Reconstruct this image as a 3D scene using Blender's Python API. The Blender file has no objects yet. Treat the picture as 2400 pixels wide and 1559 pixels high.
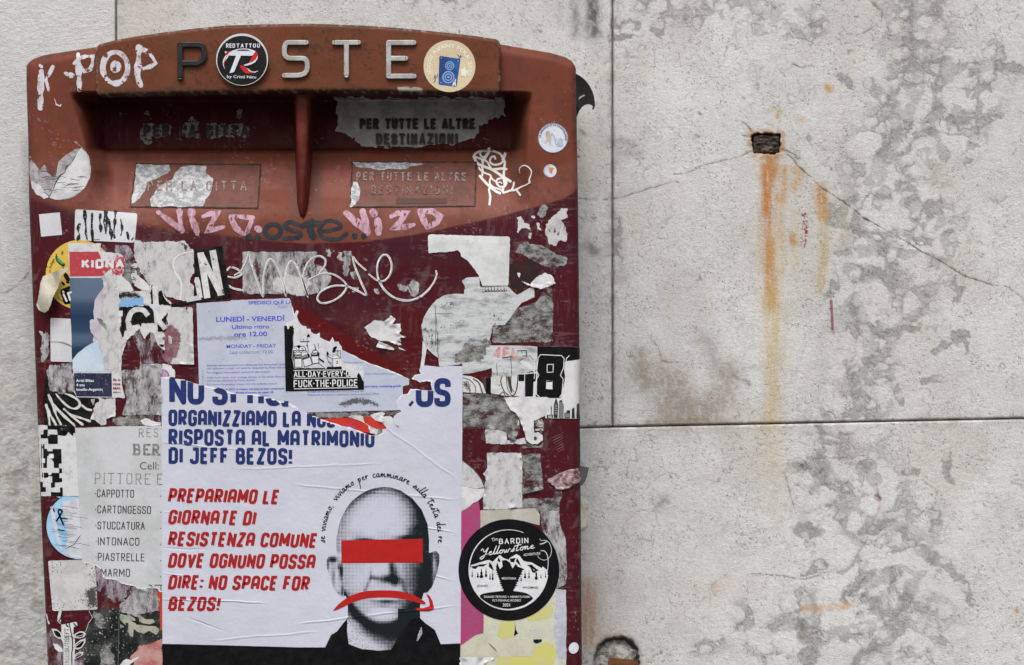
import bpy, bmesh, math, random
import numpy as np
from mathutils import Vector
from mathutils.geometry import tessellate_polygon

random.seed(7)
rng = np.random.default_rng(11)
R = math.radians
scene = bpy.context.scene

# ------------------------------------------------------------------ camera, light, exposure
S = 0.000372          # metres per photo pixel on the front of the mailbox
D = 1.25              # camera to the front of the mailbox
ZC = 1.15             # camera height
cam_d = bpy.data.cameras.new("camera")
cam_d.sensor_width = 36.0
cam_d.lens = 36.0 * D / (2400 * S)
cam_d.clip_start = 0.05
cam_d.clip_end = 200.0
cam = bpy.data.objects.new("camera", cam_d)
cam.location = (0, -D, ZC)
cam.rotation_euler = (R(90), 0, 0)
scene.collection.objects.link(cam)
scene.camera = cam

world = bpy.data.worlds.new("World")
scene.world = world
world.use_nodes = True
wn = world.node_tree
wn.nodes.clear()
sky = wn.nodes.new("ShaderNodeTexSky")
sky.sky_type = 'NISHITA'
sky.sun_disc = False
SUN = Vector((-0.14, -0.85, 1.35)).normalized()
sky.sun_elevation = math.asin(SUN.z)
sky.sun_rotation = math.atan2(SUN.x, SUN.y)
sky.air_density = 1.0
sky.dust_density = 6.0
sky.ozone_density = 0.6
hs = wn.nodes.new("ShaderNodeHueSaturation")
hs.inputs['Saturation'].default_value = 0.22
bg = wn.nodes.new("ShaderNodeBackground")
bg.inputs['Strength'].default_value = 0.15
wo = wn.nodes.new("ShaderNodeOutputWorld")
wn.links.new(sky.outputs[0], hs.inputs['Color'])
wn.links.new(hs.outputs[0], bg.inputs[0])
wn.links.new(bg.outputs[0], wo.inputs[0])

sun_d = bpy.data.lights.new("sun", 'SUN')
sun_d.energy = 1.45
sun_d.angle = R(24)
sun_d.color = (1.0, 0.985, 0.96)
sun = bpy.data.objects.new("sun", sun_d)
sun.rotation_euler = SUN.to_track_quat('Z', 'Y').to_euler()
scene.collection.objects.link(sun)

scene.view_settings.view_transform = 'Standard'
scene.view_settings.look = 'None'
scene.view_settings.exposure = 0.14
scene.view_settings.gamma = 1.0
scene.view_settings.use_curve_mapping = False
scene.render.film_transparent = False

# ------------------------------------------------------------------ noise
def _h(ix, iy, s):
    a = (ix.astype(np.int64) * 374761393 + iy.astype(np.int64) * 668265263 + s * 1274126177) & 0xFFFFFFFF
    a = ((a ^ (a >> 13)) * 1274126177) & 0xFFFFFFFF
    return ((a ^ (a >> 16)) & 0xFFFF) / 65535.0

def vnoise(x, y, s=0):
    x = np.asarray(x, float); y = np.asarray(y, float)
    ix = np.floor(x); iy = np.floor(y); fx = x - ix; fy = y - iy
    fx = fx * fx * fx * (fx * (fx * 6 - 15) + 10); fy = fy * fy * fy * (fy * (fy * 6 - 15) + 10)
    a = _h(ix, iy, s); b = _h(ix + 1, iy, s); c = _h(ix, iy + 1, s); d = _h(ix + 1, iy + 1, s)
    return a + (b - a) * fx + (c - a) * fy + (a - b - c + d) * fx * fy

def fbm(x, y, s=0, o=4):
    r = 0; a = 0.5; t = 0
    for i in range(o):
        r = r + a * vnoise(x * 2 ** i + i * 17.3, y * 2 ** i - i * 9.1, s + i * 31); t += a; a *= 0.55
    return r / t

def sst(a, b, x):
    t = np.clip((np.asarray(x, float) - a) / (b - a), 0, 1)
    return t * t * (3 - 2 * t)

def clasts(x, y, cell, s, rmin, rmax):
    gx = x / cell; gy = y / cell; ix = np.floor(gx); iy = np.floor(gy)
    best = np.full(np.shape(x), -9.0)
    for dx in (-1, 0, 1):
        for dy in (-1, 0, 1):
            jx = ix + dx; jy = iy + dy
            cx = jx + 0.15 + 0.7 * _h(jx, jy, s); cy = jy + 0.15 + 0.7 * _h(jx, jy, s + 5)
            r = rmin + (rmax - rmin) * _h(jx, jy, s + 9); e = 0.75 + 0.5 * _h(jx, jy, s + 13)
            an = 3.14 * _h(jx, jy, s + 17); u = gx - cx; v = gy - cy
            uu = (u * np.cos(an) + v * np.sin(an)) * e; vv = (-u * np.sin(an) + v * np.cos(an)) / e
            best = np.maximum(best, (r - np.sqrt(uu * uu + vv * vv)) * cell)
    return best

def segdist(x, y, pts, widths=None):
    best = np.full(np.shape(x), 1e9)
    for i in range(len(pts) - 1):
        ax, ay = pts[i][:2]; bx, by = pts[i + 1][:2]
        dx = bx - ax; dy = by - ay; L = dx * dx + dy * dy + 1e-9
        t = np.clip(((x - ax) * dx + (y - ay) * dy) / L, 0, 1)
        d = np.hypot(x - ax - t * dx, y - ay - t * dy)
        if widths is not None:
            d = d / (widths[i] + (widths[i + 1] - widths[i]) * t)
        best = np.minimum(best, d)
    return best

def polysd(x, y, poly):
    """signed distance, positive inside"""
    d = segdist(x, y, list(poly) + [poly[0]])
    ins = np.zeros(np.shape(x), bool)
    n = len(poly)
    for i in range(n):
        x1, y1 = poly[i]; x2, y2 = poly[(i + 1) % n]
        if y1 == y2: continue
        c = ((y1 > y) != (y2 > y)) & (x < (x2 - x1) * (y - y1) / (y2 - y1) + x1)
        ins ^= c
    return np.where(ins, d, -d)

# ------------------------------------------------------------------ photo measures to places
REG = dict(A=(0, 0, .31048), B=(700, 0, .31048), C=(50, 440, .23286), D=(550, 440, .23286), E=(920, 440, .23286),
           F=(50, 740, .23286), G=(430, 690, .23286), H=(920, 740, .23286), I=(50, 960, .25873), J=(50, 1200, .23226),
           K=(700, 1080, .30988), L=(1040, 1080, .30988), W=(1300, 0, .46257), V=(1300, 715, .5459), U=(1640, 250, .25872),
           X=(0, 0, .5172), M=(1095, 330, .10996), N=(500, 70, .09056), O=(660, 760, .12605), Q=(100, 1420, .12605))

def T(r, pts):
    ox, oy, s = REG[r]
    return [(ox + s * p[0], oy + s * p[1]) for p in pts]

def P(x, y, Y):
    """a place seen at (x, y) in the photo, at distance Y behind the front of the box"""
    k = (D + Y) / D
    return np.stack([(np.asarray(x) - 1200) * S * k, np.asarray(Y) + 0 * np.asarray(x), ZC - (np.asarray(y) - 779.5) * S * k], -1)

def Pt(x, y, Y):
    return Vector(P(np.array(float(x)), np.array(float(y)), np.array(float(Y))))

LX = ([-200, 155, 200, 326, 470, 780, 1000, 1200, 1420, 1559, 2100], [64, 62, 62, 66, 68, 80, 89, 96, 106, 112, 136])
RX = ([-200, 200, 480, 800, 1559, 2100], [1349, 1350, 1355, 1358, 1364, 1369])
def left(y): return np.interp(y, *LX)
def right(y): return np.interp(y, *RX)
TOPX = [60, 63, 70, 81, 100, 124, 224, 276, 385, 528, 720, 855, 1041, 1173, 1290, 1325, 1340, 1348, 1352]
TOPY = [166, 156, 146, 138, 131, 126, 111, 106, 95, 84, 76, 80, 92, 104, 124, 134, 143, 155, 168]
def top(x): return np.interp(x, TOPX, TOPY)

PLATE = -0.012
PROF_Y = np.linspace(360, 570, 60)
_pd = np.interp(np.linspace(300, 630, 241), [300, 360, 500, 570, 630], [.0745, .052, .0035, 0, 0]); _pd = np.convolve(np.pad(_pd, 20, 'edge'), np.ones(41) / 41, 'valid')
PROF_D = np.interp(PROF_Y, np.linspace(300, 630, 241), _pd)
PROF_Y = np.concatenate([[214, 217, 232, 236, 350, 352], PROF_Y]); PROF_D = np.concatenate([[0, .004, .070, .074, .066, .060], np.minimum(PROF_D, .056)]) * .74
def body_depth(x, y):
    x = np.asarray(x, float); y = np.asarray(y, float)
    d = np.minimum(x - left(y), (right(y) - x) * 1.25)
    d = np.minimum(d, (y - top(x)) * 1.0)
    r = 24.0
    q = np.clip(1 - d / r, 0, 1)
    edge = 0.008 * (1 - np.sqrt(np.clip(1 - q * q, 0, 1)))
    prof = np.interp(y, PROF_Y, PROF_D)
    xl = np.interp(y, [214, 250, 340, 400, 520], [158, 168, 196, 206, 190])
    wl = np.interp(y, [214, 260, 340, 520], [60, 74, 52, 90])
    xr = np.interp(y, [214, 300, 400, 520], [1254, 1240, 1240, 1270])
    wr = np.interp(y, [214, 300, 350, 520], [52, 40, 45, 90])
    sx = sst(0, 1, (x - xl) / wl) * sst(0, 1, (xr - x) / wr)
    return edge + prof * sx

def surf(x, y, base=None):
    if base is None: return body_depth(x, y)
    return np.zeros(np.shape(x)) + base

# ------------------------------------------------------------------ materials
def _ramp(nt, fac, a, b, smooth=True):
    m = nt.nodes.new("ShaderNodeMapRange")
    m.interpolation_type = 'SMOOTHSTEP' if smooth else 'LINEAR'
    m.inputs['From Min'].default_value = a; m.inputs['From Max'].default_value = b
    nt.links.new(fac, m.inputs['Value'])
    return m.outputs[0]

def _noise(nt, vec, scale, detail=3, rough=.55, sc=None, off=0):
    n = nt.nodes.new("ShaderNodeTexNoise")
    n.inputs['Scale'].default_value = scale; n.inputs['Detail'].default_value = detail; n.inputs['Roughness'].default_value = rough
    mp = nt.nodes.new("ShaderNodeMapping")
    mp.inputs['Scale'].default_value = sc or (1, 1, 1)
    mp.inputs['Location'].default_value = (off, off * .7, off * 1.3)
    nt.links.new(vec, mp.inputs[0]); nt.links.new(mp.outputs[0], n.inputs['Vector'])
    return n.outputs[0]

def _mixc(nt, fac, a, b):
    m = nt.nodes.new("ShaderNodeMix"); m.data_type = 'RGBA'
    for s, v in ((0, fac), (6, a), (7, b)):
        if isinstance(v, (int, float)): m.inputs[s].default_value = v
        elif isinstance(v, tuple): m.inputs[s].default_value = (*v[:3], 1)
        else: nt.links.new(v, m.inputs[s])
    return m.outputs[2]

def _math(nt, op, a, b):
    m = nt.nodes.new("ShaderNodeMath"); m.operation = op
    for i, v in enumerate((a, b)):
        if isinstance(v, (int, float)): m.inputs[i].default_value = v
        else: nt.links.new(v, m.inputs[i])
    return m.outputs[0]

FOLDS = [(377, 1036, 570, 1056, 3.0, 1.6), (380, 1284, 500, 1290, 2.6, -1.4), (690, 1136, 1083, 1172, 4., 1.2), (380, 1404, 640, 1414, 3., 2.2), (380, 1198, 430, 1208, 2.5, 1.8),
         (700, 1462, 1083, 1418, 4., 1.5), (440, 1448, 540, 1482, 3., -1.5), (880, 985, 1083, 1130, 4.5, 1.1), (985, 1236, 1082, 1250, 3., 2.0), (380, 1343, 470, 1352, 2.6, 1.4), (1000, 1346, 1080, 1366, 3., 1.6), (560, 1100, 900, 1086, 4., .9), (500, 1500, 760, 1480, 4., 1.)]
def fold_height(nt, pos, folds):
    """height of a few long creases pressed into the sheet"""
    sp = nt.nodes.new("ShaderNodeSeparateXYZ"); nt.links.new(pos, sp.inputs[0]); X, Z = sp.outputs[0], sp.outputs[2]
    wob = _math(nt, 'MULTIPLY', _math(nt, 'SUBTRACT', _noise(nt, pos, 40, 2), .5), .0035); tot = None
    for x0, y0, x1, y1, w, hgt in folds:
        ax, az = (x0 - 1200) * S, ZC - (y0 - 779.5) * S; bx, bz = (x1 - 1200) * S, ZC - (y1 - 779.5) * S
        L = math.hypot(bx - ax, bz - az); ux, uz = (bx - ax) / L, (bz - az) / L
        def dot(cx, cz, k): return _math(nt, 'ADD', _math(nt, 'ADD', _math(nt, 'MULTIPLY', X, cx), _math(nt, 'MULTIPLY', Z, cz)), k)
        d = _math(nt, 'ABSOLUTE', _math(nt, 'ADD', dot(-uz, ux, uz * ax - ux * az), wob), 0); t = dot(ux, uz, -(ux * ax + uz * az))
        r = _math(nt, 'SUBTRACT', 1.0, _ramp(nt, d, 0, w * S)); e = _math(nt, 'MULTIPLY', _ramp(nt, t, -.004, .012), _math(nt, 'SUBTRACT', 1.0, _ramp(nt, t, L - .02, L)))
        v = _math(nt, 'MULTIPLY', _math(nt, 'MULTIPLY', r, e), hgt * .11); tot = v if tot is None else _math(nt, 'ADD', tot, v)
    return tot

MATS = {}
def mat(name, col, col2=None, rough=.7, spec=.14, mscale=110, mlo=.42, mhi=.62, mdet=5, mrough=.62, specks=0., sscale=900, speckcol=(.03, .03, .03),
        attr=None, alpha=None, fuzz=.5, fscale=420, thin=None, thscale=90, wear=0., wscale=500, bump=.25, bscale=260, bdist=.0006, fine=.0, metal=0., stretch=None, seed=0.,
        crease=0., coat=0., folds=None):
    if name in MATS: return MATS[name]
    m = bpy.data.materials.new(name); m.use_nodes = True
    nt = m.node_tree; nt.nodes.clear()
    out = nt.nodes.new("ShaderNodeOutputMaterial")
    b = nt.nodes.new("ShaderNodeBsdfPrincipled")
    b.inputs['Roughness'].default_value = rough
    b.inputs['Specular IOR Level'].default_value = spec
    b.inputs['Metallic'].default_value = metal
    b.inputs['Coat Weight'].default_value = coat
    b.inputs['Coat Roughness'].default_value = .12
    g = nt.nodes.new("ShaderNodeNewGeometry"); pos = g.outputs['Position']
    if attr:
        a = nt.nodes.new("ShaderNodeAttribute"); a.attribute_name = attr; c = a.outputs['Color']
    else:
        c = None
    if col2 is not None:
        f = _ramp(nt, _noise(nt, pos, mscale, mdet, mrough, stretch, seed), mlo, mhi)
        c = _mixc(nt, f, c if c is not None else col, col2)
    elif c is None:
        c = _mixc(nt, 0.0, col, col)
    if specks > 0:
        f = _ramp(nt, _noise(nt, pos, sscale, 2, .5, None, seed + 3), .74 - specks * .3, .80 - specks * .3)
        f2 = _ramp(nt, _noise(nt, pos, 45, 3, .5, None, seed + 5), .4, .62)
        c = _mixc(nt, _math(nt, 'MULTIPLY', f, f2), c, speckcol)
    if fine > 0:
        n = _noise(nt, pos, 1700, 2, .6, None, seed + 8)
        n2 = _noise(nt, pos, 300, 4, .6, None, seed + 9)
        v = _math(nt, 'ADD', _math(nt, 'MULTIPLY', _math(nt, 'SUBTRACT', n, .5), fine * 2), _math(nt, 'MULTIPLY', _math(nt, 'SUBTRACT', n2, .5), fine))
        v = _math(nt, 'ADD', v, 1.0)
        vm = nt.nodes.new("ShaderNodeVectorMath"); vm.operation = 'SCALE'
        nt.links.new(c, vm.inputs[0]); nt.links.new(v, vm.inputs['Scale']); c = vm.outputs[0]
    nt.links.new(c, b.inputs['Base Color'])
    if bump > 0:
        h = _noise(nt, pos, bscale, 4, .6, stretch, seed + 1)
        if crease > 0:
            w = nt.nodes.new("ShaderNodeTexNoise"); w.noise_type = 'RIDGED_MULTIFRACTAL'; w.inputs['Scale'].default_value = 6.5
            w.inputs['Detail'].default_value = 1.6
            mp = nt.nodes.new("ShaderNodeMapping"); mp.inputs['Scale'].default_value = (.30, 1, 1.5); mp.inputs['Rotation'].default_value = (0, .35, 0)
            mp.inputs['Location'].default_value = (seed, 0, seed)
            nt.links.new(pos, mp.inputs[0]); nt.links.new(mp.outputs[0], w.inputs['Vector'])
            h = _math(nt, 'ADD', _math(nt, 'MULTIPLY', h, .35), _math(nt, 'MULTIPLY', w.outputs[0], crease))
        if folds: h = _math(nt, 'ADD', h, fold_height(nt, pos, folds))
        bn = nt.nodes.new("ShaderNodeBump"); bn.inputs['Strength'].default_value = bump; bn.inputs['Distance'].default_value = bdist
        nt.links.new(h, bn.inputs['Height']); nt.links.new(bn.outputs[0], b.inputs['Normal'])
    sh = b.outputs[0]
    al = None
    if alpha:
        a = nt.nodes.new("ShaderNodeAttribute"); a.attribute_name = alpha
        n = _noise(nt, pos, fscale, 6, .72, stretch, seed + 2)
        v = _math(nt, 'ADD', a.outputs['Fac'], _math(nt, 'MULTIPLY', _math(nt, 'SUBTRACT', n, .5), fuzz))
        al = _ramp(nt, v, .40, .60)
    if thin:
        n = _noise(nt, pos, thscale, 9, .74, stretch, seed + 6)
        al = _math(nt, 'MULTIPLY', al, _ramp(nt, n, thin[0], thin[1]))
    if wear > 0:
        n = _noise(nt, pos, wscale, 4, .65, stretch, seed + 4)
        w = _ramp(nt, n, .30 + wear * .25, .36 + wear * .25)
        al = w if al is None else _math(nt, 'MULTIPLY', al, w)
    if al is not None:
        nt.links.new(al, b.inputs['Alpha'])
    nt.links.new(sh, out.inputs['Surface'])
    MATS[name] = m
    return m

# ------------------------------------------------------------------ objects
C = scene.collection
LSTEP = 0.00018

def thing(name, label, cat, px=0, py=0, Y=0.0, group=None, world=None):
    o = bpy.data.objects.new(name, None); C.objects.link(o)
    o.location = world if world is not None else Pt(px, py, Y)
    o.empty_display_size = .01
    o['label'] = label; o['category'] = cat
    if group: o['group'] = group
    return o

def link_mesh(name, verts, faces, m, parent=None, smooth=False, attrs=None, kind=None, label=None, mats=None):
    me = bpy.data.meshes.new(name)
    v = np.asarray(verts, float).reshape(-1, 3)
    if parent is not None:
        v = v - np.array(world_loc(parent))
    if isinstance(faces, np.ndarray):
        nf, k = faces.shape
        me.vertices.add(len(v)); me.vertices.foreach_set('co', v.ravel())
        me.loops.add(nf * k); me.loops.foreach_set('vertex_index', faces.ravel().astype(np.int32))
        me.polygons.add(nf); me.polygons.foreach_set('loop_start', np.arange(0, nf * k, k, dtype=np.int32))
        me.polygons.foreach_set('loop_total', np.full(nf, k, np.int32))
        me.update(calc_edges=True); me.validate()
    else:
        me.from_pydata(v.tolist(), [], faces)
    if smooth:
        me.polygons.foreach_set('use_smooth', [True] * len(me.polygons))
    for an, (ty, data) in (attrs or {}).items():
        a = me.attributes.new(an, ty, 'POINT')
        if ty == 'FLOAT_COLOR':
            d = np.ones((len(v), 4)); d[:, :3] = data
            a.data.foreach_set('color', d.ravel())
        else:
            a.data.foreach_set('value', np.asarray(data, float).ravel())
    me.materials.append(m)
    o = bpy.data.objects.new(name, me); C.objects.link(o)
    if parent is not None: o.parent = parent
    if kind: o['kind'] = kind
    if label: o['label'] = label
    return o

def world_loc(o):
    l = Vector((0, 0, 0))
    while o is not None:
        l += o.location; o = o.parent
    return l

def grid_faces(nx, ny, keep=None):
    i = np.arange((ny - 1) * (nx - 1)); r = i // (nx - 1); c = i % (nx - 1)
    a = r * nx + c
    f = np.stack([a, a + nx, a + nx + 1, a + 1], 1)
    if keep is not None: f = f[keep.ravel()]
    return f

def compact(v, f, attrs):
    used = np.unique(f); mp = np.full(len(v), -1); mp[used] = np.arange(len(used))
    return v[used], mp[f], {k: (t, np.asarray(d)[used]) for k, (t, d) in attrs.items()}

def ragged(poly, amp=1.5, step=5, seed=1, closed=True):
    out = []; n = len(poly)
    for i in range(n if closed else n - 1):
        a = poly[i]; b = poly[(i + 1) % n]; L = math.hypot(b[0] - a[0], b[1] - a[1]); k = max(1, int(L / step))
        for j in range(k):
            t = j / k; x = a[0] + (b[0] - a[0]) * t; y = a[1] + (b[1] - a[1]) * t
            dx = (float(fbm(x / 9 + seed, y / 9, seed, 3)) - .5) * 2 * amp; dy = (float(fbm(x / 9, y / 9 + seed, seed + 50, 3)) - .5) * 2 * amp
            out.append((x + dx, y + dy))
    return out

def roundrect(pts, r=4, n=4):
    out = []; N = len(pts)
    for i in range(N):
        a = np.array(pts[i - 1], float); b = np.array(pts[i], float); c = np.array(pts[(i + 1) % N], float)
        u = (a - b); lu = np.linalg.norm(u); u /= lu; v = (c - b); lv = np.linalg.norm(v); v /= lv
        rr = min(r, lu * .49, lv * .49)
        p = b + u * rr; q = b + v * rr
        for j in range(n + 1):
            t = j / n
            out.append(tuple((1 - t) ** 2 * p + 2 * t * (1 - t) * b + t * t * q))
    return out

def circle(cx, cy, r, n=48, ry=None, rot=0, a0=0, a1=360):
    ry = r if ry is None else ry; c = math.cos(R(rot)); s = math.sin(R(rot)); o = []
    full = abs(a1 - a0) >= 360
    for i in range(n if full else n + 1):
        a = R(a0 + (a1 - a0) * i / n); x = r * math.cos(a); y = ry * math.sin(a)
        o.append((cx + x * c - y * s, cy + x * s + y * c))
    return o

def tess(loops):
    vs = [[Vector((p[0], p[1], 0)) for p in l] for l in loops]
    return tessellate_polygon(vs)

def curved_sheet(parent, name, pts, m, level, label, kind, step=7.):
    step = min(step, max(2.5, (max(p[0] for p in pts) - min(p[0] for p in pts)) / 9))
    bm = bmesh.new(); vs = [bm.verts.new((p[0], p[1], 0)) for p in pts]
    for t in tess([pts]):
        try: bm.faces.new([vs[i] for i in t])
        except ValueError: pass
    xs = [p[0] for p in pts]; ys = [p[1] for p in pts]
    for lo_, hi_, ax in ((min(xs), max(xs), 0), (min(ys), min(max(ys), 1640), 1)):
        q = lo_ + step
        while q < hi_:
            co = (q, 0, 0) if ax == 0 else (0, q, 0); no = (1, 0, 0) if ax == 0 else (0, 1, 0)
            # cut only where the surface bends
            if ax == 0: cc = body_depth(np.full(9, q), np.linspace(min(ys), min(max(ys), 1640), 9))
            else: cc = body_depth(np.linspace(min(xs), max(xs), 9), np.full(9, q))
            if cc.max() > 1e-4 or int((q - lo_) / step) % 6 == 0:
                bmesh.ops.bisect_plane(bm, geom=bm.verts[:] + bm.edges[:] + bm.faces[:], plane_co=co, plane_no=no, dist=1e-4)
            q += step
    bm.verts.index_update()
    x = np.array([v.co.x for v in bm.verts]); y = np.array([v.co.y for v in bm.verts]); fs = [[v.index for v in f.verts] for f in bm.faces]; bm.free()
    w3 = P(x, y, body_depth(x, y) - level * LSTEP); f2 = []
    for f in fs:
        nn = 0
        for i in range(1, len(f) - 1): nn += np.cross(w3[f[i]] - w3[f[0]], w3[f[i + 1]] - w3[f[0]])[1]
        f2.append(tuple(f) if nn < 0 else tuple(f[::-1]))
    return link_mesh(name, w3, f2, m, parent, smooth=True, label=label, kind=kind)

def sheet(parent, name, loops, m, level=1., thick=.0002, base=None, label=None, kind=None, dy=0.):
    """a flat piece of paper or film lying on the surface; loops[0] outline, others holes"""
    if isinstance(loops[0][0], (int, float)): loops = [loops]
    pts = [p for l in loops for p in l]
    x = np.array([p[0] for p in pts], float); y = np.array([p[1] for p in pts], float)
    if base is None and len(loops) == 1:
        cx_, cy_ = np.meshgrid(np.linspace(x.min(), x.max(), 12), np.linspace(y.min(), min(y.max(), 1640), 12)); cd = body_depth(cx_, cy_)
        if cd.max() - cd.min() > 1.5e-4: return curved_sheet(parent, name, pts, m, level, label, kind)
    Y = surf(x, y, base) - level * LSTEP - dy
    top_v = P(x, y, Y); n = len(pts)
    faces = [tuple(t) for t in tess(loops)]
    # orient to the camera
    f2 = []
    for t in faces:
        a, b, c = (top_v[i] for i in t)
        nn = np.cross(b - a, c - a)
        f2.append(t if nn[1] < 0 else t[::-1])
    verts = top_v
    if thick > 0:
        verts = np.concatenate([top_v, P(x, y, Y + thick)])
        k = 0
        for l in loops:
            L = len(l)
            for i in range(L):
                a = k + i; b = k + (i + 1) % L
                f2.append((a, b, b + n, a + n))
            k += L
    return link_mesh(name, verts, f2, m, parent, label=label, kind=kind)

def patch(parent, name, poly, m, level=1., step=2.5, soft=3., namp=4., nscale=14., seed=1, base=None, holes=(), label=None, extra=None, kind=None, pad=None, lift=None):
    """torn paper or residue draped on the surface, edge given by coverage"""
    polys = [poly] if isinstance(poly[0][0], (int, float)) else poly
    xs = [p[0] for q in polys for p in q]; ys = [p[1] for q in polys for p in q]
    pad = namp + soft + 2 if pad is None else pad
    x0, x1, y0, y1 = min(xs) - pad, max(xs) + pad, min(ys) - pad, max(ys) + pad
    nx = max(3, int((x1 - x0) / step) + 1); ny = max(3, int((y1 - y0) / step) + 1)
    gx, gy = np.meshgrid(np.linspace(x0, x1, nx), np.linspace(y0, y1, ny))
    sd = np.full(gx.shape, -1e9)
    for q in polys: sd = np.maximum(sd, polysd(gx, gy, q))
    for h in holes: sd = np.minimum(sd, -polysd(gx, gy, h))
    nz = (fbm(gx / nscale + seed * 3.7, gy / nscale - seed * 1.3, seed, 4) - .5) * 2
    cov = .5 + (sd + nz * namp) / (2 * soft)
    cov = np.clip(cov, -.3, 1.5)
    cq = np.maximum(np.maximum(cov[:-1, :-1], cov[1:, :-1]), np.maximum(cov[:-1, 1:], cov[1:, 1:]))
    f = grid_faces(nx, ny, cq > .12)
    if len(f) == 0: return None
    x = gx.ravel(); y = gy.ravel()
    Y = surf(x, y, base) - level * LSTEP
    if lift is not None: Y = Y - lift(x, y)
    at = {'cov': ('FLOAT', cov.ravel())}
    if extra: at.update(extra(x, y))
    v, f, at = compact(P(x, y, Y), f, at)
    return link_mesh(name, v, f, m, parent, smooth=True, attrs=at, label=label, kind=kind)

def cr(pts, n=6, closed=False):
    p = [np.array(q[:2], float) for q in pts]; out = []
    N = len(p)
    for i in range(N if closed else N - 1):
        a = p[(i - 1) % N] if closed or i > 0 else p[0] * 2 - p[1]
        b = p[i]; c = p[(i + 1) % N]
        d = p[(i + 2) % N] if closed or i + 2 < N else c * 2 - b
        for j in range(n):
            t = j / n
            out.append(tuple(.5 * ((2 * b) + (c - a) * t + (2 * a - 5 * b + 4 * c - d) * t * t + (3 * b - a - 3 * c + d) * t ** 3)))
    if not closed: out.append(tuple(p[-1]))
    return out

def resample(pts, step):
    out = [pts[0]]
    for i in range(len(pts) - 1):
        a = pts[i]; b = pts[i + 1]; L = math.hypot(b[0] - a[0], b[1] - a[1]); k = max(1, int(L / step + .5))
        for j in range(1, k + 1):
            out.append((a[0] + (b[0] - a[0]) * j / k, a[1] + (b[1] - a[1]) * j / k))
    return out

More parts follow.
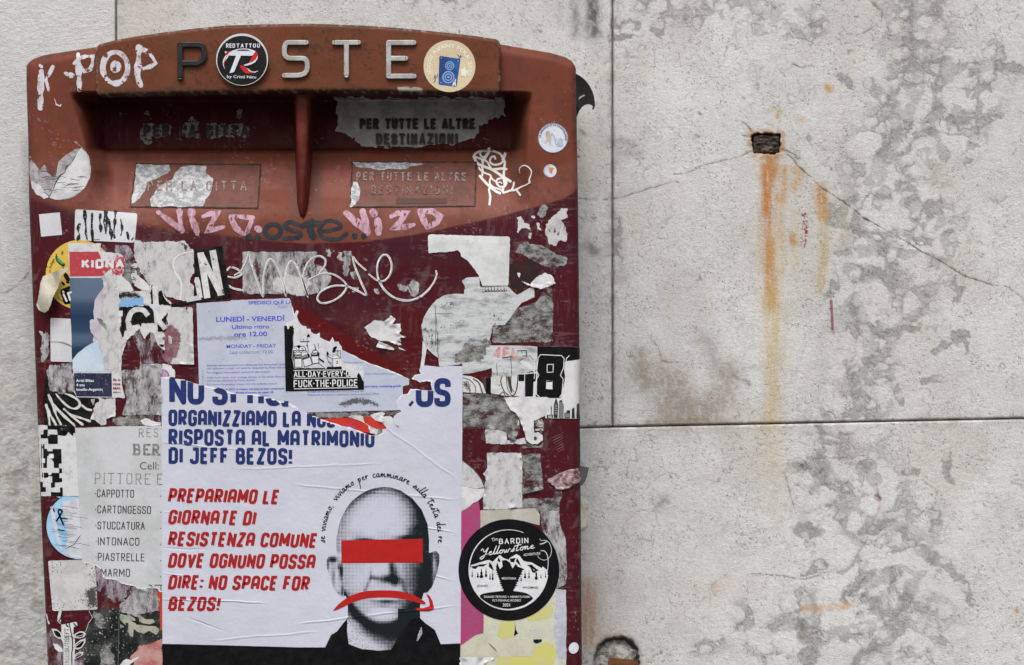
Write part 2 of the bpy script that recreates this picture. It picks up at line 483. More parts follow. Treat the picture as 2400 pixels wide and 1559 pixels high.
def strokes(parent, name, lines, m, level=1.5, width=6., base=None, cap=True, step=None, clip=None, jitter=0., label=None, thick=0., kind=None, seed=1):
    """thick drawn lines; each line is a list of points, or (points, width), or (points, width, 'c') when closed"""
    V = []; F = []; nv = 0
    L2 = []
    for ln in lines:
        tup = isinstance(ln, tuple); pts = ln[0] if tup else ln
        if tup and (len(ln) > 2 or not np.isscalar(ln[1] or 1)): L2.append(ln); continue
        cur = [pts[0]]
        for i in range(1, len(pts) - 1):
            cur.append(pts[i]); a = pts[i - 1]; b = pts[i]; c = pts[i + 1]
            u = (b[0] - a[0], b[1] - a[1]); v = (c[0] - b[0], c[1] - b[1]); dn = math.hypot(*u) * math.hypot(*v)
            if dn > 0 and (u[0] * v[0] + u[1] * v[1]) / dn < .12:
                L2.append((cur, ln[1] if tup else None, None, 'j')); cur = [pts[i]]
        cur.append(pts[-1]); L2.append((cur, ln[1] if tup else None, None, 'e'))
    for li, ln in enumerate(L2):
        w = width; closed = False; jn = ln[3] if len(ln) > 3 else ''
        if isinstance(ln, tuple):
            pts = ln[0]; w = ln[1] if len(ln) > 1 and ln[1] else width; closed = len(ln) == 3
        else: pts = ln
        q = [pts[0]]
        for p in pts[1:]:
            if math.hypot(p[0] - q[-1][0], p[1] - q[-1][1]) > .05: q.append(p)
        pts = q
        if closed and math.hypot(pts[0][0] - pts[-1][0], pts[0][1] - pts[-1][1]) < .05: pts = pts[:-1]
        if len(pts) < 2: continue
        if step:
            pts = resample(pts + ([pts[0]] if closed else []), step)
            if closed: pts = pts[:-1]
        p = np.array(pts, float); n = len(p)
        nxt = np.roll(p, -1, 0); prv = np.roll(p, 1, 0)
        d1 = p - prv; d2 = nxt - p
        if not closed: d1[0] = d2[0]; d2[-1] = d1[-1]
        d1 /= np.linalg.norm(d1, axis=1)[:, None] + 1e-9; d2 /= np.linalg.norm(d2, axis=1)[:, None] + 1e-9
        t = d1 + d2; t /= np.linalg.norm(t, axis=1)[:, None] + 1e-9
        nrm = np.stack([-t[:, 1], t[:, 0]], 1); n1 = np.stack([-d1[:, 1], d1[:, 0]], 1)
        k = 1 / np.clip((nrm * n1).sum(1), .5, 1)
        ww = np.full(n, float(w)) if np.isscalar(w) else np.interp(np.linspace(0, 1, n), np.linspace(0, 1, len(w)), w)
        if jitter > 0:
            ww = ww * (1 + jitter * 2 * (vnoise(p[:, 0] / 13 + seed, p[:, 1] / 13, seed + li) - .5))
        o = nrm * (k * ww / 2)[:, None]
        Lp = p + o; Rp = p - o
        cnt = n if closed else n - 1
        vs = np.empty((2 * n, 2)); vs[0::2] = Lp; vs[1::2] = Rp
        stag = li * 1.2e-6
        keep = np.ones(cnt, bool)
        if clip is not None:
            mid = (p + nxt)[:cnt] / 2
            keep = polysd(mid[:, 0], mid[:, 1], clip) > 0
        V.append(np.column_stack([vs, np.full(len(vs), stag)]))
        for i in range(cnt):
            if keep[i]:
                j = (i + 1) % n
                F.append((nv + 2 * i, nv + 2 * i + 1, nv + 2 * j + 1, nv + 2 * j))
        nv += len(vs)
        if (cap or jn == 'j') and not closed:
            for end in ((0, -1) if cap else (-1,)):
                if clip is not None and not keep[0 if end == 0 else -1]: continue
                c = p[end]; dr = -d2[0] if end == 0 else d1[-1]
                a0 = math.atan2(dr[1], dr[0]); r = ww[end] / 2
                if r < .8: continue
                arc = [c] + [c + r * np.array([math.cos(a0 - math.pi / 2 + math.pi * j / 6), math.sin(a0 - math.pi / 2 + math.pi * j / 6)]) for j in range(7)]
                V.append(np.column_stack([np.array(arc), np.full(8, stag)]))
                for j in range(1, 7): F.append((nv, nv + j, nv + j + 1))
                nv += 8
    if not F: return None
    v = np.concatenate(V)
    Y = surf(v[:, 0], v[:, 1], base) - level * LSTEP - v[:, 2] - thick
    w3 = P(v[:, 0], v[:, 1], Y)
    f2 = []
    for f in F:
        a, b, c = w3[f[0]], w3[f[1]], w3[f[2]]
        f2.append(f if np.cross(b - a, c - a)[1] < 0 else f[::-1])
    if thick > 0:
        nb = len(w3); w3 = np.concatenate([w3, P(v[:, 0], v[:, 1], Y + thick + .0004)])
        from collections import Counter
        ed = Counter(); orient = {}
        for f in f2:
            for i in range(len(f)):
                a, b = f[i], f[(i + 1) % len(f)]; ed[frozenset((a, b))] += 1; orient[frozenset((a, b))] = (a, b)
        for e, cnt in ed.items():
            if cnt == 1:
                a, b = orient[e]; f2.append((b, a, a + nb, b + nb))
    return link_mesh(name, w3, f2, m, parent, label=label, kind=kind)

# ------------------------------------------------------------------ lettering
def text(parent, name, s, x, y, h, m, level=1.5, width=None, shear=0., rot=0., bold=0., base=None, arc=None, clip=None, spacing=1., center=False, label=None, warp=None):
    """plain sans text; (x, y) left end of the baseline, h cap height in px; arc=(cx, cy, r, start degrees)"""
    cu = bpy.data.curves.new("t", 'FONT'); cu.body = s; cu.size = 1.0; cu.offset = bold; cu.resolution_u = 3
    cu.space_character = spacing
    ob = bpy.data.objects.new("t", cu); C.objects.link(ob)
    dg = bpy.context.evaluated_depsgraph_get(); ev = ob.evaluated_get(dg); me = ev.to_mesh()
    n = len(me.vertices); co = np.empty(n * 3); me.vertices.foreach_get('co', co); co = co.reshape(-1, 3)
    fs = [tuple(p.vertices) for p in me.polygons]
    ev.to_mesh_clear(); bpy.data.objects.remove(ob); bpy.data.curves.remove(cu)
    if n == 0: return None
    k = h / .70
    u = co[:, 0] * k; v = co[:, 1] * k
    if width: u = u * (width / (u.max() - min(0, u.min())))
    u = u + v * shear
    if center: u = u - u.max() / 2
    if arc:
        cx, cy, r, a0 = arc
        a = R(a0) + u / abs(r) * (1 if r > 0 else -1); rr = abs(r) + (v if r > 0 else -v)
        X = cx + rr * np.cos(a); Yp = cy + rr * np.sin(a)
    else:
        c = math.cos(R(rot)); sn = math.sin(R(rot))
        X = x + u * c + v * sn; Yp = y + u * sn - v * c
    if clip is not None:
        ins = polysd(X, Yp, clip) > 0
        fs = [f for f in fs if all(ins[i] for i in f)]
        if not fs: return None
    Y = surf(X, Yp, base) - level * LSTEP
    w3 = P(X, Yp, Y)
    f2 = []
    for f in fs:
        a, b, c3 = w3[f[0]], w3[f[1]], w3[f[2]]
        f2.append(f if np.cross(b - a, c3 - a)[1] < 0 else f[::-1])
    return link_mesh(name, w3, f2, m, parent, label=label)

# drawn letters: each is (width, strokes); points x, y with y 0 at the cap line and 1 at the baseline; a third number is the corner's roundness
G = {
 'A': (.56, [[(0, 1), (0, 0, .26), (.56, 0, .26), (.56, 1)], [(0, .62), (.56, .62)]]),
 'B': (.54, [[(0, 0), (.5, 0, .22), (.5, .47, .2), (0, .47)], [(0, .47), (.54, .47, .22), (.54, 1, .22), (0, 1)], [(0, 0), (0, 1)]]),
 'C': (.52, [[(.52, .28), (.52, 0, .24), (0, 0, .24), (0, 1, .24), (.52, 1, .24), (.52, .72)]]),
 'D': (.54, [[(0, 0), (.54, 0, .24), (.54, 1, .24), (0, 1), (0, 0)]]),
 'E': (.46, [[(.46, 0), (0, 0), (0, 1), (.46, 1)], [(0, .48), (.4, .48)]]),
 'F': (.46, [[(.46, 0), (0, 0), (0, 1)], [(0, .5), (.4, .5)]]),
 'G': (.54, [[(.54, .28), (.54, 0, .24), (0, 0, .24), (0, 1, .24), (.54, 1, .24), (.54, .52), (.3, .52)]]),
 'H': (.54, [[(0, 0), (0, 1)], [(.54, 0), (.54, 1)], [(0, .5), (.54, .5)]]),
 'I': (.0, [[(0, 0), (0, 1)]]),
 'J': (.5, [[(.12, 0), (.5, 0), (.5, 1, .24), (0, 1, .24), (0, .74)]]),
 'K': (.52, [[(0, 0), (0, 1)], [(.52, 0), (.02, .56)], [(.18, .42), (.54, 1)]]),
 'L': (.46, [[(0, 0), (0, 1), (.46, 1)]]),
 'M': (.74, [[(0, 1), (0, 0), (.37, .7), (.74, 0), (.74, 1)]]),
 'N': (.56, [[(0, 1), (0, 0), (.56, 1), (.56, 0)]]),
 'O': (.54, [[(.27, 0), (.54, 0, .25), (.54, 1, .25), (0, 1, .25), (0, 0, .25), (.27, 0)]]),
 'P': (.52, [[(0, 1), (0, 0), (.52, 0, .24), (.52, .56, .24), (0, .56)]]),
 'R': (.54, [[(0, 1), (0, 0), (.52, 0, .24), (.52, .52, .24), (0, .52)], [(.22, .52), (.54, 1)]]),
 'S': (.52, [[(.52, .26), (.52, 0, .24), (0, 0, .24), (0, .46, .22), (.52, .54, .22), (.52, 1, .24), (0, 1, .24), (0, .74)]]),
 'T': (.54, [[(0, 0), (.54, 0)], [(.27, 0), (.27, 1)]]),
 'U': (.54, [[(0, 0), (0, 1, .25), (.54, 1, .25), (.54, 0)]]),
 'V': (.58, [[(0, 0), (.29, 1), (.58, 0)]]),
 'Y': (.56, [[(0, 0), (.28, .5), (.56, 0)], [(.28, .5), (.28, 1)]]),
 'Z': (.52, [[(0, 0), (.52, 0), (0, 1), (.52, 1)]]),
 '!': (.0, [[(0, 0), (0, .68)], [(0, .85), (0, 1.03)]]),
 ':': (.0, [[(0, .26), (0, .44)], [(0, .76), (0, .94)]]),
 '.': (.0, [[(0, .46), (0, .54)]]),
 ',': (.0, [[(0, .92), (-.06, 1.12)]]),
 '1': (.2, [[(0, .2), (.2, 0), (.2, 1)]]), '2': (.5, [[(0, .28), (0, 0, .24), (.5, 0, .24), (.5, .45, .2), (0, 1), (.5, 1)]]),
 '4': (.5, [[(.36, 1), (.36, 0), (0, .7), (.5, .7)]]), '0': (.5, [[(.25, 0), (.5, 0, .25), (.5, 1, .25), (0, 1, .25), (0, 0, .25), (.25, 0)]]),
 '8': (.5, [[(.25, .46), (0, .46, .2), (0, 0, .24), (.5, 0, .24), (.5, .46, .2), (.25, .46)], [(.25, .46), (.5, .46, .2), (.5, 1, .24), (0, 1, .24), (0, .46, .2), (.25, .46)]]),
}
GA = dict(G); GA['A'] = (.6, [[(0, 1), (.3, 0), (.6, 1)], [(.11, .66), (.49, .66)]])

def rcorner(pts, n=4):
    out = []
    for i, p in enumerate(pts):
        if len(p) > 2 and 0 < i < len(pts) - 1:
            a = np.array(pts[i - 1][:2], float); b = np.array(p[:2], float); c = np.array(pts[i + 1][:2], float)
            u = a - b; lu = np.linalg.norm(u); v = c - b; lv = np.linalg.norm(v)
            q = b + u / lu * min(p[2], lu * .5); r = b + v / lv * min(p[2], lv * .5)
            for j in range(n + 1):
                t = j / n; out.append(tuple((1 - t) ** 2 * q + 2 * t * (1 - t) * b + t * t * r))
        else: out.append((p[0], p[1]))
    return out

def glyph_lines(s, x, y, h, total=None, sw=.2, gap=.26, space=.42, shear=0., rot=0., font=None, serif=0., alt=None):
    """strokes for a word; (x, y) top left corner, h cap height; sw stroke width as share of h"""
    font = font or G; out = []; cx = sw / 2
    for ch in s:
        if ch == ' ': cx += space; continue
        w, st = font[ch]
        for ln in st:
            pts = rcorner(ln)
            out.append([(cx + a, sw / 2 + b * (1 - sw)) for a, b in pts])
            if serif:
                for e in (ln[0], ln[-1]):
                    if e[1] in (0, 1) and len(e) == 2:
                        yy = sw / 2 + e[1] * (1 - sw); out.append([(cx + e[0] - serif, yy), (cx + e[0] + serif, yy)])
        cx += w + sw + gap
    W = cx - gap - sw / 2
    kx = (total / (W * h)) if total else 1.
    c = math.cos(R(rot)); sn = math.sin(R(rot)); res = []
    for ln in out:
        q = []
        for a, b in ln:
            u = a * h * kx + (1 - b) * h * shear; v = b * h
            q.append((x + u * c - v * sn, y + u * sn + v * c))
        res.append(q)
    return res
# ================================================================== THE PLACE: pavement and stone wall
YW = 0.112
m_pave = mat('pavement_stone', (.13, .125, .12), (.09, .088, .082), rough=.8, mscale=9, bump=.5, bscale=90, bdist=.002)
me_v = []; me_f = []
def flat(name, x0, x1, y0, y1, z, m, kind):
    return link_mesh(name, [(x0, y0, z), (x1, y0, z), (x1, y1, z), (x0, y1, z)], [(0, 1, 2, 3)], m, kind=kind)
flat('pavement', -8, 8, -9, YW + .1, 0.0, m_pave, 'structure')

wall = thing('stone_wall', 'pale grey stone slab wall with rust stains and cracks behind the red mailbox', 'wall', world=(0, YW, 0))

m_slab = mat('pale_stone', (.5, .5, .5), attr='Col', rough=.82, spec=.2, specks=.46, sscale=1500, speckcol=(.17, .165, .155), fine=.34, bump=1.0, bscale=800, bdist=.0005, stretch=(.75, 1, 1.25))
m_slab_left = mat('tooled_stone', (.5, .5, .5), attr='Col', rough=.85, spec=.2, specks=.35, sscale=1300, speckcol=(.15, .145, .13), fine=.26, bump=1.0, bscale=620, bdist=.0006, stretch=(.6, 1, 1.4))
m_mortar = mat('mortar', (.12, .115, .10), (.2, .19, .17), rough=.9, mscale=60, bump=.5)

BLOBS = [  # dark matrix zones of the stone: polylines with half widths, in photo pixels
 ([(2156, -20), (2156, 28), (2147, 116), (2140, 190), (2150, 235)], [46, 44, 32, 26, 12]),
 ([(2147, 150), (2225, 166), (2318, 157), (2400, 170)], [16, 26, 20, 14]), ([(2202, 190), (2193, 250)], [20, 16]),
 ([(2215, 262), (2290, 285), (2345, 273)], [14, 22, 12]), ([(2040, 200), (2075, 232)], [24, 20]),
 ([(2105, 240), (2100, 315), (2077, 361), (2059, 407), (2030, 430)], [14, 22, 20, 26, 12]),
 ([(2188, 305), (2211, 361)], [16, 14]), ([(2133, 262), (2140, 285)], [20, 12]), ([(1984, 478), (2006, 460)], [13, 15]),
 ([(2077, 448), (2065, 475)], [20, 14]), ([(2133, 470), (2150, 500)], [24, 20]), ([(2114, 430), (2135, 455)], [16, 16]), ([(2179, 486), (2200, 520)], [14, 20]),
 ([(2165, 360), (2175, 380)], [20, 14]), ([(2271, 340), (2262, 370)], [12, 10]), ([(1966, 601), (2010, 592), (2063, 574), (2110, 590), (2156, 592)], [8, 12, 22, 14, 10]),
 ([(2225, 560), (2235, 600)], [20, 14]), ([(1960, 505), (2040, 540)], [34, 26]), ([(1994, 640), (2063, 650)], [22, 18]), ([(2248, 670), (2240, 705)], [22, 12]), ([(1948, 690), (1950, 640)], [18, 10]),
 ([(2090, 610), (2090, 660)], [16, 20]), ([(2010, 715), (2032, 770), (2038, 805), (2034, 850)], [28, 20, 26, 20]), ([(2032, 775), (2108, 778), (2150, 770)], [12, 16, 8]), ([(2165, 715), (2130, 742)], [16, 14]),
 ([(2250, 800), (2260, 825)], [26, 14]), ([(2215, 808), (2190, 822)], [14, 12]), ([(1999, 870), (2004, 920), (2015, 960)], [18, 22, 10]), ([(2086, 870), (2080, 900)], [12, 10]), ([(2095, 915), (2120, 950)], [12, 8]), ([(2170, 905), (2210, 895)], [10, 12]),
 ([(1928, 968), (1940, 978)], [12, 10]), ([(1930, 1010), (1965, 1016)], [14, 10]), ([(1920, 1080), (1945, 1120), (1985, 1145)], [20, 26, 18]), ([(2030, 1085), (2060, 1120)], [18, 14]), ([(2130, 1105), (2165, 1112)], [16, 8]), ([(2217, 1070), (2220, 1130)], [12, 10]),
 ([(2195, 1200), (2190, 1230)], [14, 12]), ([(1885, 1235), (1930, 1240)], [24, 12]), ([(2030, 1240), (2110, 1225), (2120, 1260)], [12, 14, 10]), ([(2160, 1280), (2228, 1326), (2260, 1370), (2280, 1410)], [16, 14, 12, 10]),
 ([(1880, 1350), (1925, 1330)], [10, 14]), ([(2000, 1392), (2053, 1362), (2110, 1345), (2165, 1340)], [26, 18, 12, 14]), ([(2150, 1345), (2130, 1400), (2102, 1446), (2064, 1501), (2020, 1545)], [16, 18, 22, 18, 24]),
 ([(1873, 1450), (1890, 1480), (1930, 1500), (1990, 1480), (2040, 1470)], [14, 24, 26, 16, 20]), ([(2110, 1450), (2160, 1472), (2215, 1510)], [14, 20, 20]), ([(1900, 1530), (1905, 1570)], [22, 26]), ([(2050, 1420), (2060, 1440)], [20, 14]),
 ([(1680, 10), (1690, 40)], [12, 8]), ([(1450, 50), (1500, 60)], [16, 12]), ([(1440, 90), (1480, 85)], [12, 8]), ([(1860, 20), (1900, 60)], [10, 10]), ([(1960, 180), (1990, 200)], [10, 10]),
 ([(1555, 50), (1545, 70)], [14, 14]), ([(1450, 500), (1455, 620)], [10, 14]),
]
VEINS = [([(2156, 0), (2150, 200), (2090, 400), (2120, 560), (2050, 760), (2010, 950), (1960, 1100), (2060, 1260), (2080, 1480), (2060, 1700)], [90, 110, 120, 150, 110, 90, 120, 170, 170, 120]),
         ([(1500, -10), (1700, 20), (1900, 60)], [40, 60, 50]), ([(1800, 1500), (1950, 1420)], [60, 90]), ([(2250, 300), (2330, 160)], [80, 60]), ([(1750, 1440), (1640, 1520)], [40, 30])]
CRACKS = [([(1846, 363), (1858, 372), (1868, 388), (1885, 402), (1900, 414), (1918, 433), (1928, 443), (1950, 455), (1975, 472), (2000, 490), (2025, 512), (2060, 530), (2100, 552), (2160, 590), (2205, 612), (2225, 625), (2262, 648), (2290, 655), (2330, 670), (2360, 672), (2385, 690), (2420, 720)], 2.2, 1.0),
          ([(1762, 354), (1745, 362), (1710, 375), (1680, 380), (1660, 384), (1640, 392), (1605, 408), (1580, 410)], 1.6, .8),
          ([(1590, 428), (1575, 425), (1530, 440), (1490, 452), (1450, 464), (1425, 468), (1395, 466), (1350, 465)], 1.7, .85),
          ([(1763, 322), (1738, 317)], 2.4, 1.0), ([(1765, 312), (1755, 298), (1740, 286)], 2.0, .8), ([(1828, 348), (1845, 353), (1868, 366)], 3.0, 1.0), ([(1760, 341), (1748, 340)], 2.4, .8), ([(1762, 352), (1748, 356)], 2.2, .8),
          ([(1755, 0), (1765, 40), (1770, 75)], 1.3, .55), ([(2035, -5), (2068, 32), (2066, 50), (2040, 70), (2010, 82), (1985, 80), (1975, 60)], 1.6, .7),
          ([(1860, 150), (1880, 160), (1905, 155)], 1.6, .8), ([(1890, 800), (1870, 860), (1850, 900)], 1.0, .35),
          ([(1525, 795), (1540, 810), (1550, 845), (1590, 850)], 1.6, .7), ([(1840, 1110), (1850, 1080), (1875, 1072), (1895, 1092)], 1.5, .7), ([(1840, 1110), (1850, 1150), (1865, 1205)], 1.5, .6),
          ([(1700, 1470), (1730, 1462), (1770, 1470), (1810, 1478), (1835, 1465)], 1.3, .6), ([(1760, 1345), (1830, 1350), (1880, 1358), (1920, 1350)], 1.4, .7),
          ([(1455, 1250), (1465, 1225), (1500, 1195), (1535, 1200), (1545, 1240)], 1.2, .5), ([(1460, 1245), (1490, 1280), (1500, 1262), (1530, 1270)], 1.2, .5),
          ([(1945, 1075), (1990, 1072), (2030, 1066)], 1.4, .7), ([(2190, 1180), (2195, 1150), (2160, 1125)], 1.2, .5),
          ([(-40, 640), (-5, 690), (15, 685), (40, 670), (68, 640)], 3.0, .6), ([(0, 560), (8, 620)], 1.2, .3)]
RUST = [([(1805, 365), (1808, 400)], 20, .85, (.34, .16, .07)), ([(1800, 395), (1797, 470), (1800, 560), (1806, 640), (1808, 715)], 13.5, .95, (.43, .175, .035)),
        ([(1808, 700), (1812, 780), (1815, 850), (1812, 930), (1808, 985)], 20, .50, (.48, .33, .13)), ([(1805, 560), (1812, 700), (1818, 830)], 34, .30, (.50, .39, .20)),
        ([(1835, 398), (1836, 430), (1830, 470)], 10, .7, (.42, .22, .06)), ([(1828, 470), (1832, 560), (1834, 640)], 9, .38, (.45, .28, .10)), ([(1865, 400), (1872, 410), (1862, 440)], 11, .55, (.45, .25, .07)),
        ([(1922, 445), (1928, 475), (1932, 505)], 12, 1., (.40, .21, .06)), ([(1930, 500), (1932, 560), (1928, 620), (1920, 680)], 11, .6, (.42, .31, .15)), ([(1975, 470), (1984, 520), (1975, 560)], 9, .4, (.40, .33, .16)),
        ([(1858, 556), (1859, 566)], 9, .8, (.36, .19, .06)), ([(1866, 500), (1862, 620)], 10, .25, (.5, .32, .14)), ([(1800, 345), (1795, 372)], 40, .25, (.45, .28, .14)),
        ([(1938, 204), (1945, 211)], 7, .9, (.5, .26, .08)), ([(1870, 277), (1880, 279)], 6, .6, (.5, .3, .13)), ([(1823, 275), (1826, 262)], 5, .7, (.45, .27, .1)), ([(1800, 260), (1812, 256)], 6, .5, (.45, .28, .12)),
        ([(1378, 1380), (1382, 1440), (1375, 1500)], 26, .55, (.35, .18, .09)), ([(1885, 1427), (1940, 1425), (1985, 1420)], 8, .55, (.5, .27, .11)), ([(1680, 1385), (1675, 1370)], 6, .5, (.45, .25, .12)),
        ([(1800, 1000), (1810, 1060), (1812, 1200)], 30, .22, (.52, .42, .25)), ([(1350, 1450), (1440, 1500)], 30, .25, (.4, .25, .14)), ([(1600, 1385), (1760, 1375)], 30, .15, (.5, .33, .2)),
        ([(2380, 1430), (2382, 1434)], 5, .6, (.4, .2, .08)), ([(1570, 980), (1640, 985), (1700, 988)], 10, .5, (.35, .24, .16))]
DIRT_AND_DARK = [([(1500, 870), (1580, 900), (1600, 940)], 40, .75, (.27, .235, .20)), ([(1700, 880), (1690, 930)], 34, .62, (.28, .24, .2)), ([(1560, 960), (1660, 965)], 40, .70, (.27, .24, .21)), ([(1500, 830), (1510, 900)], 18, .55, (.28, .25, .2)),
        ([(1650, 800), (1680, 850), (1720, 870)], 24, .5, (.28, .25, .21)), ([(1385, -20), (1388, 30), (1392, 75)], 15, 1., (.10, .10, .10)), ([(1345, 0), (1350, 80)], 12, .6, (.16, .16, .16)), ([(1310, 10), (1315, 60)], 8, .3, (.2, .2, .2)), ([(1375, 60), (1400, 110)], 24, .3, (.22, .22, .22)),
        ([(1448, 520), (1455, 600), (1460, 660)], 16, .35, (.25, .24, .23)), ([(1375, 575), (1400, 590)], 12, .6, (.14, .13, .11)), ([(1440, 330), (1475, 335)], 10, .35, (.15, .14, .13)), ([(1450, 355), (1500, 365)], 12, .35, (.16, .15, .14)),
        ([(1366, 310), (1372, 318)], 6, .8, (.15, .12, .08)), ([(1540, 1190), (1560, 1170), (1565, 1180)], 9, .6, (.2, .19, .15)), ([(1865, 1090), (1890, 1095)], 10, .8, (.12, .11, .10)), ([(2057, 1160), (2058, 1170)], 4, 1., (.1, .04, .03)), ([(2055, 1140), (2060, 1190)], 4, .5, (.25, .12, .1)),
        ([(1630, 317), (1636, 320)], 4, .9, (.12, .1, .08)), ([(1772, 200), (1774, 208)], 4, .8, (.2, .18, .15)), ([(1380, 430), (1500, 470)], 30, .18, (.32, .31, .3)),
        ([(66, 330), (70, 560), (80, 800), (88, 1000)], 15, .45, (.24, .235, .22)), ([(30, 480), (50, 700)], 22, .25, (.3, .29, .27)), ([(1880, 1455), (1878, 1490)], 9, .7, (.14, .13, .11)), ([(1420, 180), (1400, 420)], 14, .16, (.33, .31, .27)),  # first entry: darker strip down the wall beside the box's left edge
        ([(1725, 880), (1755, 900)], 6, .6, (.2, .16, .12)), ([(1520, 990), (1660, 985)], 6, .5, (.2, .16, .1))]
BURG = [([(1882, 500), (1888, 520), (1886, 550), (1882, 575)], 9, .22), ([(1948, 705), (1950, 740), (1951, 772)], 4, .95)]
STUB = [(1762, 318), (1768, 313), (1800, 314), (1829, 316), (1828, 340), (1826, 356), (1815, 362), (1785, 362), (1768, 358), (1763, 340)]
HOLE = [(1390, 1640), (1393, 1540), (1402, 1512), (1420, 1497), (1455, 1492), (1480, 1500), (1495, 1520), (1498, 1555), (1497, 1640)]

def blend(col, tgt, a):
    return col + (np.array(tgt)[None, :] - col) * a[:, None]

def slab(x0, x1, y0, y1, step, style, seed, ytop=None):
    """one stone of the wall; style 'breccia' or 'tooled'"""
    nx = int((x1 - x0) / step) + 1; ny = int((y1 - y0) / step) + 1
    gx, gy = np.meshgrid(np.linspace(x0, x1, nx), np.linspace(0, 1, ny))
    if ytop is None: ytop = lambda q: (y0 + 0 * q, y1 + 0 * q)
    ya_, yb_ = ytop(gx); gy = ya_ + (yb_ - ya_) * gy; ya_ = ya_.ravel(); yb_ = yb_.ravel()
    x = gx.ravel(); y = gy.ravel(); n = len(x)
    disp = np.zeros(n)
    if style == 'breccia':
        big = fbm(x / 220, y / 200, 5, 3); mid = fbm(x / 45, y / 38, 8, 3)
        base = .56 + .10 * (big - .5) + .07 * (mid - .5)
        col = base[:, None] * np.array([[.985, .99, .975]])
        warm = sst(.5, .75, fbm(x / 160, y / 260, 21, 3))
        col = blend(col, (.46, .425, .375), warm * .45)
        wx = x + 34 * (fbm(x / 60, y / 60, 31, 3) - .5) + 8 * (fbm(x / 9, y / 9, 37, 2) - .5); wy = y + 34 * (fbm(x / 60, y / 60, 33, 3) - .5) + 8 * (fbm(x / 9, y / 9, 39, 2) - .5)
        vein = np.zeros(n)
        for pts, w in VEINS: vein = np.maximum(vein, 1 - sst(.4, 1.35, segdist(wx, wy, pts, w)))
        c = np.maximum(clasts(wx, wy, 95, 41, .22, .52), clasts(wx, wy, 52, 43, .15, .50))
        c2 = np.maximum(c, clasts(wx, wy, 26, 47, .1, .5))
        M = np.zeros(n)
        for pts, w in BLOBS:
            if max(p[0] for p in pts) < x0 - 60 or min(p[0] for p in pts) > x1 + 60 or max(p[1] for p in pts) < y0 - 60 or min(p[1] for p in pts) > y1 + 60: continue
            M = np.maximum(M, 1 - sst(.80, 1.06, segdist(wx, wy, pts, w)))
        cs = clasts(wx, wy, 34, 51, .08, .40)
        M = M * (1 - .85 * sst(-.3, .8, cs))
        spill = vein * (1 - sst(-.8, .8, c2)) * sst(.34, .50, fbm(x / 70, y / 70, 57, 3))
        haze_ = vein * sst(.42, .62, fbm(x / 38, y / 34, 58, 4)) * (1 - .75 * sst(0, 9, c))
        dark = np.maximum(M, np.maximum(spill * .80, haze_ * .50))
        mott = .50 + 1.0 * fbm(x / 2.6, y / 2.4, 61, 2)
        dcol = np.array([[.285, .283, .278]]) * mott[:, None]
        col = col + (dcol - col) * (dark * .88)[:, None]
        edge = np.exp(-(c2 / 1.6) ** 2) * vein * sst(.35, .6, fbm(x / 22, y / 22, 63, 3))
        edge = np.maximum(edge, np.exp(-(c / 1.8) ** 2) * sst(.47, .66, fbm(x / 130, y / 110, 67, 3)) * sst(.4, .62, fbm(x / 18, y / 18, 69, 3)) * .8)
        col = blend(col, (.17, .165, .155), np.clip(edge, 0, 1) * .62)
        st_ = sst(.52, .64, fbm(x / 26, y / 22, 151, 4)) * (.25 + .75 * sst(.45, .6, fbm(x / 150, y / 150, 153, 2))); col = blend(col, (.36, .355, .34), st_ * .38 * sst(.35, .65, fbm(x / 3, y / 3, 155, 2)))
        jd = np.minimum(np.minimum(x - x0, x1 - x), np.minimum(y - ya_, yb_ - y)); col = blend(col, (.24, .22, .19), np.exp(-jd / 9) * .55 * sst(.42, .62, fbm(x / 26, y / 26, 157, 3)))
        def hair(f, t, w_): return np.exp(-((f - t) / w_) ** 2)
        hm = sst(.50, .62, fbm(x / 95, y / 85, 131, 3)); hv = np.clip(hm + vein * .8, 0, 1) * sst(.42, .60, fbm(x / 16, y / 16, 133, 2))
        hl_ = np.maximum(hair(fbm(wx / 62, wy / 55, 135, 3), .47, .006), hair(fbm(wx / 30, wy / 28, 137, 2), .55, .010)) * hv
        col = blend(col, (.17, .16, .145), np.clip(hl_, 0, 1) * .75)
        pits = sst(.74, .80, fbm(x / 2.6, y / 2.6, 139, 2)) * sst(.5, .62, fbm(x / 45, y / 45, 141, 3)); col = blend(col, (.12, .115, .10), pits * .8)
        pep = sst(.60, .72, fbm(x / 3.4, y / 3.4, 71, 2)) * np.clip(sst(.44, .66, fbm(x / 60, y / 55, 73, 3)) * .55 + vein * .35, 0, 1)
        col = blend(col, (.24, .235, .225), pep * .38)
        lightc = vein * sst(3, 14, c) * .35
        col = blend(col, (.63, .625, .61), lightc)
        disp += .0002 * dark + .0003 * edge + .0001 * pep - .0001 * sst(2, 10, c2) * vein
    else:
        big = fbm(x / 120, y / 180, seed, 3); rows = fbm(x / 14, y / 5.6, seed + 3, 3)
        base = .53 + .08 * (big - .5) + .06 * (rows - .5)
        col = base[:, None] * np.array([[.98, .985, .97]])
        low = sst(560, 1150, y)
        rough = fbm(x / 30, y / 34, seed + 9, 4)
        col = blend(col, (.31, .305, .285), low * (.48 + .45 * sst(.45, .65, rough)))
        col = blend(col, (.33, .27, .19), low * sst(.6, .75, fbm(x / 28, y / 60, seed + 12, 3)) * .28)
        disp += .00035 * (rows - .5) + low * .0030 * (rough - .5) + low * .0007 * (fbm(x / 7, y / 7, seed + 15, 3) - .5)
    disp += .0005 * (fbm(x / 170, y / 170, seed + 20, 3) - .5) + .00035 * (fbm(x / 4.5, y / 3.6, seed + 25, 2) - .5)
    ex = fbm(x / 16, y / 16, 81, 3)
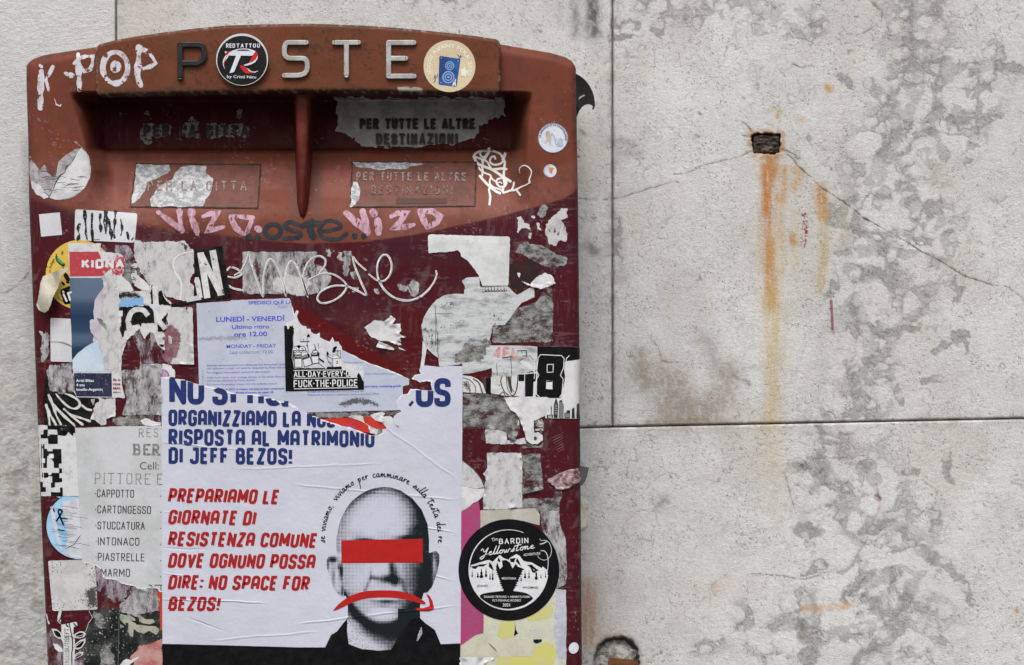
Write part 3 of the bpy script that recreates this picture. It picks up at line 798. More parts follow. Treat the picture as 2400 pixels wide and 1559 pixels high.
    for pts, w, s, rc in RUST:
        if max(p[0] for p in pts) < x0 - 90 or min(p[0] for p in pts) > x1 + 90: continue
        d = segdist(x + 9 * (ex - .5), y, pts) / w
        a = np.exp(-(d ** 2) * .8) * s * np.clip(-.05 + 2.0 * fbm(x / 7, y / 60, 83, 4), 0, 1.12) * (.55 + .9 * fbm(x / 2.8, y / 2.8, 84, 2))
        col = blend(col, rc, np.clip(a, 0, 1))
    for pts, w, s, rc in DIRT_AND_DARK:
        if max(p[0] for p in pts) < x0 - 90 or min(p[0] for p in pts) > x1 + 90: continue
        d = segdist(x + 14 * (ex - .5), y + 14 * (fbm(x / 20, y / 20, 85, 2) - .5), pts) / w
        a = np.exp(-(d ** 2) * .9) * s * np.clip(.25 + 1.4 * fbm(x / 8, y / 14, 87, 3), 0, 1.2)
        col = blend(col, rc, np.clip(a, 0, 1))
    for pts, w, s in BURG:
        d = segdist(x, y, pts) / w
        dots = sst(.56, .62, fbm(x / 3.2, y / 3.2, 91, 2)) if s < .5 else 1
        col = blend(col, (.22, .03, .04), np.clip((1 - sst(.5, 1.1, d)) * (1. if s < .5 else .85) * dots, 0, 1))
    wob = 5 * (fbm(x / 22, y / 22, 93, 3) - .5)
    for pts, w, s in CRACKS:
        if max(p[0] for p in pts) < x0 - 20 or min(p[0] for p in pts) > x1 + 20: continue
        ww = w * (.35 + 1.1 * sst(.35, .8, fbm(x / 19, y / 19, 96, 2)))
        d = segdist(x + wob + 3 * (fbm(x / 5, y / 5, 98, 2) - .5), y + wob, pts) / ww
        a = (1 - sst(.35, 1.25, d)) * s * np.clip(.35 + 1.1 * fbm(x / 14, y / 14, 95, 2), 0, 1)
        col = blend(col, (.30, .26, .20), np.exp(-(d / 5) ** 2) * .3 * s * sst(.4, .6, ex))
        col = blend(col, (.07, .055, .04), np.clip(a, 0, 1) * .9); disp += .00025 * a
    for poly, dp in ((STUB, .013), (HOLE, .017)):
        px = [p[0] for p in poly]; py = [p[1] for p in poly]
        if max(px) < x0 or min(px) > x1 or max(py) < y0 or min(py) > y1: continue
        sd = polysd(x + 7 * (fbm(x / 7, y / 7, 94, 3) - .5), y + 7 * (fbm(x / 8, y / 8, 97, 3) - .5), poly)
        k = sst(-1.5, 3.0, sd); disp += dp * k
        col = blend(col, (.05, .045, .04) if poly is STUB else (.27, .26, .24), sst(-3.5, 2, sd) * (.9 if poly is STUB else .8))
        if poly is STUB: col = blend(col, (.4, .2, .08), np.exp(-((sd + 5) / 7) ** 2) * .75 * sst(.35, .55, fbm(x / 6, y / 6, 89, 3)))
        else:
            rimd = np.exp(-((sd + 3) / 5) ** 2); col = blend(col, (.2, .17, .12), rimd * .5)
            disp += k * .010 * (fbm(x / 16, y / 16, 99, 4) - .5) * -1.
    # worn arris round the stone
    tt = y - ya_; tb = yb_ - y
    ed = np.minimum(np.minimum(x - x0, x1 - x), np.minimum(tt, tb))
    q = np.clip(1 - ed / 4.0, 0, 1); disp += .0016 * q ** 2
    Y = YW + disp
    v = P(x, y, Y)
    f = grid_faces(nx, ny)
    # the stone's four returns
    edge_i = list(range(nx)) + [r * nx + nx - 1 for r in range(1, ny)] + [(ny - 1) * nx + c for c in range(nx - 2, -1, -1)] + [r * nx for r in range(ny - 2, 0, -1)]
    ei = np.array(edge_i); back = P(x[ei], y[ei], np.full(len(ei), YW + .05))
    nb = len(v); m = len(ei); idx = np.arange(m)
    sf = np.stack([ei, ei[(idx + 1) % m], nb + (idx + 1) % m, nb + idx], 1)
    v = np.concatenate([v, back]); f = np.concatenate([f, sf]); col = np.concatenate([col, col[ei] * .6])
    return link_mesh('slab', v, f, m_slab if style == 'breccia' else m_slab_left, wall, smooth=True, attrs={'Col': ('FLOAT_COLOR', np.clip(col, .02, .8))})

def hj(q): return np.interp(q, [-3000, 1362, 1430, 2400, 5000], [1003, 1003, 1001, 981, 930])
def up(q): return (-70 + 0 * q, hj(q) - 1.6)
def lo(q): return (hj(q) + 1.6, 1640 + 0 * q)
slab(1437.5, 2500, -70, 1000, 2.2, 'breccia', 1, up)
slab(274.5, 1433.5, -70, 1000, 2.9, 'breccia', 2, up)
slab(274.5, 2500, 985, 1640, 2.3, 'breccia', 3, lo)
slab(-90, 270.5, -70, 1640, 2.2, 'tooled', 4)
for x0, x1, y0, y1, st in ((-1600, -94, -70, 1640, 'tooled'), (2504, 4000, -70, 1640, 'breccia'), (-1600, 1000, 1644, 3440, 'breccia'), (1004, 4000, 1644, 3440, 'breccia'),
                           (-1600, 700, -1500, -74, 'breccia'), (704, 4000, -1500, -74, 'breccia')):
    slab(x0, x1, y0, y1, 13, st, 6)
bk = [P(np.array(float(a)), np.array(float(b)), np.array(YW + .0045)) for a, b in ((-1600, 3440), (4000, 3440), (4000, -1500), (-1600, -1500))]
# bedding mortar seen in the joints
mort = link_mesh('mortar', bk, [(0, 1, 2, 3)], m_mortar, wall)
# the joint backing must not close the two holes, so it is laid as strips
bpy.data.objects.remove(mort)
def strip(x0, y0, x1, y1, w=4):
    L = math.hypot(x1 - x0, y1 - y0); nxn, nyn = -(y1 - y0) / L * w, (x1 - x0) / L * w
    q = [(x0 + nxn, y0 + nyn), (x1 + nxn, y1 + nyn), (x1 - nxn, y1 - nyn), (x0 - nxn, y0 - nyn)]
    v = [P(np.array(a), np.array(b), np.array(YW + .0040)) for a, b in q]
    f = (0, 1, 2, 3)
    if np.cross(v[1] - v[0], v[2] - v[0])[1] > 0: f = f[::-1]
    return v, f
sv = []; sf = []
for s_ in ((1435.5, -75, 1435.5, 1003), (272.5, -1500, 272.5, 1640), (272.5, 1003, 1430, 1001), (1430, 1001, 2400, 981), (2400, 981, 2500, 979)):
    v_, f_ = strip(*s_); k_ = len(sv); sv += v_; sf.append(tuple(k_ + i for i in f_))
link_mesh('mortar', sv, sf, m_mortar, wall)

# rusted iron stub left in its square hole
m_iron = mat('charred_iron', (.022, .018, .017), (.10, .055, .032), rough=.5, spec=.4, mscale=230, bump=1., bscale=260, bdist=.003, stretch=(.5, 1, 1.2))
gx, gy = np.meshgrid(np.linspace(1761, 1831, 34), np.linspace(312, 364, 24))
dd = YW + .0022 - .006 * (fbm(gx / 18, gy / 9, 3, 4) - .3) + .003 * fbm(gx / 6, gy / 4, 4, 2)
rim = np.minimum(np.minimum(gx - 1761, 1831 - gx), np.minimum(gy - 312, 364 - gy)) + 3 * (fbm(gx / 6, gy / 6, 9, 2) - .5); dd = dd + .010 * (1 - sst(1, 6, rim))
link_mesh('iron_stub', P(gx.ravel(), gy.ravel(), dd.ravel()), grid_faces(34, 24), m_iron, wall, smooth=True)
m_rub = mat('broken_stone', (.46, .45, .42), (.25, .24, .22), rough=.9, mscale=120, bump=1., bscale=200, bdist=.004)
def rubble(cx, cy, r, Y, seed):
    bm = bmesh.new(); bmesh.ops.create_icosphere(bm, subdivisions=4, radius=1)
    c = Pt(cx, cy, Y)
    for v in bm.verts:
        n = float(fbm(v.co.x * 1.6 + seed, v.co.z * 1.6 + v.co.y, seed, 4)); v.co = c + Vector((v.co.x * r * S * 1.15, v.co.y * r * S * .6, v.co.z * r * S * .9)) * (.62 + .7 * n + .12 * float(fbm(v.co.x * 7 + seed, v.co.z * 7 + v.co.y * 3, seed + 3, 2)))
    vs = [tuple(v.co) for v in bm.verts]; fs = [tuple(l.index for l in f.verts) for f in bm.faces]; bm.free()
    return link_mesh('rubble', vs, fs, m_rub, wall, smooth=True)
rubble(1440, 1538, 44, YW + .014, 3); rubble(1412, 1556, 26, YW + .010, 5); rubble(1470, 1532, 24, YW + .013, 8); rubble(1435, 1515, 18, YW + .012, 11)
m_brown = mat('rusted_bar', (.17, .075, .035), (.09, .04, .02), rough=.7, mscale=160, bump=.6)
def boxpx(name, q, Y0, Y1, m, parent, label=None):
    a = [P(np.array(float(x)), np.array(float(y)), np.array(Y0)) for x, y in q]; b = [P(np.array(float(x)), np.array(float(y)), np.array(Y1)) for x, y in q]
    n = len(q); f = [tuple(range(n)), tuple(range(2 * n - 1, n - 1, -1))] + [(i, i + n, (i + 1) % n + n, (i + 1) % n) for i in range(n)]
    o = link_mesh(name, a + b, f, m, parent, label=label)
    bm = bmesh.new(); bm.from_mesh(o.data); bmesh.ops.recalc_face_normals(bm, faces=bm.faces); bm.to_mesh(o.data); bm.free()
    return o
boxpx('iron_bar', [(1426, 1541), (1496, 1547), (1496, 1580), (1428, 1580)], YW - .012, YW + .03, m_brown, wall)

# ================================================================== THE MAILBOX
box = thing('mailbox', 'faded red wall post box with two letter slots, covered in torn stickers and graffiti', 'mailbox', world=(float(P(np.array(710.), np.array(0.), np.array(.1))[0]), .1, 0))
m_paint = mat('red_paint', (.2, .05, .03), attr='Col', rough=.45, spec=.07, fine=.10, bump=.22, bscale=700, bdist=.0004)
TERR = np.array([.150, .043, .025]); MAR = np.array([.060, .0078, .0115])
def bound(x):
    return np.interp(x, [50, 90, 180, 260, 360, 480, 600, 720, 860, 1000, 1150, 1260, 1320, 1345, 1370], [462, 470, 500, 518, 533, 546, 562, 572, 566, 545, 512, 484, 466, 452, 420])
def body_col(x, y):
    n1 = fbm(x / 90, y / 90, 101, 4); n2 = fbm(x / 14, y / 14, 103, 3); n3 = fbm(x / 240, y / 60, 105, 3)
    up_ = TERR[None, :] * (0.86 + .32 * n1)[:, None]
    up_ = blend(up_, (.195, .070, .052), sst(.25, .6, n3) * sst(345, 400, y) * .85)
    up_ = blend(up_, (.125, .034, .028), sst(.5, .7, fbm(x / 60, y / 60, 107, 3)) * .5)
    up_ = blend(up_, (.06, .026, .018), sst(.62, .78, n2) * .25)
    mar = MAR[None, :] * (0.82 + .36 * n1)[:, None]
    mar = blend(mar, (.050, .013, .020), sst(.5, .72, n3) * .6)
    mar = blend(mar, (.08, .035, .035), sst(.66, .8, fbm(x / 7, y / 22, 109, 3)) * .22)
    gs = sst(.56, .74, fbm(x / 16 + y / 60, y / 34, 161, 4)) * sst(.42, .62, fbm(x / 90, y / 90, 163, 2)); mar = blend(mar, (.14, .105, .11), gs * .34)
    sc_ = sst(.70, .76, fbm(x / 34 + y / 9, y / 3, 165, 2)) * sst(.5, .6, fbm(x / 60, y / 60, 167, 2)); mar = blend(mar, (.20, .12, .12), sc_ * .35)
    # dust film below the notice's diagonal edge, cleaner crimson above it
    clean = polysd(x, y, T('G', [(1080, 60), (1110, 90), (1320, 195), (1700, 440), (1960, 600), (2270, 830), (2280, 1000), (1500, 700), (1100, 250)]))
    mar = blend(mar, (.095, .0065, .0075), sst(-1, 1, clean) * .8)
    mar = blend(mar, (.08, .007, .008), sst(-1, 1, polysd(x, y, T('E', [(20, 1170), (310, 1170), (300, 1546), (290, 2000), (150, 1950), (20, 1900)]))) * .55)
    dust = polysd(x, y, T('G', [(1320, 195), (1700, 440), (1960, 600), (2270, 830), (2270, 300), (1900, 100), (1500, 100)]))
    mar = blend(mar, (.11, .045, .043), sst(-1, 30, dust) * (.25 + .5 * sst(.55, .7, fbm(x / 4, y / 4, 111, 2))) * .6)
    b = bound(x) + 3 * (n2 - .5)
    soft = np.interp(x, [60, 500, 800], [14, 5, 1.6])
    k = sst(-1, 1, (b - y) / soft)
    col = mar + (up_ - mar) * k[:, None]
    purp = np.exp(-((y - b - 14) / 22) ** 2) * (1 - sst(600, 900, x)) * .5
    col = blend(col, (.055, .018, .022), purp)
    # unfaded paint inside the letter slots, with the recess shade put into its colour
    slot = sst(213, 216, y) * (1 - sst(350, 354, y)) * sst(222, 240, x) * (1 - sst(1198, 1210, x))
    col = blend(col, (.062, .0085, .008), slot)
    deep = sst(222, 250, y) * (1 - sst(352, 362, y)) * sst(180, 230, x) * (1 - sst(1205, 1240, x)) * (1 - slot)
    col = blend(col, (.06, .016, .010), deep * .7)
    # brown-grey bands along the corners and gaps
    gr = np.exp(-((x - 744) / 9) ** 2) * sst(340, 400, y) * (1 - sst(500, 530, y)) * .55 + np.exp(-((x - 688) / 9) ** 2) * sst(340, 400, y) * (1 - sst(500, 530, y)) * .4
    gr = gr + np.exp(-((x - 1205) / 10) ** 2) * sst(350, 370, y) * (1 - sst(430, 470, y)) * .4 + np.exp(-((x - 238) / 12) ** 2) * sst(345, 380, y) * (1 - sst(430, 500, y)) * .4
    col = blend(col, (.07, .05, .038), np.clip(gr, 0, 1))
    # scratches and small chips
    rub = sst(.60, .72, fbm(x / 3, y / 40, 143, 3)) * sst(.5, .65, fbm(x / 70, y / 70, 145, 2)); col = blend(col, (.13, .06, .055), rub * .3)
    sm = sst(.5, .75, fbm(x / 34, y / 46, 147, 4)) * k; col = blend(col, (.085, .038, .024), sm * .35)
    edg = np.minimum(x - left(y), np.minimum(right(y) - x, y - top(x))); col = blend(col, (.045, .028, .022), np.exp(-(edg / 7) ** 2) * sst(.5, .65, n2) * .7)
    ch = sst(.77, .85, fbm(x / 5, y / 5, 115, 2)) * sst(.5, .7, fbm(x / 80, y / 80, 117, 2))
    col = blend(col, (.30, .22, .20), ch * .5)
    return np.clip(col, 0.003, .8)

nx = 440
u = np.linspace(0, 1, nx); u = .5 - .5 * np.cos(np.pi * (.08 + .84 * u)); u = (u - u[0]) / (u[-1] - u[0])
# rows run from the crown down past the picture's foot
yy = np.concatenate([np.linspace(0, 1, 8) ** 1.5 * 30, np.linspace(30, 1640, 640)[1:], np.linspace(1640, 1900, 20)[1:]])
ny = len(yy)
Xg = np.zeros((ny, nx)); Yg = np.zeros((ny, nx))
for j in range(ny):
    xs0 = left(np.array(400.)) + 0 * u
    X_ = np.interp(0, [0], [0])
    t0 = top(64 + u * (1350 - 64))
    w = yy[j] / 1900.
    ytop = t0; yb = 1900.
    Yr = ytop + (yb - ytop) * (yy[j] / 1900.)
    Xg[j] = left(Yr) + (right(Yr) - left(Yr)) * u; Yg[j] = Yr
dep = body_depth(Xg, Yg)
v = P(Xg.ravel(), Yg.ravel(), dep.ravel()); f = grid_faces(nx, ny)
cl = body_col(Xg.ravel(), Yg.ravel())
ei = np.array(list(range(nx)) + [r * nx + nx - 1 for r in range(1, ny)] + [(ny - 1) * nx + c for c in range(nx - 2, -1, -1)] + [r * nx for r in range(ny - 2, 0, -1)])
m_ = len(ei); idx = np.arange(m_); nb = len(v)
bx_ = v[ei].copy(); bx_[:, 1] = YW - .004
sf_ = np.stack([ei, ei[(idx + 1) % m_], nb + (idx + 1) % m_, nb + idx], 1)
v = np.concatenate([v, bx_]); f = np.concatenate([f, sf_]); cl = np.concatenate([cl, cl[ei] * .8])
link_mesh('body', v, f, m_paint, box, smooth=True, attrs={'Col': ('FLOAT_COLOR', cl)})
# foot and post below the picture
m_post = mat('post_paint', (.047, .008, .010), (.035, .007, .008), rough=.5, mscale=20)
zb = float(P(np.array(700.), np.array(1900.), np.array(0.))[2])
def boxw(name, x0, x1, y0, y1, z0, z1, m, parent):
    vs = [(x, y, z) for x in (x0, x1) for y in (y0, y1) for z in (z0, z1)]
    fs = [(0, 1, 3, 2), (4, 6, 7, 5), (0, 4, 5, 1), (2, 3, 7, 6), (0, 2, 6, 4), (1, 5, 7, 3)]
    return link_mesh(name, vs, fs, m, parent)
bcx = float(P(np.array(715.), np.array(0.), np.array(0.))[0])
boxw('post', bcx - .06, bcx + .06, .05, .15, .012, zb, m_post, box)
boxw('foot_plate', bcx - .13, bcx + .13, .0, .19, 0, .012, m_post, box)

# the proud hood plate that carries the raised letters
m_plate = mat('hood_paint', (.2, .06, .03), attr='Col', rough=.45, spec=.09, fine=.16, specks=.40, sscale=520, speckcol=(.06, .03, .02), bump=.35, bscale=420, bdist=.0005)
pl_top = [(233, 104), (276, 93), (330, 84), (385, 75.5), (455, 67), (528, 60), (620, 57), (720, 55.5), (790, 57.5), (855, 60), (950, 67), (1041, 76), (1110, 84), (1163, 92)]
pl = [(227, 113)] + pl_top + [(1171, 99), (1173, 120), (1173, 190), (1172, 213), (1166, 219), (1000, 216.5), (850, 214.5), (700, 214), (560, 215.5), (400, 219), (300, 222), (234, 224), (226, 218), (224, 170)]
def plate_mesh():
    xs = np.linspace(224, 1173, 330); rows = np.linspace(0, 1, 60)
    tx = [p[0] for p in pl_top]; ty = [p[1] for p in pl_top]
    def yt(x): return np.interp(x, [224, 227] + tx + [1171, 1173], [122, 110] + ty + [97, 106])
    def yb_(x): return np.interp(x, [224, 226, 234, 300, 400, 560, 700, 850, 1000, 1166, 1171, 1173], [212, 218, 223.5, 222, 219, 215.5, 214, 214.5, 216.5, 219, 214, 208])
    gx = np.tile(xs, (60, 1)); gy = yt(gx) + (yb_(gx) - yt(gx)) * rows[:, None]
    d = np.minimum(np.minimum(gx - 224, 1173 - gx), np.minimum(gy - yt(gx), yb_(gx) - gy))
    q = np.clip(1 - d / 8, 0, 1); dp = PLATE + .0028 * (1 - np.sqrt(np.clip(1 - q * q, 0, 1))) + .0004 * (fbm(gx / 30, gy / 30, 5, 3) - .5)
    x = gx.ravel(); y = gy.ravel()
    n1 = fbm(x / 70, y / 40, 121, 4); n2 = fbm(x / 9, y / 9, 123, 3)
    col = np.array([[.135, .042, .021]]) * (.80 + .38 * n1)[:, None]
    col = blend(col, (.11, .050, .022), sst(.5, .72, fbm(x / 50, y / 50, 125, 3)) * .55)
    col = blend(col, (.05, .030, .020), sst(.55, .7, n2) * sst(.45, .65, fbm(x / 60, y / 30, 127, 3)) * .7)
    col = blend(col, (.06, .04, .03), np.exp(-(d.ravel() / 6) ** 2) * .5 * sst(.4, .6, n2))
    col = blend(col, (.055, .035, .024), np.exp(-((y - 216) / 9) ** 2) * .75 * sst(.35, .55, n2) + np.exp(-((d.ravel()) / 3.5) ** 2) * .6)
    col = blend(col, (.36, .28, .25), np.exp(-((d.ravel() - 1) / 3) ** 2) * .6 * sst(.62, .72, fbm(x / 6, y / 6, 129, 2)))
    col = blend(col, (.42, .40, .34), sst(-1.5, 1, polysd(x + 6 * (n2 - .5), y + 6 * (n2 - .5), [(932, 206), (945, 203), (990, 207), (988, 216), (935, 215)])) * .9)
    col = blend(col, (.05, .035, .03), (1 - sst(.6, 1.4, segdist(x + 4 * (n2 - .5), y + 4 * (n2 - .5), [(885, 212), (905, 209), (925, 214), (932, 203), (960, 205), (985, 206), (1000, 205)]))) * .8)
    nx, ny = 330, 60; v = P(x, y, dp.ravel()); f = grid_faces(nx, ny)
    ei = np.array(list(range(nx)) + [r * nx + nx - 1 for r in range(1, ny)] + [(ny - 1) * nx + c for c in range(nx - 2, -1, -1)] + [r * nx for r in range(ny - 2, 0, -1)])
    m = len(ei); idx = np.arange(m); nb = len(v); b = v[ei].copy(); b[:, 1] = .004
    v = np.concatenate([v, b]); f = np.concatenate([f, np.stack([ei, ei[(idx + 1) % m], nb + (idx + 1) % m, nb + idx], 1)]); col = np.concatenate([col, col[ei] * .7])
    return link_mesh('hood_plate', v, f, m_plate, box, smooth=True, attrs={'Col': ('FLOAT_COLOR', np.clip(col, .004, .8))})
hood = plate_mesh()

# raised letters P S T E (the O hides under a sticker)
m_alu = mat('worn_aluminium', (.40, .40, .39), (.30, .29, .28), rough=.55, spec=.3, mscale=90, specks=.30, sscale=600, bump=.4, bscale=350, metal=.15)
m_blk = mat('black_letter_paint', (.008, .009, .011), (.018, .018, .02), rough=.42, spec=.25, mscale=120, bump=.3)
def raised(ch, x, y, h, w, sw, m, font):
    ls = glyph_lines(ch, x, y, h, total=w, sw=sw / h, font=font)
    o = strokes(hood, 'letter', ls, m, level=0, width=sw, base=PLATE, cap=True, thick=.0030, step=4)
    bv = o.modifiers.new('bevel', 'BEVEL'); bv.width = .0009; bv.segments = 2; bv.limit_method = 'ANGLE'; bv.angle_limit = R(50)
    return o
PG = dict(G)
PG['E'] = (.52, [[(.54, 0), (0, 0), (0, 1), (.54, 1)], [(0, .47), (.36, .47)]])
PG['S'] = (.52, [[(.52, .0), (.2, 0, .2), (0.0, .0, .22), (0, .48, .2), (.30, .48), (.55, .48, .22), (.55, 1, .26), (0, 1)]])
PG['T'] = (.58, [[(0, 0), (.58, 0)], [(.29, 0), (.29, 1)]])
PG['P'] = (.58, [[(0, 1), (0, 0), (.3, 0), (.60, 0, .28), (.60, .56, .28), (0, .56)]])
raised('P', 415.5, 98, 91, 68, 12.8, m_blk, PG)
raised('S', 660, 94, 89, 64, 11.8, m_alu, PG)
raised('T', 777, 94, 89, 70, 11.8, m_alu, PG)
raised('E', 903.5, 94, 91, 72, 12.2, m_alu, PG)

# fin between the two slots
m_fin = mat('fin_paint', (.085, .012, .010), (.11, .026, .018), rough=.4, spec=.12, mscale=60, bump=.2)
def fin():
    ys = np.linspace(214, 516, 60); cols = 15; V = []
    for y in ys:
        t = (y - 214) / 302
        x0 = np.interp(y, [214, 480, 505, 516], [686, 695, 699, 706]); x1 = np.interp(y, [214, 240, 480, 505, 516], [752, 744, 727, 722, 714])
        xm0 = x0 + 6; xm1 = np.interp(y, [214, 350, 516], [724, 718, 712]); yf = np.interp(y, [214, 470, 505, 516], [.003, -.002, .001, .006])
        bk = float(body_depth(np.array([(x0 + x1) / 2]), np.array([y]))[0]) + .003; bk = max(bk, yf + .003)
        for c in range(cols):
            s = c / (cols - 1)
            if s < .2: xx = x0 + (xm0 - x0) * s / .2; dd = bk + (yf - bk) * sst(0, 1, s / .2)
            elif s < .65: xx = xm0 + (xm1 - xm0) * (s - .2) / .45; dd = yf - .0015 * math.sin(math.pi * (s - .2) / .45)
            else: xx = xm1 + (x1 - xm1) * (s - .65) / .35; dd = yf + (bk - yf) * sst(0, 1, (s - .65) / .35)
            V.append(P(np.array(xx), np.array(y), np.array(float(dd))))
    return link_mesh('divider', np.array(V), grid_faces(cols, 60), m_fin, box, smooth=True)
fin()

# flaps with their raised words inside the slots
m_flapg = mat('worn_flap_metal', (.42, .42, .40), (.27, .27, .255), rough=.5, spec=.3, mscale=70, alpha='cov', fuzz=.3, bump=.2)
m_flapw = mat('flap_word_dark', (.006, .004, .004), (.012, .006, .006), rough=.4, spec=.3, mscale=200)
m_flapw2 = mat('flap_word_maroon', (.022, .004, .004), (.010, .003, .003), rough=.4, spec=.3, mscale=200)
flapR = patch(box, 'flap_coating', T('B', [(275, 740), (1560, 740), (1555, 870), (1480, 900), (1400, 930), (1345, 960), (1330, 1045), (1240, 1060), (1190, 1090), (1060, 1095), (700, 1115), (520, 1105), (450, 1075), (430, 1035), (330, 990), (285, 975)]),
              m_flapg, level=1, step=2.2, soft=1.4, namp=9, nscale=16, seed=4, label='worn grey coating on the right letter flap')
strokes(flapR, 'raised_words', glyph_lines('PER TUTTE LE ALTRE', 844, 277, 26, total=268, sw=.26, gap=.34, space=.8, font=GA), m_flapw, level=3, width=6.4, thick=.0016)
strokes(flapR, 'raised_words', glyph_lines('DESTINAZIONI', 882, 312, 27, total=190, sw=.26, gap=.36, font=GA), m_flapw2, level=3, width=6.2, thick=.0016)
m_flake = mat('bare_metal_flake', (.26, .26, .25), (.16, .16, .16), rough=.5, mscale=200, alpha='cov', fuzz=.5, wear=.38, wscale=260)
flapL = patch(box, 'flap_coating', [T('A', [(1085, 935), (1300, 940), (1290, 1030), (1150, 1040), (1150, 1090), (1090, 1090), (1060, 1040)]), T('A', [(1380, 945), (1440, 890), (1500, 930), (1500, 1040), (1380, 1035)]), T('A', [(1560, 935), (1880, 930), (1890, 1035), (1570, 1040)]),
              T('A', [(1080, 860), (1130, 830), (1140, 900)]), T('A', [(1790, 820), (1830, 830), (1815, 910), (1795, 900)]), T('A', [(900, 850), (1000, 850), (1000, 865), (900, 865)])], m_flake, level=1, step=2.2, soft=1.4, namp=7, nscale=12, seed=9, label='flaked grey metal on the left letter flap')
strokes(flapL, 'raised_words', glyph_lines("PER LA CITTA", 336, 292, 29, total=246, sw=.26, gap=.34, space=.8, font=GA), m_flapw2, level=3, width=6.4, thick=.0016)

# name plates let into the sloping front
m_foil = mat('bare_zinc', (.37, .37, .38), (.17, .175, .185), rough=.45, spec=.4, mscale=200, mlo=.38, mhi=.6, alpha='cov', fuzz=.25, bump=.6, bscale=500, metal=.15)
m_groove = mat('dark_groove', (.03, .022, .018), (.07, .04, .03), rough=.7, mscale=200)
m_emb = mat('embossed_word', (.25, .21, .20), (.16, .10, .09), rough=.5, mscale=300, wear=.35, wscale=400)
m_emb2 = mat('embossed_word_rust', (.12, .05, .04), (.2, .15, .14), rough=.5, mscale=300, wear=.3, wscale=400)
for q, s_ in ((T('A', [(1030, 1235), (1968, 1243), (1945, 1570), (985, 1560)]), 0), (T('B', [(405, 1222), (1340, 1225), (1330, 1555), (390, 1562)]), 1)):
    npo = patch(box, 'name_plate', q, mat('name_plate_paint2', (.140, .048, .035), (.105, .038, .028), rough=.45, mscale=90, specks=.15, sscale=500, speckcol=(.25, .20, .19), bump=.5, bscale=330, alpha='cov', fuzz=0.), level=3, step=4, soft=1.0, namp=0)
    strokes(npo, 'gap', [(q, 3.4, 'c')], m_groove, level=4, step=8, jitter=.5)
    if s_ == 0:
        patch(npo, 'bare_patch', [T('A', [(1035, 1240), (1275, 1245), (1285, 1285), (1190, 1345), (1110, 1380), (1100, 1440), (1060, 1490), (990, 1545)]), T('A', [(1385, 1250), (1555, 1250), (1560, 1310), (1610, 1350), (1600, 1440), (1555, 1500), (1530, 1560), (1140, 1560), (1130, 1500), (1180, 1440), (1200, 1400), (1290, 1360), (1330, 1300)])], m_foil, level=5, step=2.4, soft=1.2, namp=3, seed=3)
        strokes(npo, 'embossed_words', glyph_lines('PER LA CITTA', 346, 424, 23, total=232, sw=.16, gap=.5, space=.7, font=GA), m_emb, level=7, width=3.6, step=6)
    else:
        patch(npo, 'bare_patch', [T('B', [(410, 1225), (900, 1228), (950, 1240), (800, 1275), (600, 1280), (440, 1262)]), T('B', [(408, 1372), (440, 1370), (462, 1440), (450, 1500), (430, 1546), (390, 1560)])], m_foil, level=5, step=2.4, soft=1.2, namp=4, seed=6)
        strokes(npo, 'embossed_words', glyph_lines('PER TUTTE LE ALTRE', 836, 403, 20, total=255, sw=.16, gap=.5, space=.7, font=GA, rot=.3), m_emb, level=7, width=3.8, step=6)
        strokes(npo, 'embossed_words', glyph_lines('DESTINAZIONI', 870, 434, 21, total=190, sw=.16, gap=.5, font=GA), m_emb2, level=7, width=3.6, step=6)
        sheet(npo, 'faded_strip', T('B', [(735, 1497), (1120, 1495), (1122, 1538), (735, 1540)]), mat('faded_strip', (.085, .042, .036), rough=.6), level=5.5, thick=0)

# painted tags on the metal
m_white = mat('white_marker', (.56, .54, .58), (.36, .28, .30), rough=.6, mscale=120, mdet=9, mrough=.72, mlo=.46, mhi=.7, wear=.36, wscale=170, bump=.2)
m_pink = mat('pink_marker', (.46, .29, .37), (.28, .15, .17), rough=.6, mscale=110, mdet=8, mrough=.72, wear=.26, wscale=240, stretch=(1.6, 1, .6))
m_bink = mat('black_marker', (.018, .022, .027), (.032, .035, .04), rough=.5, mscale=140)
strokes(box, 'graffiti', [(T('A', [(312, 540), (308, 640), (306, 740), (305, 815)]), [12, 15, 14, 12]), (T('A', [(398, 505), (372, 560), (345, 605)]), [9, 8, 7]), (T('A', [(345, 605), (360, 650), (372, 710)]), [9, 7, 2]),
   (T('A', [(302, 495), (315, 505)]), 6), (T('A', [(412, 745), (425, 790), (455, 800), (460, 790)]), [1, 2, 4, 3]), (T('A', [(492, 552), (520, 565), (548, 572)]), [7, 13, 9]),
   (T('A', [(590, 410), (592, 480), (598, 600), (600, 680)]), [10, 14, 12, 12]), (T('A', [(560, 480), (600, 440), (650, 425), (700, 425), (698, 480), (680, 525), (635, 540), (612, 500)]), [7, 8, 8, 9, 8, 9, 7, 5])], m_white, level=1, width=8, jitter=.3, step=3, label='white marker letters K and P on the left corner')
strokes(box, 'graffiti', [(T('A', circle(870, 512, 94, 40, 118)), 12, 'c'), (T('A', circle(872, 505, 20, 20, 24)), 16, 'c'), (T('A', [(1050, 360), (1045, 460), (1036, 560), (1045, 600), (1062, 645)]), [13, 13, 16, 16, 12]),
   (T('A', [(1060, 368), (1105, 385), (1150, 430), (1178, 480), (1130, 505), (1060, 525)]), [10, 10, 9, 9, 9, 9])], m_white, level=1, width=10, base=PLATE, jitter=.3, step=3, label='white marker letters O and P on the hood')
zz = lambda l, w: (l, w)
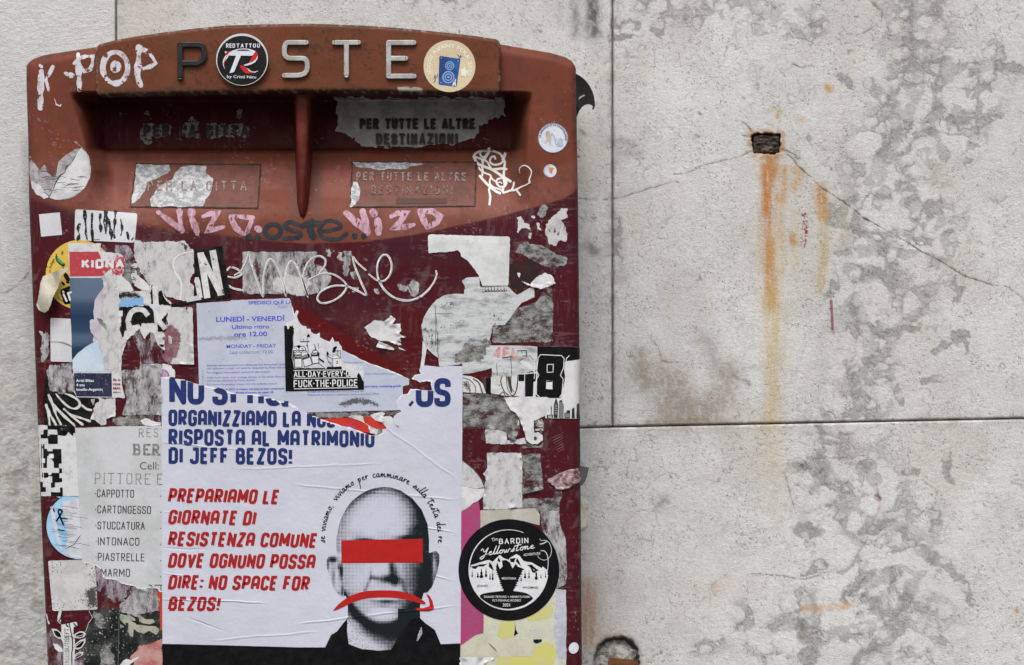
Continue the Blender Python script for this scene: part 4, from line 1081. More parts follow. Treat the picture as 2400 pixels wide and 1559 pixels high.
strokes(box, 'graffiti', [zz(T('C', [(1375, 245), (1500, 340), (1620, 430)]), [9, 15, 13]), zz(T('C', [(1592, 240), (1600, 340), (1618, 440)]), [14, 12, 12]), zz(T('C', [(1715, 240), (1712, 262)]), 19), zz(T('C', [(1710, 300), (1745, 380), (1772, 460)]), [13, 16, 13]),
   zz(T('C', [(1830, 290), (1900, 262), (1968, 258), (1925, 340), (1880, 430), (1960, 415), (2035, 395)]), [11, 12, 12, 12, 12, 12, 9]), zz(T('D', [(-45, 285), (40, 290), (180, 305)]), [9, 12, 11]), zz(T('D', [(-40, 300), (10, 400), (60, 450), (110, 470)]), [9, 12, 14, 9]), zz(T('D', [(178, 310), (150, 390), (110, 465)]), [12, 11, 10]),
   zz(T('D', [(225, 410), (245, 420)]), 17)], m_pink, level=1, width=12, jitter=.25, step=3, label='pink marker word on the left')
strokes(box, 'graffiti', [zz(T('D', [(1122, 255), (1240, 360), (1335, 450)]), [13, 17, 12]), zz(T('D', [(1288, 238), (1318, 350), (1340, 455)]), [16, 14, 12]), zz(T('D', [(1392, 245), (1402, 262)]), 17), zz(T('D', [(1440, 335), (1448, 455)]), [17, 18]),
   zz(T('D', [(1575, 290), (1640, 255), (1720, 258), (1670, 340), (1600, 405), (1700, 400), (1805, 372)]), [11, 13, 13, 13, 13, 13, 8]), zz(T('D', [(1868, 238), (1900, 320), (1935, 400)]), [13, 14, 11]), zz(T('D', [(1868, 235), (1990, 238), (2068, 290), (2040, 350), (1940, 400)]), [9, 13, 13, 12, 10])], m_pink, level=1, width=12, jitter=.25, step=3, label='pink marker word on the right')
strokes(box, 'graffiti', [(T('D', circle(385, 435, 80, 30, 66)), 11, 'c'), (cr(T('D', [(640, 375), (560, 345), (500, 385), (560, 425), (660, 455), (640, 500), (500, 510)])), 10), (cr(T('D', [(680, 385), (740, 360), (850, 358)])), 13), (cr(T('D', [(770, 340), (760, 420), (790, 490)])), 17),
   (cr(T('D', [(850, 440), (960, 430), (1065, 395), (1030, 345), (930, 335), (860, 400), (860, 470), (930, 515), (1050, 515), (1125, 462)])), 9), (T('D', circle(140, 497, 13, 12)), 9, 'c'), (T('D', circle(230, 500, 13, 12)), 9, 'c'), (T('D', circle(1208, 488, 13, 12)), 8, 'c'), (T('D', circle(1298, 488, 13, 12)), 8, 'c')],
   m_bink, level=1.6, width=10, step=4, label='black marker word between two pink ones')
m_tag = mat('white_tag_paint', (.64, .64, .64), (.50, .49, .49), rough=.55, mscale=130, mdet=9, mrough=.72, mlo=.48, mhi=.66, wear=.04, wscale=240)
m_tagline = mat('tag_hairline', (.07, .03, .03), rough=.6, wear=.4, wscale=200)
tag_l = [cr(T('D', [(0, 880), (60, 840), (115, 740), (145, 650), (160, 740), (225, 930), (285, 1090), (290, 900), (330, 745), (372, 722), (430, 800), (490, 960), (515, 1085), (512, 900), (540, 775), (580, 740), (640, 820), (695, 980), (738, 1095), (700, 960), (690, 880), (740, 750), (840, 688), (912, 725), (900, 800), (852, 858)])),
         cr(T('D', [(742, 925), (870, 868), (990, 872), (1090, 935), (1128, 1000), (1060, 1095), (960, 1150), (870, 1160), (832, 1115), (870, 1045), (980, 992), (1120, 990), (1240, 1040), (1325, 1078), (1270, 945), (1205, 780), (1192, 700), (1240, 760), (1320, 830)])),
         cr(T('D', [(1352, 872), (1430, 930), (1500, 938), (1560, 880), (1580, 780), (1548, 692), (1492, 680), (1440, 760), (1438, 880), (1475, 980), (1545, 1065), (1640, 1120), (1760, 1135), (1880, 1090), (1985, 985), (2032, 890), (2028, 840)])),
         cr(T('C', [(2075, 895), (2150, 905), (2215, 870), (2180, 825), (2110, 800), (2070, 830)])), cr(T('C', [(2085, 985), (2140, 1015), (2235, 1035)]))]
tg = strokes(box, 'graffiti', [(l, [3.6, 4.6, 4.4, 5.0, 4.0]) for l in tag_l], m_tag, level=4.6, width=5, jitter=.15, label='looping white scrawled tag across the upper front')
strokes(tg, 'hairline', [([(p[0] + .8, p[1] + .8) for p in l], .8) for l in tag_l], m_tagline, level=4.9, cap=False)
# ================================================================== PAPER AND INK
SG = 'stickers and posters pasted on the mailbox'
def paper(name, c, c2=None, **k):
    k.setdefault('bump', .35); k.setdefault('bscale', 160); k.setdefault('bdist', .0008); k.setdefault('rough', .6); k.setdefault('fine', .05); k.setdefault('mdet', 8); k.setdefault('mrough', .66)
    if c2 is None: c2 = tuple(v * .86 for v in c)
    return mat(name, c, c2, **k)
WHT = (.54, .54, .57)
p_white = paper('white_paper', WHT, specks=.2)
p_poster = paper('poster_paper', (.515, .525, .610), (.485, .495, .575), crease=1.0, bump=.85, bdist=.0026, bscale=60, folds=FOLDS, mscale=14, fine=.03)
p_notice = paper('notice_paper', (.44, .465, .56), (.40, .42, .51), crease=.5, bump=.4, bdist=.0012, mscale=40, specks=.25, seed=4)
p_flyer = paper('flyer_paper', (.50, .51, .53), (.43, .44, .45), crease=.9, bump=.5, bdist=.002, mscale=22, specks=.12, seed=7)
p_aged = paper('aged_label_paper', (.52, .52, .52), (.42, .42, .41), mscale=50, specks=.55, seed=2, sscale=700, speckcol=(.12, .12, .12), crease=.3)
p_label = paper('clean_label', (.55, .555, .58), (.50, .50, .53), mscale=60)
p_torn = paper('torn_white', (.60, .60, .61), (.48, .48, .49), mscale=80, alpha='cov', fuzz=1.1, fscale=300, bump=.6, seed=3, crease=.5)
p_resid = paper('grey_residue', (.40, .39, .40), (.13, .125, .13), mscale=120, mdet=9, mlo=.40, mhi=.64, alpha='cov', fuzz=1.3, bump=.6, fine=.3, seed=1, mrough=.74, thin=(.36, .50), thscale=70, stretch=(1.3, 1, .6))
p_residd = paper('dark_residue', (.30, .30, .29), (.06, .06, .06), mscale=120, mdet=9, mlo=.38, mhi=.64, alpha='cov', fuzz=1.4, bump=.7, fine=.3, seed=5, mrough=.74, thin=(.38, .52), thscale=60, stretch=(.8, 1, 1.2))
p_residl = paper('pale_residue', (.50, .49, .50), (.26, .255, .27), mscale=120, mdet=9, mlo=.46, mhi=.70, alpha='cov', fuzz=1.1, bump=.6, fine=.2, seed=9, specks=.2, mrough=.74, thin=(.33, .42), thscale=55, stretch=(1.2, 1, .7))
p_residp = paper('mauve_residue', (.36, .32, .36), (.14, .10, .12), mscale=120, mdet=9, mlo=.38, mhi=.64, alpha='cov', fuzz=1.5, bump=.6, fine=.25, seed=11, mrough=.74, thin=(.42, .58), thscale=65, stretch=(1.5, 1, .5))
p_streak = paper('streaky_residue', (.50, .51, .52), (.17, .185, .20), mscale=90, mlo=.44, mhi=.72, stretch=(.55, 1, 1.6), alpha='cov', fuzz=.5, bump=.6, fine=.2, seed=13, specks=.3)
def ink(name, c, c2=None, **k):
    k.setdefault('bump', .2); k.setdefault('bscale', 160); k.setdefault('bdist', .0008); k.setdefault('rough', .55)
    return mat(name, c, c2 or tuple(v * 1.25 + .004 for v in c), **k)
i_black = ink('black_ink', (.005, .005, .006), (.009, .009, .010), spec=.06)
i_blackw = ink('worn_black_ink', (.007, .007, .008), (.02, .02, .022), spec=.06, wear=.16, wscale=700, mscale=300)
i_white = ink('white_ink', (.64, .64, .66), (.56, .56, .58))
i_navy = ink('navy_ink', (.014, .026, .115), (.018, .034, .14), crease=1.0, bump=.85, bdist=.0026, bscale=60, folds=FOLDS)
i_navyg = ink('navy_grained_ink', (.014, .026, .115), (.018, .034, .14), wear=.17, wscale=1500)
i_red = ink('red_ink', (.34, .014, .014), (.30, .014, .016), crease=1.0, bump=.85, bdist=.0026, bscale=60, folds=FOLDS)
i_blue = ink('blue_ink', (.045, .075, .50), (.08, .11, .5))
i_bluel = ink('pale_blue_ink', (.13, .17, .50), (.2, .24, .5))
i_grey = ink('faded_grey_ink', (.14, .14, .14), (.30, .30, .30), mscale=600, wear=.18, wscale=1200)
i_dgrey = ink('dark_grey_ink', (.035, .035, .037), (.09, .09, .09), mscale=500)
PK = dict(group=SG)

def lab(name, label, cat, reg, u, v, **k):
    x, y = T(reg, [(u, v)])[0]
    return thing(name, label, cat, x, y, k.pop('Y', 0.0), k.pop('group', SG))

# ---------------------------------------------------------------- round stickers on the hood
t = lab('round_sticker', 'glossy black round tattoo sticker with white rim, between the raised letters P and S', 'sticker', 'N', 750, 760, Y=PLATE)
i_gloss = mat('glossy_black_film', (.005, .0055, .006), (.008, .008, .009), rough=.3, spec=.15, coat=.06, bump=.5, bscale=40, bdist=.003)
p_film = mat('white_film', (.56, .56, .60), (.50, .50, .54), rough=.3, spec=.5, bump=.2)
rim = T('N', [(750 + 672 * math.cos(R(a)) - 6, 770 + 674 * math.sin(R(a))) for a in range(0, 360, 5)])
B_ = dict(base=PLATE - .0045)
sheet(t, 'rim', rim, p_film, 1, thick=.004, **B_)
sheet(t, 'disc', T('N', [(742 + 643 * math.cos(R(a)), 790 + 635 * math.sin(R(a))) for a in range(0, 360, 5)]), i_gloss, 2, thick=.0001, **B_)
i_w2 = mat('sticker_white', (.62, .62, .68), (.58, .58, .63), rough=.4, bump=.1)
i_r2 = mat('sticker_red', (.52, .018, .020), (.45, .02, .02), rough=.4, bump=.1)
a_ = T('N', [(330, 460)])[0]
strokes(t, 'lettering', glyph_lines('RED', *T('N', [(330, 352)])[0], 10.2, total=21, sw=.2, gap=.24, font=GA) + glyph_lines('TATTOO', *T('N', [(600, 355)])[0], 9.6, total=55, sw=.2, gap=.3, font=GA), i_w2, 3, width=2.0, **B_)
text(t, 'lettering', 'by Cristi Nitu', *T('N', [(345, 1245)])[0], 6.6, i_w2, 3, width=69, bold=.012, rot=1, **B_)
def npoly(name, pts, m, lv): sheet(t, name, T('N', pts), m, lv, thick=0, **B_)
npoly('logo_stroke', [(285, 565), (360, 565), (320, 612)], i_w2, 3)
npoly('logo_stroke', [(375, 562), (480, 550), (420, 600), (380, 660), (330, 740), (300, 830), (290, 910), (272, 800), (300, 700), (340, 620)], i_r2, 3)
npoly('logo_stroke', cr([(300, 1015), (258, 930), (244, 840), (262, 760), (300, 690), (345, 640), (320, 720), (285, 800), (268, 880), (280, 950)], 3, True), i_w2, 3.4)
npoly('logo_stroke', [(430, 575), (520, 530), (640, 495), (790, 482), (930, 495), (1030, 525), (1095, 560), (1050, 615), (1010, 672), (715, 668), (540, 1080), (500, 1105), (418, 1118), (590, 668), (400, 665), (370, 720), (330, 775), (300, 820), (330, 720), (375, 640)], i_w2, 3.8)
npoly('logo_stroke', [(590, 545), (650, 520), (760, 507), (880, 512), (965, 555), (860, 545), (720, 545)], i_gloss, 4.2)
npoly('logo_stroke', [(1095, 560), (1135, 590), (1155, 650), (1140, 710), (1080, 780), (990, 830), (910, 852), (960, 780), (1000, 700)], i_r2, 4.0)
npoly('logo_stroke', [(1155, 660), (1140, 760), (1080, 840), (980, 895), (880, 925), (800, 930), (785, 910), (900, 870), (1010, 830), (1100, 765)], i_w2, 4.4)
npoly('logo_stroke', [(680, 940), (730, 915), (800, 945), (870, 985), (920, 1040), (980, 1085), (1080, 1100), (1020, 1125), (920, 1132), (830, 1118), (760, 1060)], i_r2, 4.0)
npoly('logo_stroke', [(875, 990), (920, 1020), (980, 1070), (1040, 1085), (1100, 1075), (1155, 1055), (1160, 1065), (1080, 1110), (1030, 1102), (960, 1085), (905, 1050)], i_w2, 4.6)

t = lab('round_sticker', 'cream round sticker with a blue loudspeaker on the right end of the red hood', 'sticker', 'B', 1138, 500, Y=PLATE)
p_cream = mat('cream_film', (.60, .50, .34), (.55, .45, .30), rough=.45, bump=.2, mscale=50)
i_cw = mat('cream_white_ink', (.72, .69, .60), rough=.5, bump=.1)
i_spk = mat('speaker_blue', (.028, .10, .32), (.02, .05, .17), rough=.45, mscale=60, bump=.1)
i_spk2 = mat('speaker_light', (.22, .36, .62), rough=.45, bump=.1)
i_spk3 = mat('speaker_dark', (.02, .05, .16), rough=.45, bump=.1)
B_ = dict(base=PLATE)
sheet(t, 'disc', circle(1053.4, 155, 60.8, 72), p_cream, 1, **B_)
text(t, 'lettering', 'IOGGI AVANT FOLK 2022', 0, 0, 8.2, i_cw, 2, width=178, bold=.03, arc=(1053.4, 157, 45, 158), **B_)
sheet(t, 'speaker', roundrect(T('B', [(1062, 422), (1222, 445), (1192, 655), (1055, 638)]), 3), i_spk, 2.2, thick=0, **B_)
for (cx, cy, r) in ((1140, 497, 34), (1130, 583, 46)):
    for k_, (f_, m_i) in enumerate(((1, i_spk2), (.8, i_spk3), (.62, i_spk2), (.42, i_spk3), (.2, i_spk2))):
        sheet(t, 'cone', circle(*T('B', [(cx, cy)])[0], r * f_ * .31, 24), m_i, 2.6 + k_ * .3, thick=0, **B_)
for q in ((1076, 438), (1204, 460), (1072, 625)): sheet(t, 'screw', circle(*T('B', [q])[0], 1.5, 8), i_spk2, 2.6, thick=0, **B_)
st = []
for i in range(10):
    r_ = 45 if i % 2 == 0 else 26; a = R(-90 + 36 * i + 8); st.append((1248 + r_ * .75 * math.cos(a), 545 + r_ * math.sin(a)))
sheet(t, 'star', T('B', st), i_cw, 2.4, thick=0, **B_)
strokes(t, 'little_figures', [(T('B', l), 1.3) for l in ([(1195, 410), (1215, 430), (1205, 450)], [(1215, 430), (1235, 425)], [(1222, 412), (1222, 440)], [(1030, 565), (1035, 600), (1020, 625)], [(1040, 590), (1050, 555)], [(1028, 570), (1020, 600)])], i_spk, 3, **B_)
strokes(t, 'little_figures', [(T('B', l), 2.2) for l in ([(1185, 600), (1175, 640)], [(1170, 620), (1165, 650)], [(1182, 625), (1185, 650)])], i_cw, 4, **B_)
strokes(t, 'rays', [(T('B', l), .8) for l in ([(1098, 390), (1108, 415)], [(1010, 470), (1040, 478)], [(1008, 490), (1038, 492)], [(1015, 510), (1040, 505)])], i_cw, 3, **B_)

# ---------------------------------------------------------------- small stickers at the right edge
t = lab('round_sticker', 'white round sticker with navy lettering round its top, on the faded right edge', 'sticker', 'B', 1920, 1042)
sheet(t, 'disc', circle(1296.1, 323.6, 35.4, 56), paper('sticker_paper', (.60, .62, .68)), 1)
strokes(t, 'rim', [(circle(1296.1, 323.6, 34.6, 56), 1., 'c')], i_navy, 2)
text(t, 'lettering', 'LE GARAGNA ET LA CAGOUILLARDE', 0, 0, 4.6, i_navy, 2, width=93, bold=.018, arc=(1296.1, 323.6, 28.2, 182))
i_skt = mat('sketch_ink', (.20, .20, .23), (.34, .32, .31), mscale=400, rough=.6); i_skb = mat('sketch_blue', (.30, .42, .52), (.42, .5, .56), mscale=300, rough=.6); i_sko = mat('sketch_tan', (.48, .38, .30), rough=.6)
sheet(t, 'drawing', T('B', cr([(1865, 1000), (1890, 992), (1900, 1020), (1905, 1055), (1880, 1065), (1868, 1040)], 3, True)), i_sko, 2, thick=0)
sheet(t, 'drawing', T('B', cr([(1950, 1075), (1970, 1045), (1990, 1050), (1998, 1100), (1960, 1105)], 3, True)), i_skb, 2, thick=0)
strokes(t, 'drawing', [(T('B', cr(l)), 1.1) for l in ([(1868, 1000), (1880, 992), (1893, 1005), (1880, 1018), (1868, 1005)], [(1872, 1065), (1858, 1085)], [(1895, 1065), (1903, 1092)], [(1902, 1030), (1912, 1010)], [(1930, 1050), (1940, 1062), (1950, 1045)], [(1938, 1062), (1940, 1085), (1960, 1100)], [(1912, 1008), (1930, 1030), (1928, 1042)])], i_skt, 2.5)
t = lab('round_sticker', 'tiny white round sticker with an orange slice, below the navy lettered one', 'sticker', 'B', 1898, 1290)
sheet(t, 'disc', circle(1289.4, 400.5, 15.2, 36), MATS['sticker_paper'], 1)
strokes(t, 'rim', [(circle(1289.4, 400.5, 13.5, 40, a0=100, a1=270), .9)], i_bluel, 2)
i_or = mat('orange_ink', (.60, .25, .06), (.55, .12, .05), mscale=500)
sheet(t, 'slice', T('B', [(1884, 1262), (1925, 1268), (1908, 1312), (1895, 1300)]), i_or, 2, thick=0)
t = lab('round_sticker', 'tiny blank white dot sticker low on the right edge', 'sticker', 'L', 983, 1418)
sheet(t, 'disc', circle(1344.8, 1519, 11.6, 28, ry=13.5, rot=20), MATS['sticker_paper'], 3, thick=0)

# white cut vinyl scribble
t = lab('vinyl_decal', 'white cut vinyl creature drawn in thick wiry lines, right of the slots', 'decal', 'M', 520, 700)
p_vinyl = mat('white_vinyl', (.66, .63, .61), (.62, .60, .59), rough=.4, bump=.1)
ML = [([(465, 175), (462, 235), (420, 300), (370, 375), (330, 440)], 62), ([(150, 370), (140, 330), (180, 270), (270, 225), (400, 215), (520, 215), (640, 250), (720, 300), (770, 390), (800, 450), (795, 540), (785, 620), (780, 740), (785, 850), (800, 940), (770, 1000), (755, 1080)], 48),
      ([(280, 260), (280, 300), (330, 350), (400, 340)], 40), ([(600, 385), (580, 335), (520, 350), (485, 410), (500, 470), (570, 510), (680, 500), (760, 450)], 42), ([(810, 275), (790, 330), (760, 400)], 60),
      ([(170, 345), (250, 370), (320, 410), (330, 480), (320, 560), (330, 640), (318, 750)], 42), ([(160, 380), (200, 460), (260, 510), (320, 530), (400, 565), (500, 600), (620, 670), (720, 740), (800, 790), (920, 865)], 56), ([(380, 410), (440, 470), (490, 560), (520, 600)], 40),
      ([(835, 605), (760, 590), (680, 600), (560, 610)], 50), ([(250, 575), (290, 630), (380, 690), (490, 730), (500, 790), (480, 860), (490, 920), (560, 990), (680, 1030), (740, 1060)], 38), ([(500, 760), (550, 830), (610, 870)], 34),
      ([(720, 800), (650, 820), (620, 880), (650, 940), (700, 980), (780, 980), (830, 930), (830, 850), (760, 800)], 40), ([(650, 900), (700, 880), (740, 910)], 24), ([(270, 750), (310, 800), (400, 900), (500, 990), (600, 1070), (700, 1120)], 54), ([(490, 990), (465, 1040), (480, 1120), (490, 1200), (475, 1360)], 46),
      ([(770, 1110), (850, 1085), (920, 1060), (1010, 1050), (1100, 1010), (1180, 970), (1260, 940), (1330, 890)], [40, 46, 44, 30, 24]), ([(995, 890), (985, 970), (950, 1040)], 42), ([(1050, 1050), (1090, 1100), (1130, 1160)], 40),
      ([(1330, 895), (1325, 820), (1360, 720), (1365, 640), (1300, 560), (1210, 525), (1140, 560), (1108, 620), (1125, 700)], [42, 34, 20, 24, 30, 28, 18, 14, 8])]
strokes(t, 'vinyl', [(cr(T('M', l), 4), [q * .11 for q in w] if isinstance(w, list) else w * .11) for l, w in ML], p_vinyl, 3, step=3)

# ---------------------------------------------------------------- upper left
p_aged2 = paper('aged_round_sticker', (.40, .385, .395), (.22, .20, .21), mscale=150, mrough=.72, alpha='cov', fuzz=1.0, bump=.6, seed=17)
t = lab('round_sticker', 'large white round sticker with torn top, at the left edge below the white K', 'sticker', 'A', 450, 1330)
c_l = [(140.5 + 72.5 * math.cos(R(a)), 396 + 73 * math.sin(R(a))) for a in range(-62, 205, 6)]
tear = T('A', [(222, 1180), (250, 1220), (300, 1290), (335, 1240), (350, 1290), (385, 1330), (400, 1370), (430, 1300), (440, 1220), (500, 1170), (560, 1130), (610, 1115)])
patch(t, 'paper', c_l + tear, p_aged2, 1.2, step=2.2, soft=1.6, namp=2, nscale=9, seed=12)
patch(t, 'thin_residue', T('A', [(225, 1230), (300, 1300), (340, 1250), (400, 1330), (440, 1230), (520, 1180), (560, 1300), (440, 1400), (380, 1490), (300, 1440), (240, 1400)]), p_residp, 1.0, step=2.2, soft=3, namp=5, nscale=9, seed=19)
patch(t, 'paper_face', [p for p in T('A', [(608, 1120), (640, 1140), (670, 1180), (685, 1270), (680, 1340), (640, 1420), (560, 1480), (460, 1508), (400, 1505), (370, 1490), (385, 1440), (440, 1340), (500, 1280), (560, 1200)])], p_torn, 1.6, step=2.2, soft=1.0, namp=1.5, nscale=8, seed=14)
patch(t, 'paper_face', [p for p in T('A', [(232, 1360), (300, 1400), (370, 1490), (330, 1500), (280, 1470), (240, 1420)])], p_torn, 1.6, step=2.2, soft=1.4, namp=2, nscale=8, seed=15)
i_hair = mat('crack_hairline', (.07, .06, .055), rough=.7)
hl = []
random.seed(3)
for k_ in range(26):
    y0 = 1290 + random.random() * 200; x0 = 260 + random.random() * 330; w_ = 30 + random.random() * 80
    if (x0 - 450) ** 2 + (y0 - 1290) ** 2 > 190 ** 2: continue
    hl.append((T('A', [(x0 + j * w_ / 5, y0 + random.uniform(-6, 6)) for j in range(6)]), [.3, 1.0, .4]))
hl.append((T('A', [(570, 1180), (540, 1230), (500, 1260), (490, 1300), (450, 1330), (420, 1380), (400, 1430), (372, 1488)]), [1.2, 2.4, 1.6])); hl.append((T('A', [(372, 1488), (350, 1460), (320, 1450)]), .9))
strokes(t, 'cracks', hl, i_hair, 2.2, cap=False, jitter=.6)

t = lab('square_sticker', 'small blank white square sticker at the left edge, tilted slightly', 'sticker', 'C', 290, 370)
sheet(t, 'paper', T('C', [(177, 268), (387, 248), (411, 474), (199, 494)]), p_label, 1)
t = lab('white_label', 'white rounded label with streaky black brush marks, left below the torn round sticker', 'sticker', 'C', 850, 380)
sheet(t, 'paper', roundrect(T('C', [(541, 216), (1170, 258), (1140, 554), (535, 528)]), 6), p_label, 2)
BR = [([(585, 370), (570, 410), (575, 450), (585, 470), (570, 520)], 26), ([(637, 240), (640, 300), (650, 400), (648, 450), (662, 520)], 24), ([(712, 260), (708, 400), (718, 525)], 26), ([(795, 270), (790, 340), (800, 400), (798, 445)], 26), ([(850, 245), (845, 300), (852, 400), (850, 460)], 34), ([(850, 260), (880, 340), (910, 480), (905, 515)], 26),
      ([(948, 240), (940, 360), (932, 430), (938, 500)], 22), ([(1000, 320), (1015, 400), (1010, 450), (1000, 480)], 18), ([(1065, 455), (1078, 510)], 22), ([(1125, 505), (1112, 525)], 12), ([(730, 525), (790, 520)], 8)]
strokes(t, 'brush_marks', [(T('C', l), w * .2329) for l, w in BR], ink('dry_brush_ink', (.012, .012, .012), wear=.30, wscale=700), 3, jitter=.8, step=2)

# ---------------------------------------------------------------- residue under the left stickers
def curl_of(f, level, amt=.0016):
    sd_ = int(abs(f[0][0] * 7 + f[0][1]))
    return lambda x, y: amt * sst(.55, .75, fbm(x / 24, y / 24, sd_, 2)) * (1 - sst(0, 12, polysd(x, y, f)))
def rem(label, reg, poly, m, level=2., cat='torn paper', name='paper_remnant', **k):
    pl_ = [T(reg, q) for q in poly] if isinstance(poly[0][0], tuple) else T(reg, poly)
    f = pl_[0] if isinstance(pl_[0][0], tuple) else pl_
    cx = sum(p[0] for p in f) / len(f); cy = sum(p[1] for p in f) / len(f)
    th = thing(name, label, cat, cx, cy, 0, 'torn paper remnants on the mailbox')
    k.setdefault('lift', curl_of(f, level))
    patch(th, 'paper', pl_, m, level, **k)
    return th
def glue(reg, poly, m, level=.6, label=None, **k):
    pl_ = [T(reg, q) for q in poly] if isinstance(poly[0][0], tuple) else T(reg, poly)
    return patch(box, 'glue_residue', pl_, m, level, label=label, **k)

t = lab('round_sticker', 'yellow round sticker with a green pickle, half hidden behind the torn photo sheet', 'sticker', 'C', 480, 880)
p_yel = paper('yellow_paper', (.60, .42, .08), (.54, .37, .07), mscale=40)
sheet(t, 'disc', circle(186.5, 644, 79.5, 64, ry=81.5), p_yel, 2)
i_grn = mat('green_ink', (.06, .28, .10), (.05, .22, .08), rough=.5)
strokes(t, 'pickle', [(cr(T('C', [(355, 700), (370, 730), (400, 760), (425, 775)])), [6, 9, 9, 7])], i_black, 3, width=9)
strokes(t, 'pickle_green', [(cr(T('C', [(362, 702), (375, 730), (400, 752), (418, 765)])), [4, 6, 6, 4.5])], i_grn, 3.4, width=6)
strokes(t, 'line_drawing', [(T('C', l), w) for l, w in (([(350, 668), (356, 690)], 2), ([(412, 780), (440, 850), (470, 900)], 2.4), ([(412, 640), (422, 660)], 2), ([(405, 655), (412, 675)], 2), ([(250, 770), (258, 800)], 2), ([(445, 880), (470, 925)], 10), ([(410, 955), (430, 975)], 5), ([(465, 930), (460, 950), (480, 958)], 4))], i_black, 3)
sheet(t, 'black_badge', roundrect(T('C', [(385, 1030), (500, 980), (530, 1160), (430, 1180)]), 7), i_black, 3, thick=0)
strokes(t, 'lettering', [(T('C', l), 4.5) for l in ([(425, 1075), (455, 1140)], [(420, 1045), (424, 1052)], [(470, 1060), (490, 1130)], [(470, 1065), (500, 1052)])], i_white, 4)
text(t, 'lettering', 'o Adige', 0, 0, 6.0, i_black, 3, width=33, arc=(186.5, 644, 68, 184))
text(t, 'lettering', 'Eve', 0, 0, 6.0, i_black, 3, width=15, arc=(186.5, 644, -76, 134))

t = lab('tape_strip', 'cream strip of tape peeling off the yellow sticker and hanging down', 'tape', 'C', 290, 1030)
p_tape = paper('cream_tape', (.50, .47, .38), (.38, .355, .28), mscale=70, rough=.5, crease=.8, bump=.8)
ol = T('C', [(472, 795), (330, 850), (215, 895), (195, 960), (180, 1060), (152, 1180), (175, 1230), (235, 1258), (275, 1235), (310, 1120), (345, 1050), (370, 1010), (405, 880), (472, 825)])
bm = bmesh.new()
patch(t, 'tape', ol, paper('cream_tape_film', (.50, .47, .38), (.36, .335, .26), mscale=70, rough=.45, crease=.8, bump=.8, alpha='cov', fuzz=0.), 7, step=2.2, soft=.7, namp=1.2, nscale=10,
      lift=lambda x, y: .001 + .006 * np.abs(np.sin((x * .7 - y * .35) / 15.)) * sst(130, 175, 215 - .5 * (x - 95)) + .004 * sst(640, 700, y))

# photo sheet with the red header
t = lab('photo_sheet', 'torn white framed photo sheet with red header and navy caption, at the left', 'poster', 'C', 700, 1000)
KP = T('C', [(470, 560), (805, 562), (797, 600), (790, 640), (1000, 665), (1045, 715), (1040, 800), (1010, 890), (1090, 960), (1130, 1030), (1060, 1100), (960, 1240), (975, 1540)]) + T('F', [(990, 240), (1062, 250), (1012, 400), (1005, 545), (1012, 700), (1045, 828), (555, 822), (530, 760), (508, 100)])
patch(t, 'paper', KP, paper('photo_sheet_paper', (.56, .555, .56), (.36, .34, .36), mscale=80, mlo=.48, mhi=.72, alpha='cov', fuzz=.2, specks=.2), 3, step=2.2, soft=.8, namp=1.5, nscale=7, seed=21)
m_hdr = mat('header_red', (.40, .050, .062), (.46, .12, .13), rough=.5, mscale=500, wear=.10, wscale=800)
sheet(t, 'header', ragged(T('C', [(482, 646), (775, 644), (820, 760), (820, 890), (490, 893)]), .5, 6, 3), mat('header_red_clean', (.40, .045, .06), (.44, .08, .09), rough=.5, mscale=600, mlo=.55, mhi=.65), 4, thick=0)
patch(t, 'header_torn', [T('C', [(790, 720), (860, 745), (935, 735), (965, 680), (1040, 700), (1045, 780), (1000, 885), (915, 890), (900, 820), (815, 890), (780, 860)])], mat('header_red_torn', (.40, .045, .06), (.48, .30, .32), rough=.5, mscale=330, mlo=.5, mhi=.62, alpha='cov', fuzz=.5), 3.8, step=2, soft=1.2, namp=4, nscale=7, seed=4)
strokes(t, 'lettering', glyph_lines('KIDNA', *T('C', [(604, 716)])[0], 23.5, total=101, sw=.30, gap=.10, font=GA), i_white, 5, width=6.0, cap=False, clip=KP)
i_ph1 = mat('photo_blue_grey', (.10, .145, .215), (.075, .115, .185), rough=.4, mscale=30, coat=.2)
i_ph2 = mat('photo_dark_blue', (.012, .035, .085), (.018, .05, .11), rough=.4, mscale=30, coat=.2)
i_ph3 = mat('photo_mid_blue', (.05, .10, .18), (.035, .08, .15), rough=.4, mscale=30, coat=.2)
def grad(x, y):
    yy_ = (y - 440) / .23286
    c = np.interp(yy_, [905, 1100, 1180, 1300, 1440, 1500, 1560, 1620, 1700], [0, .1, .75, 1, .85, .35, .45, 1, 1])
    a = np.array([.10, .145, .215])[None]; b = np.array([.012, .032, .080])[None]
    return {'Col': ('FLOAT_COLOR', a + (b - a) * c[:, None])}
m_photo = mat('photo_print', (.1, .1, .1), attr='Col', rough=.4, coat=.2, fine=.08, alpha='cov', fuzz=0.)
patch(t, 'photo', T('C', [(487, 908), (818, 906), (830, 1000), (760, 1200), (720, 1546)]) + T('F', [(770, 250), (640, 320), (512, 450), (497, 0)]), m_photo, 3.6, step=3, soft=.6, namp=.5, extra=grad)
i_skin = mat('photo_pale_skin', (.50, .46, .50), (.42, .37, .42), rough=.45, mscale=90, alpha='cov', fuzz=.2)
patch(t, 'photo_head', [T('C', [(830, 1000), (900, 960), (960, 1040), (965, 1200), (975, 1546), (760, 1546), (745, 1500), (700, 1460), (688, 1350), (705, 1325), (735, 1330), (725, 1250), (740, 1130), (770, 1080)]), T('F', [(720, 90), (980, 60), (980, 330), (800, 400), (770, 300), (725, 200), (690, 130), (690, 50)])], i_skin, 3.8, step=2.2, soft=.9, namp=1, seed=5)
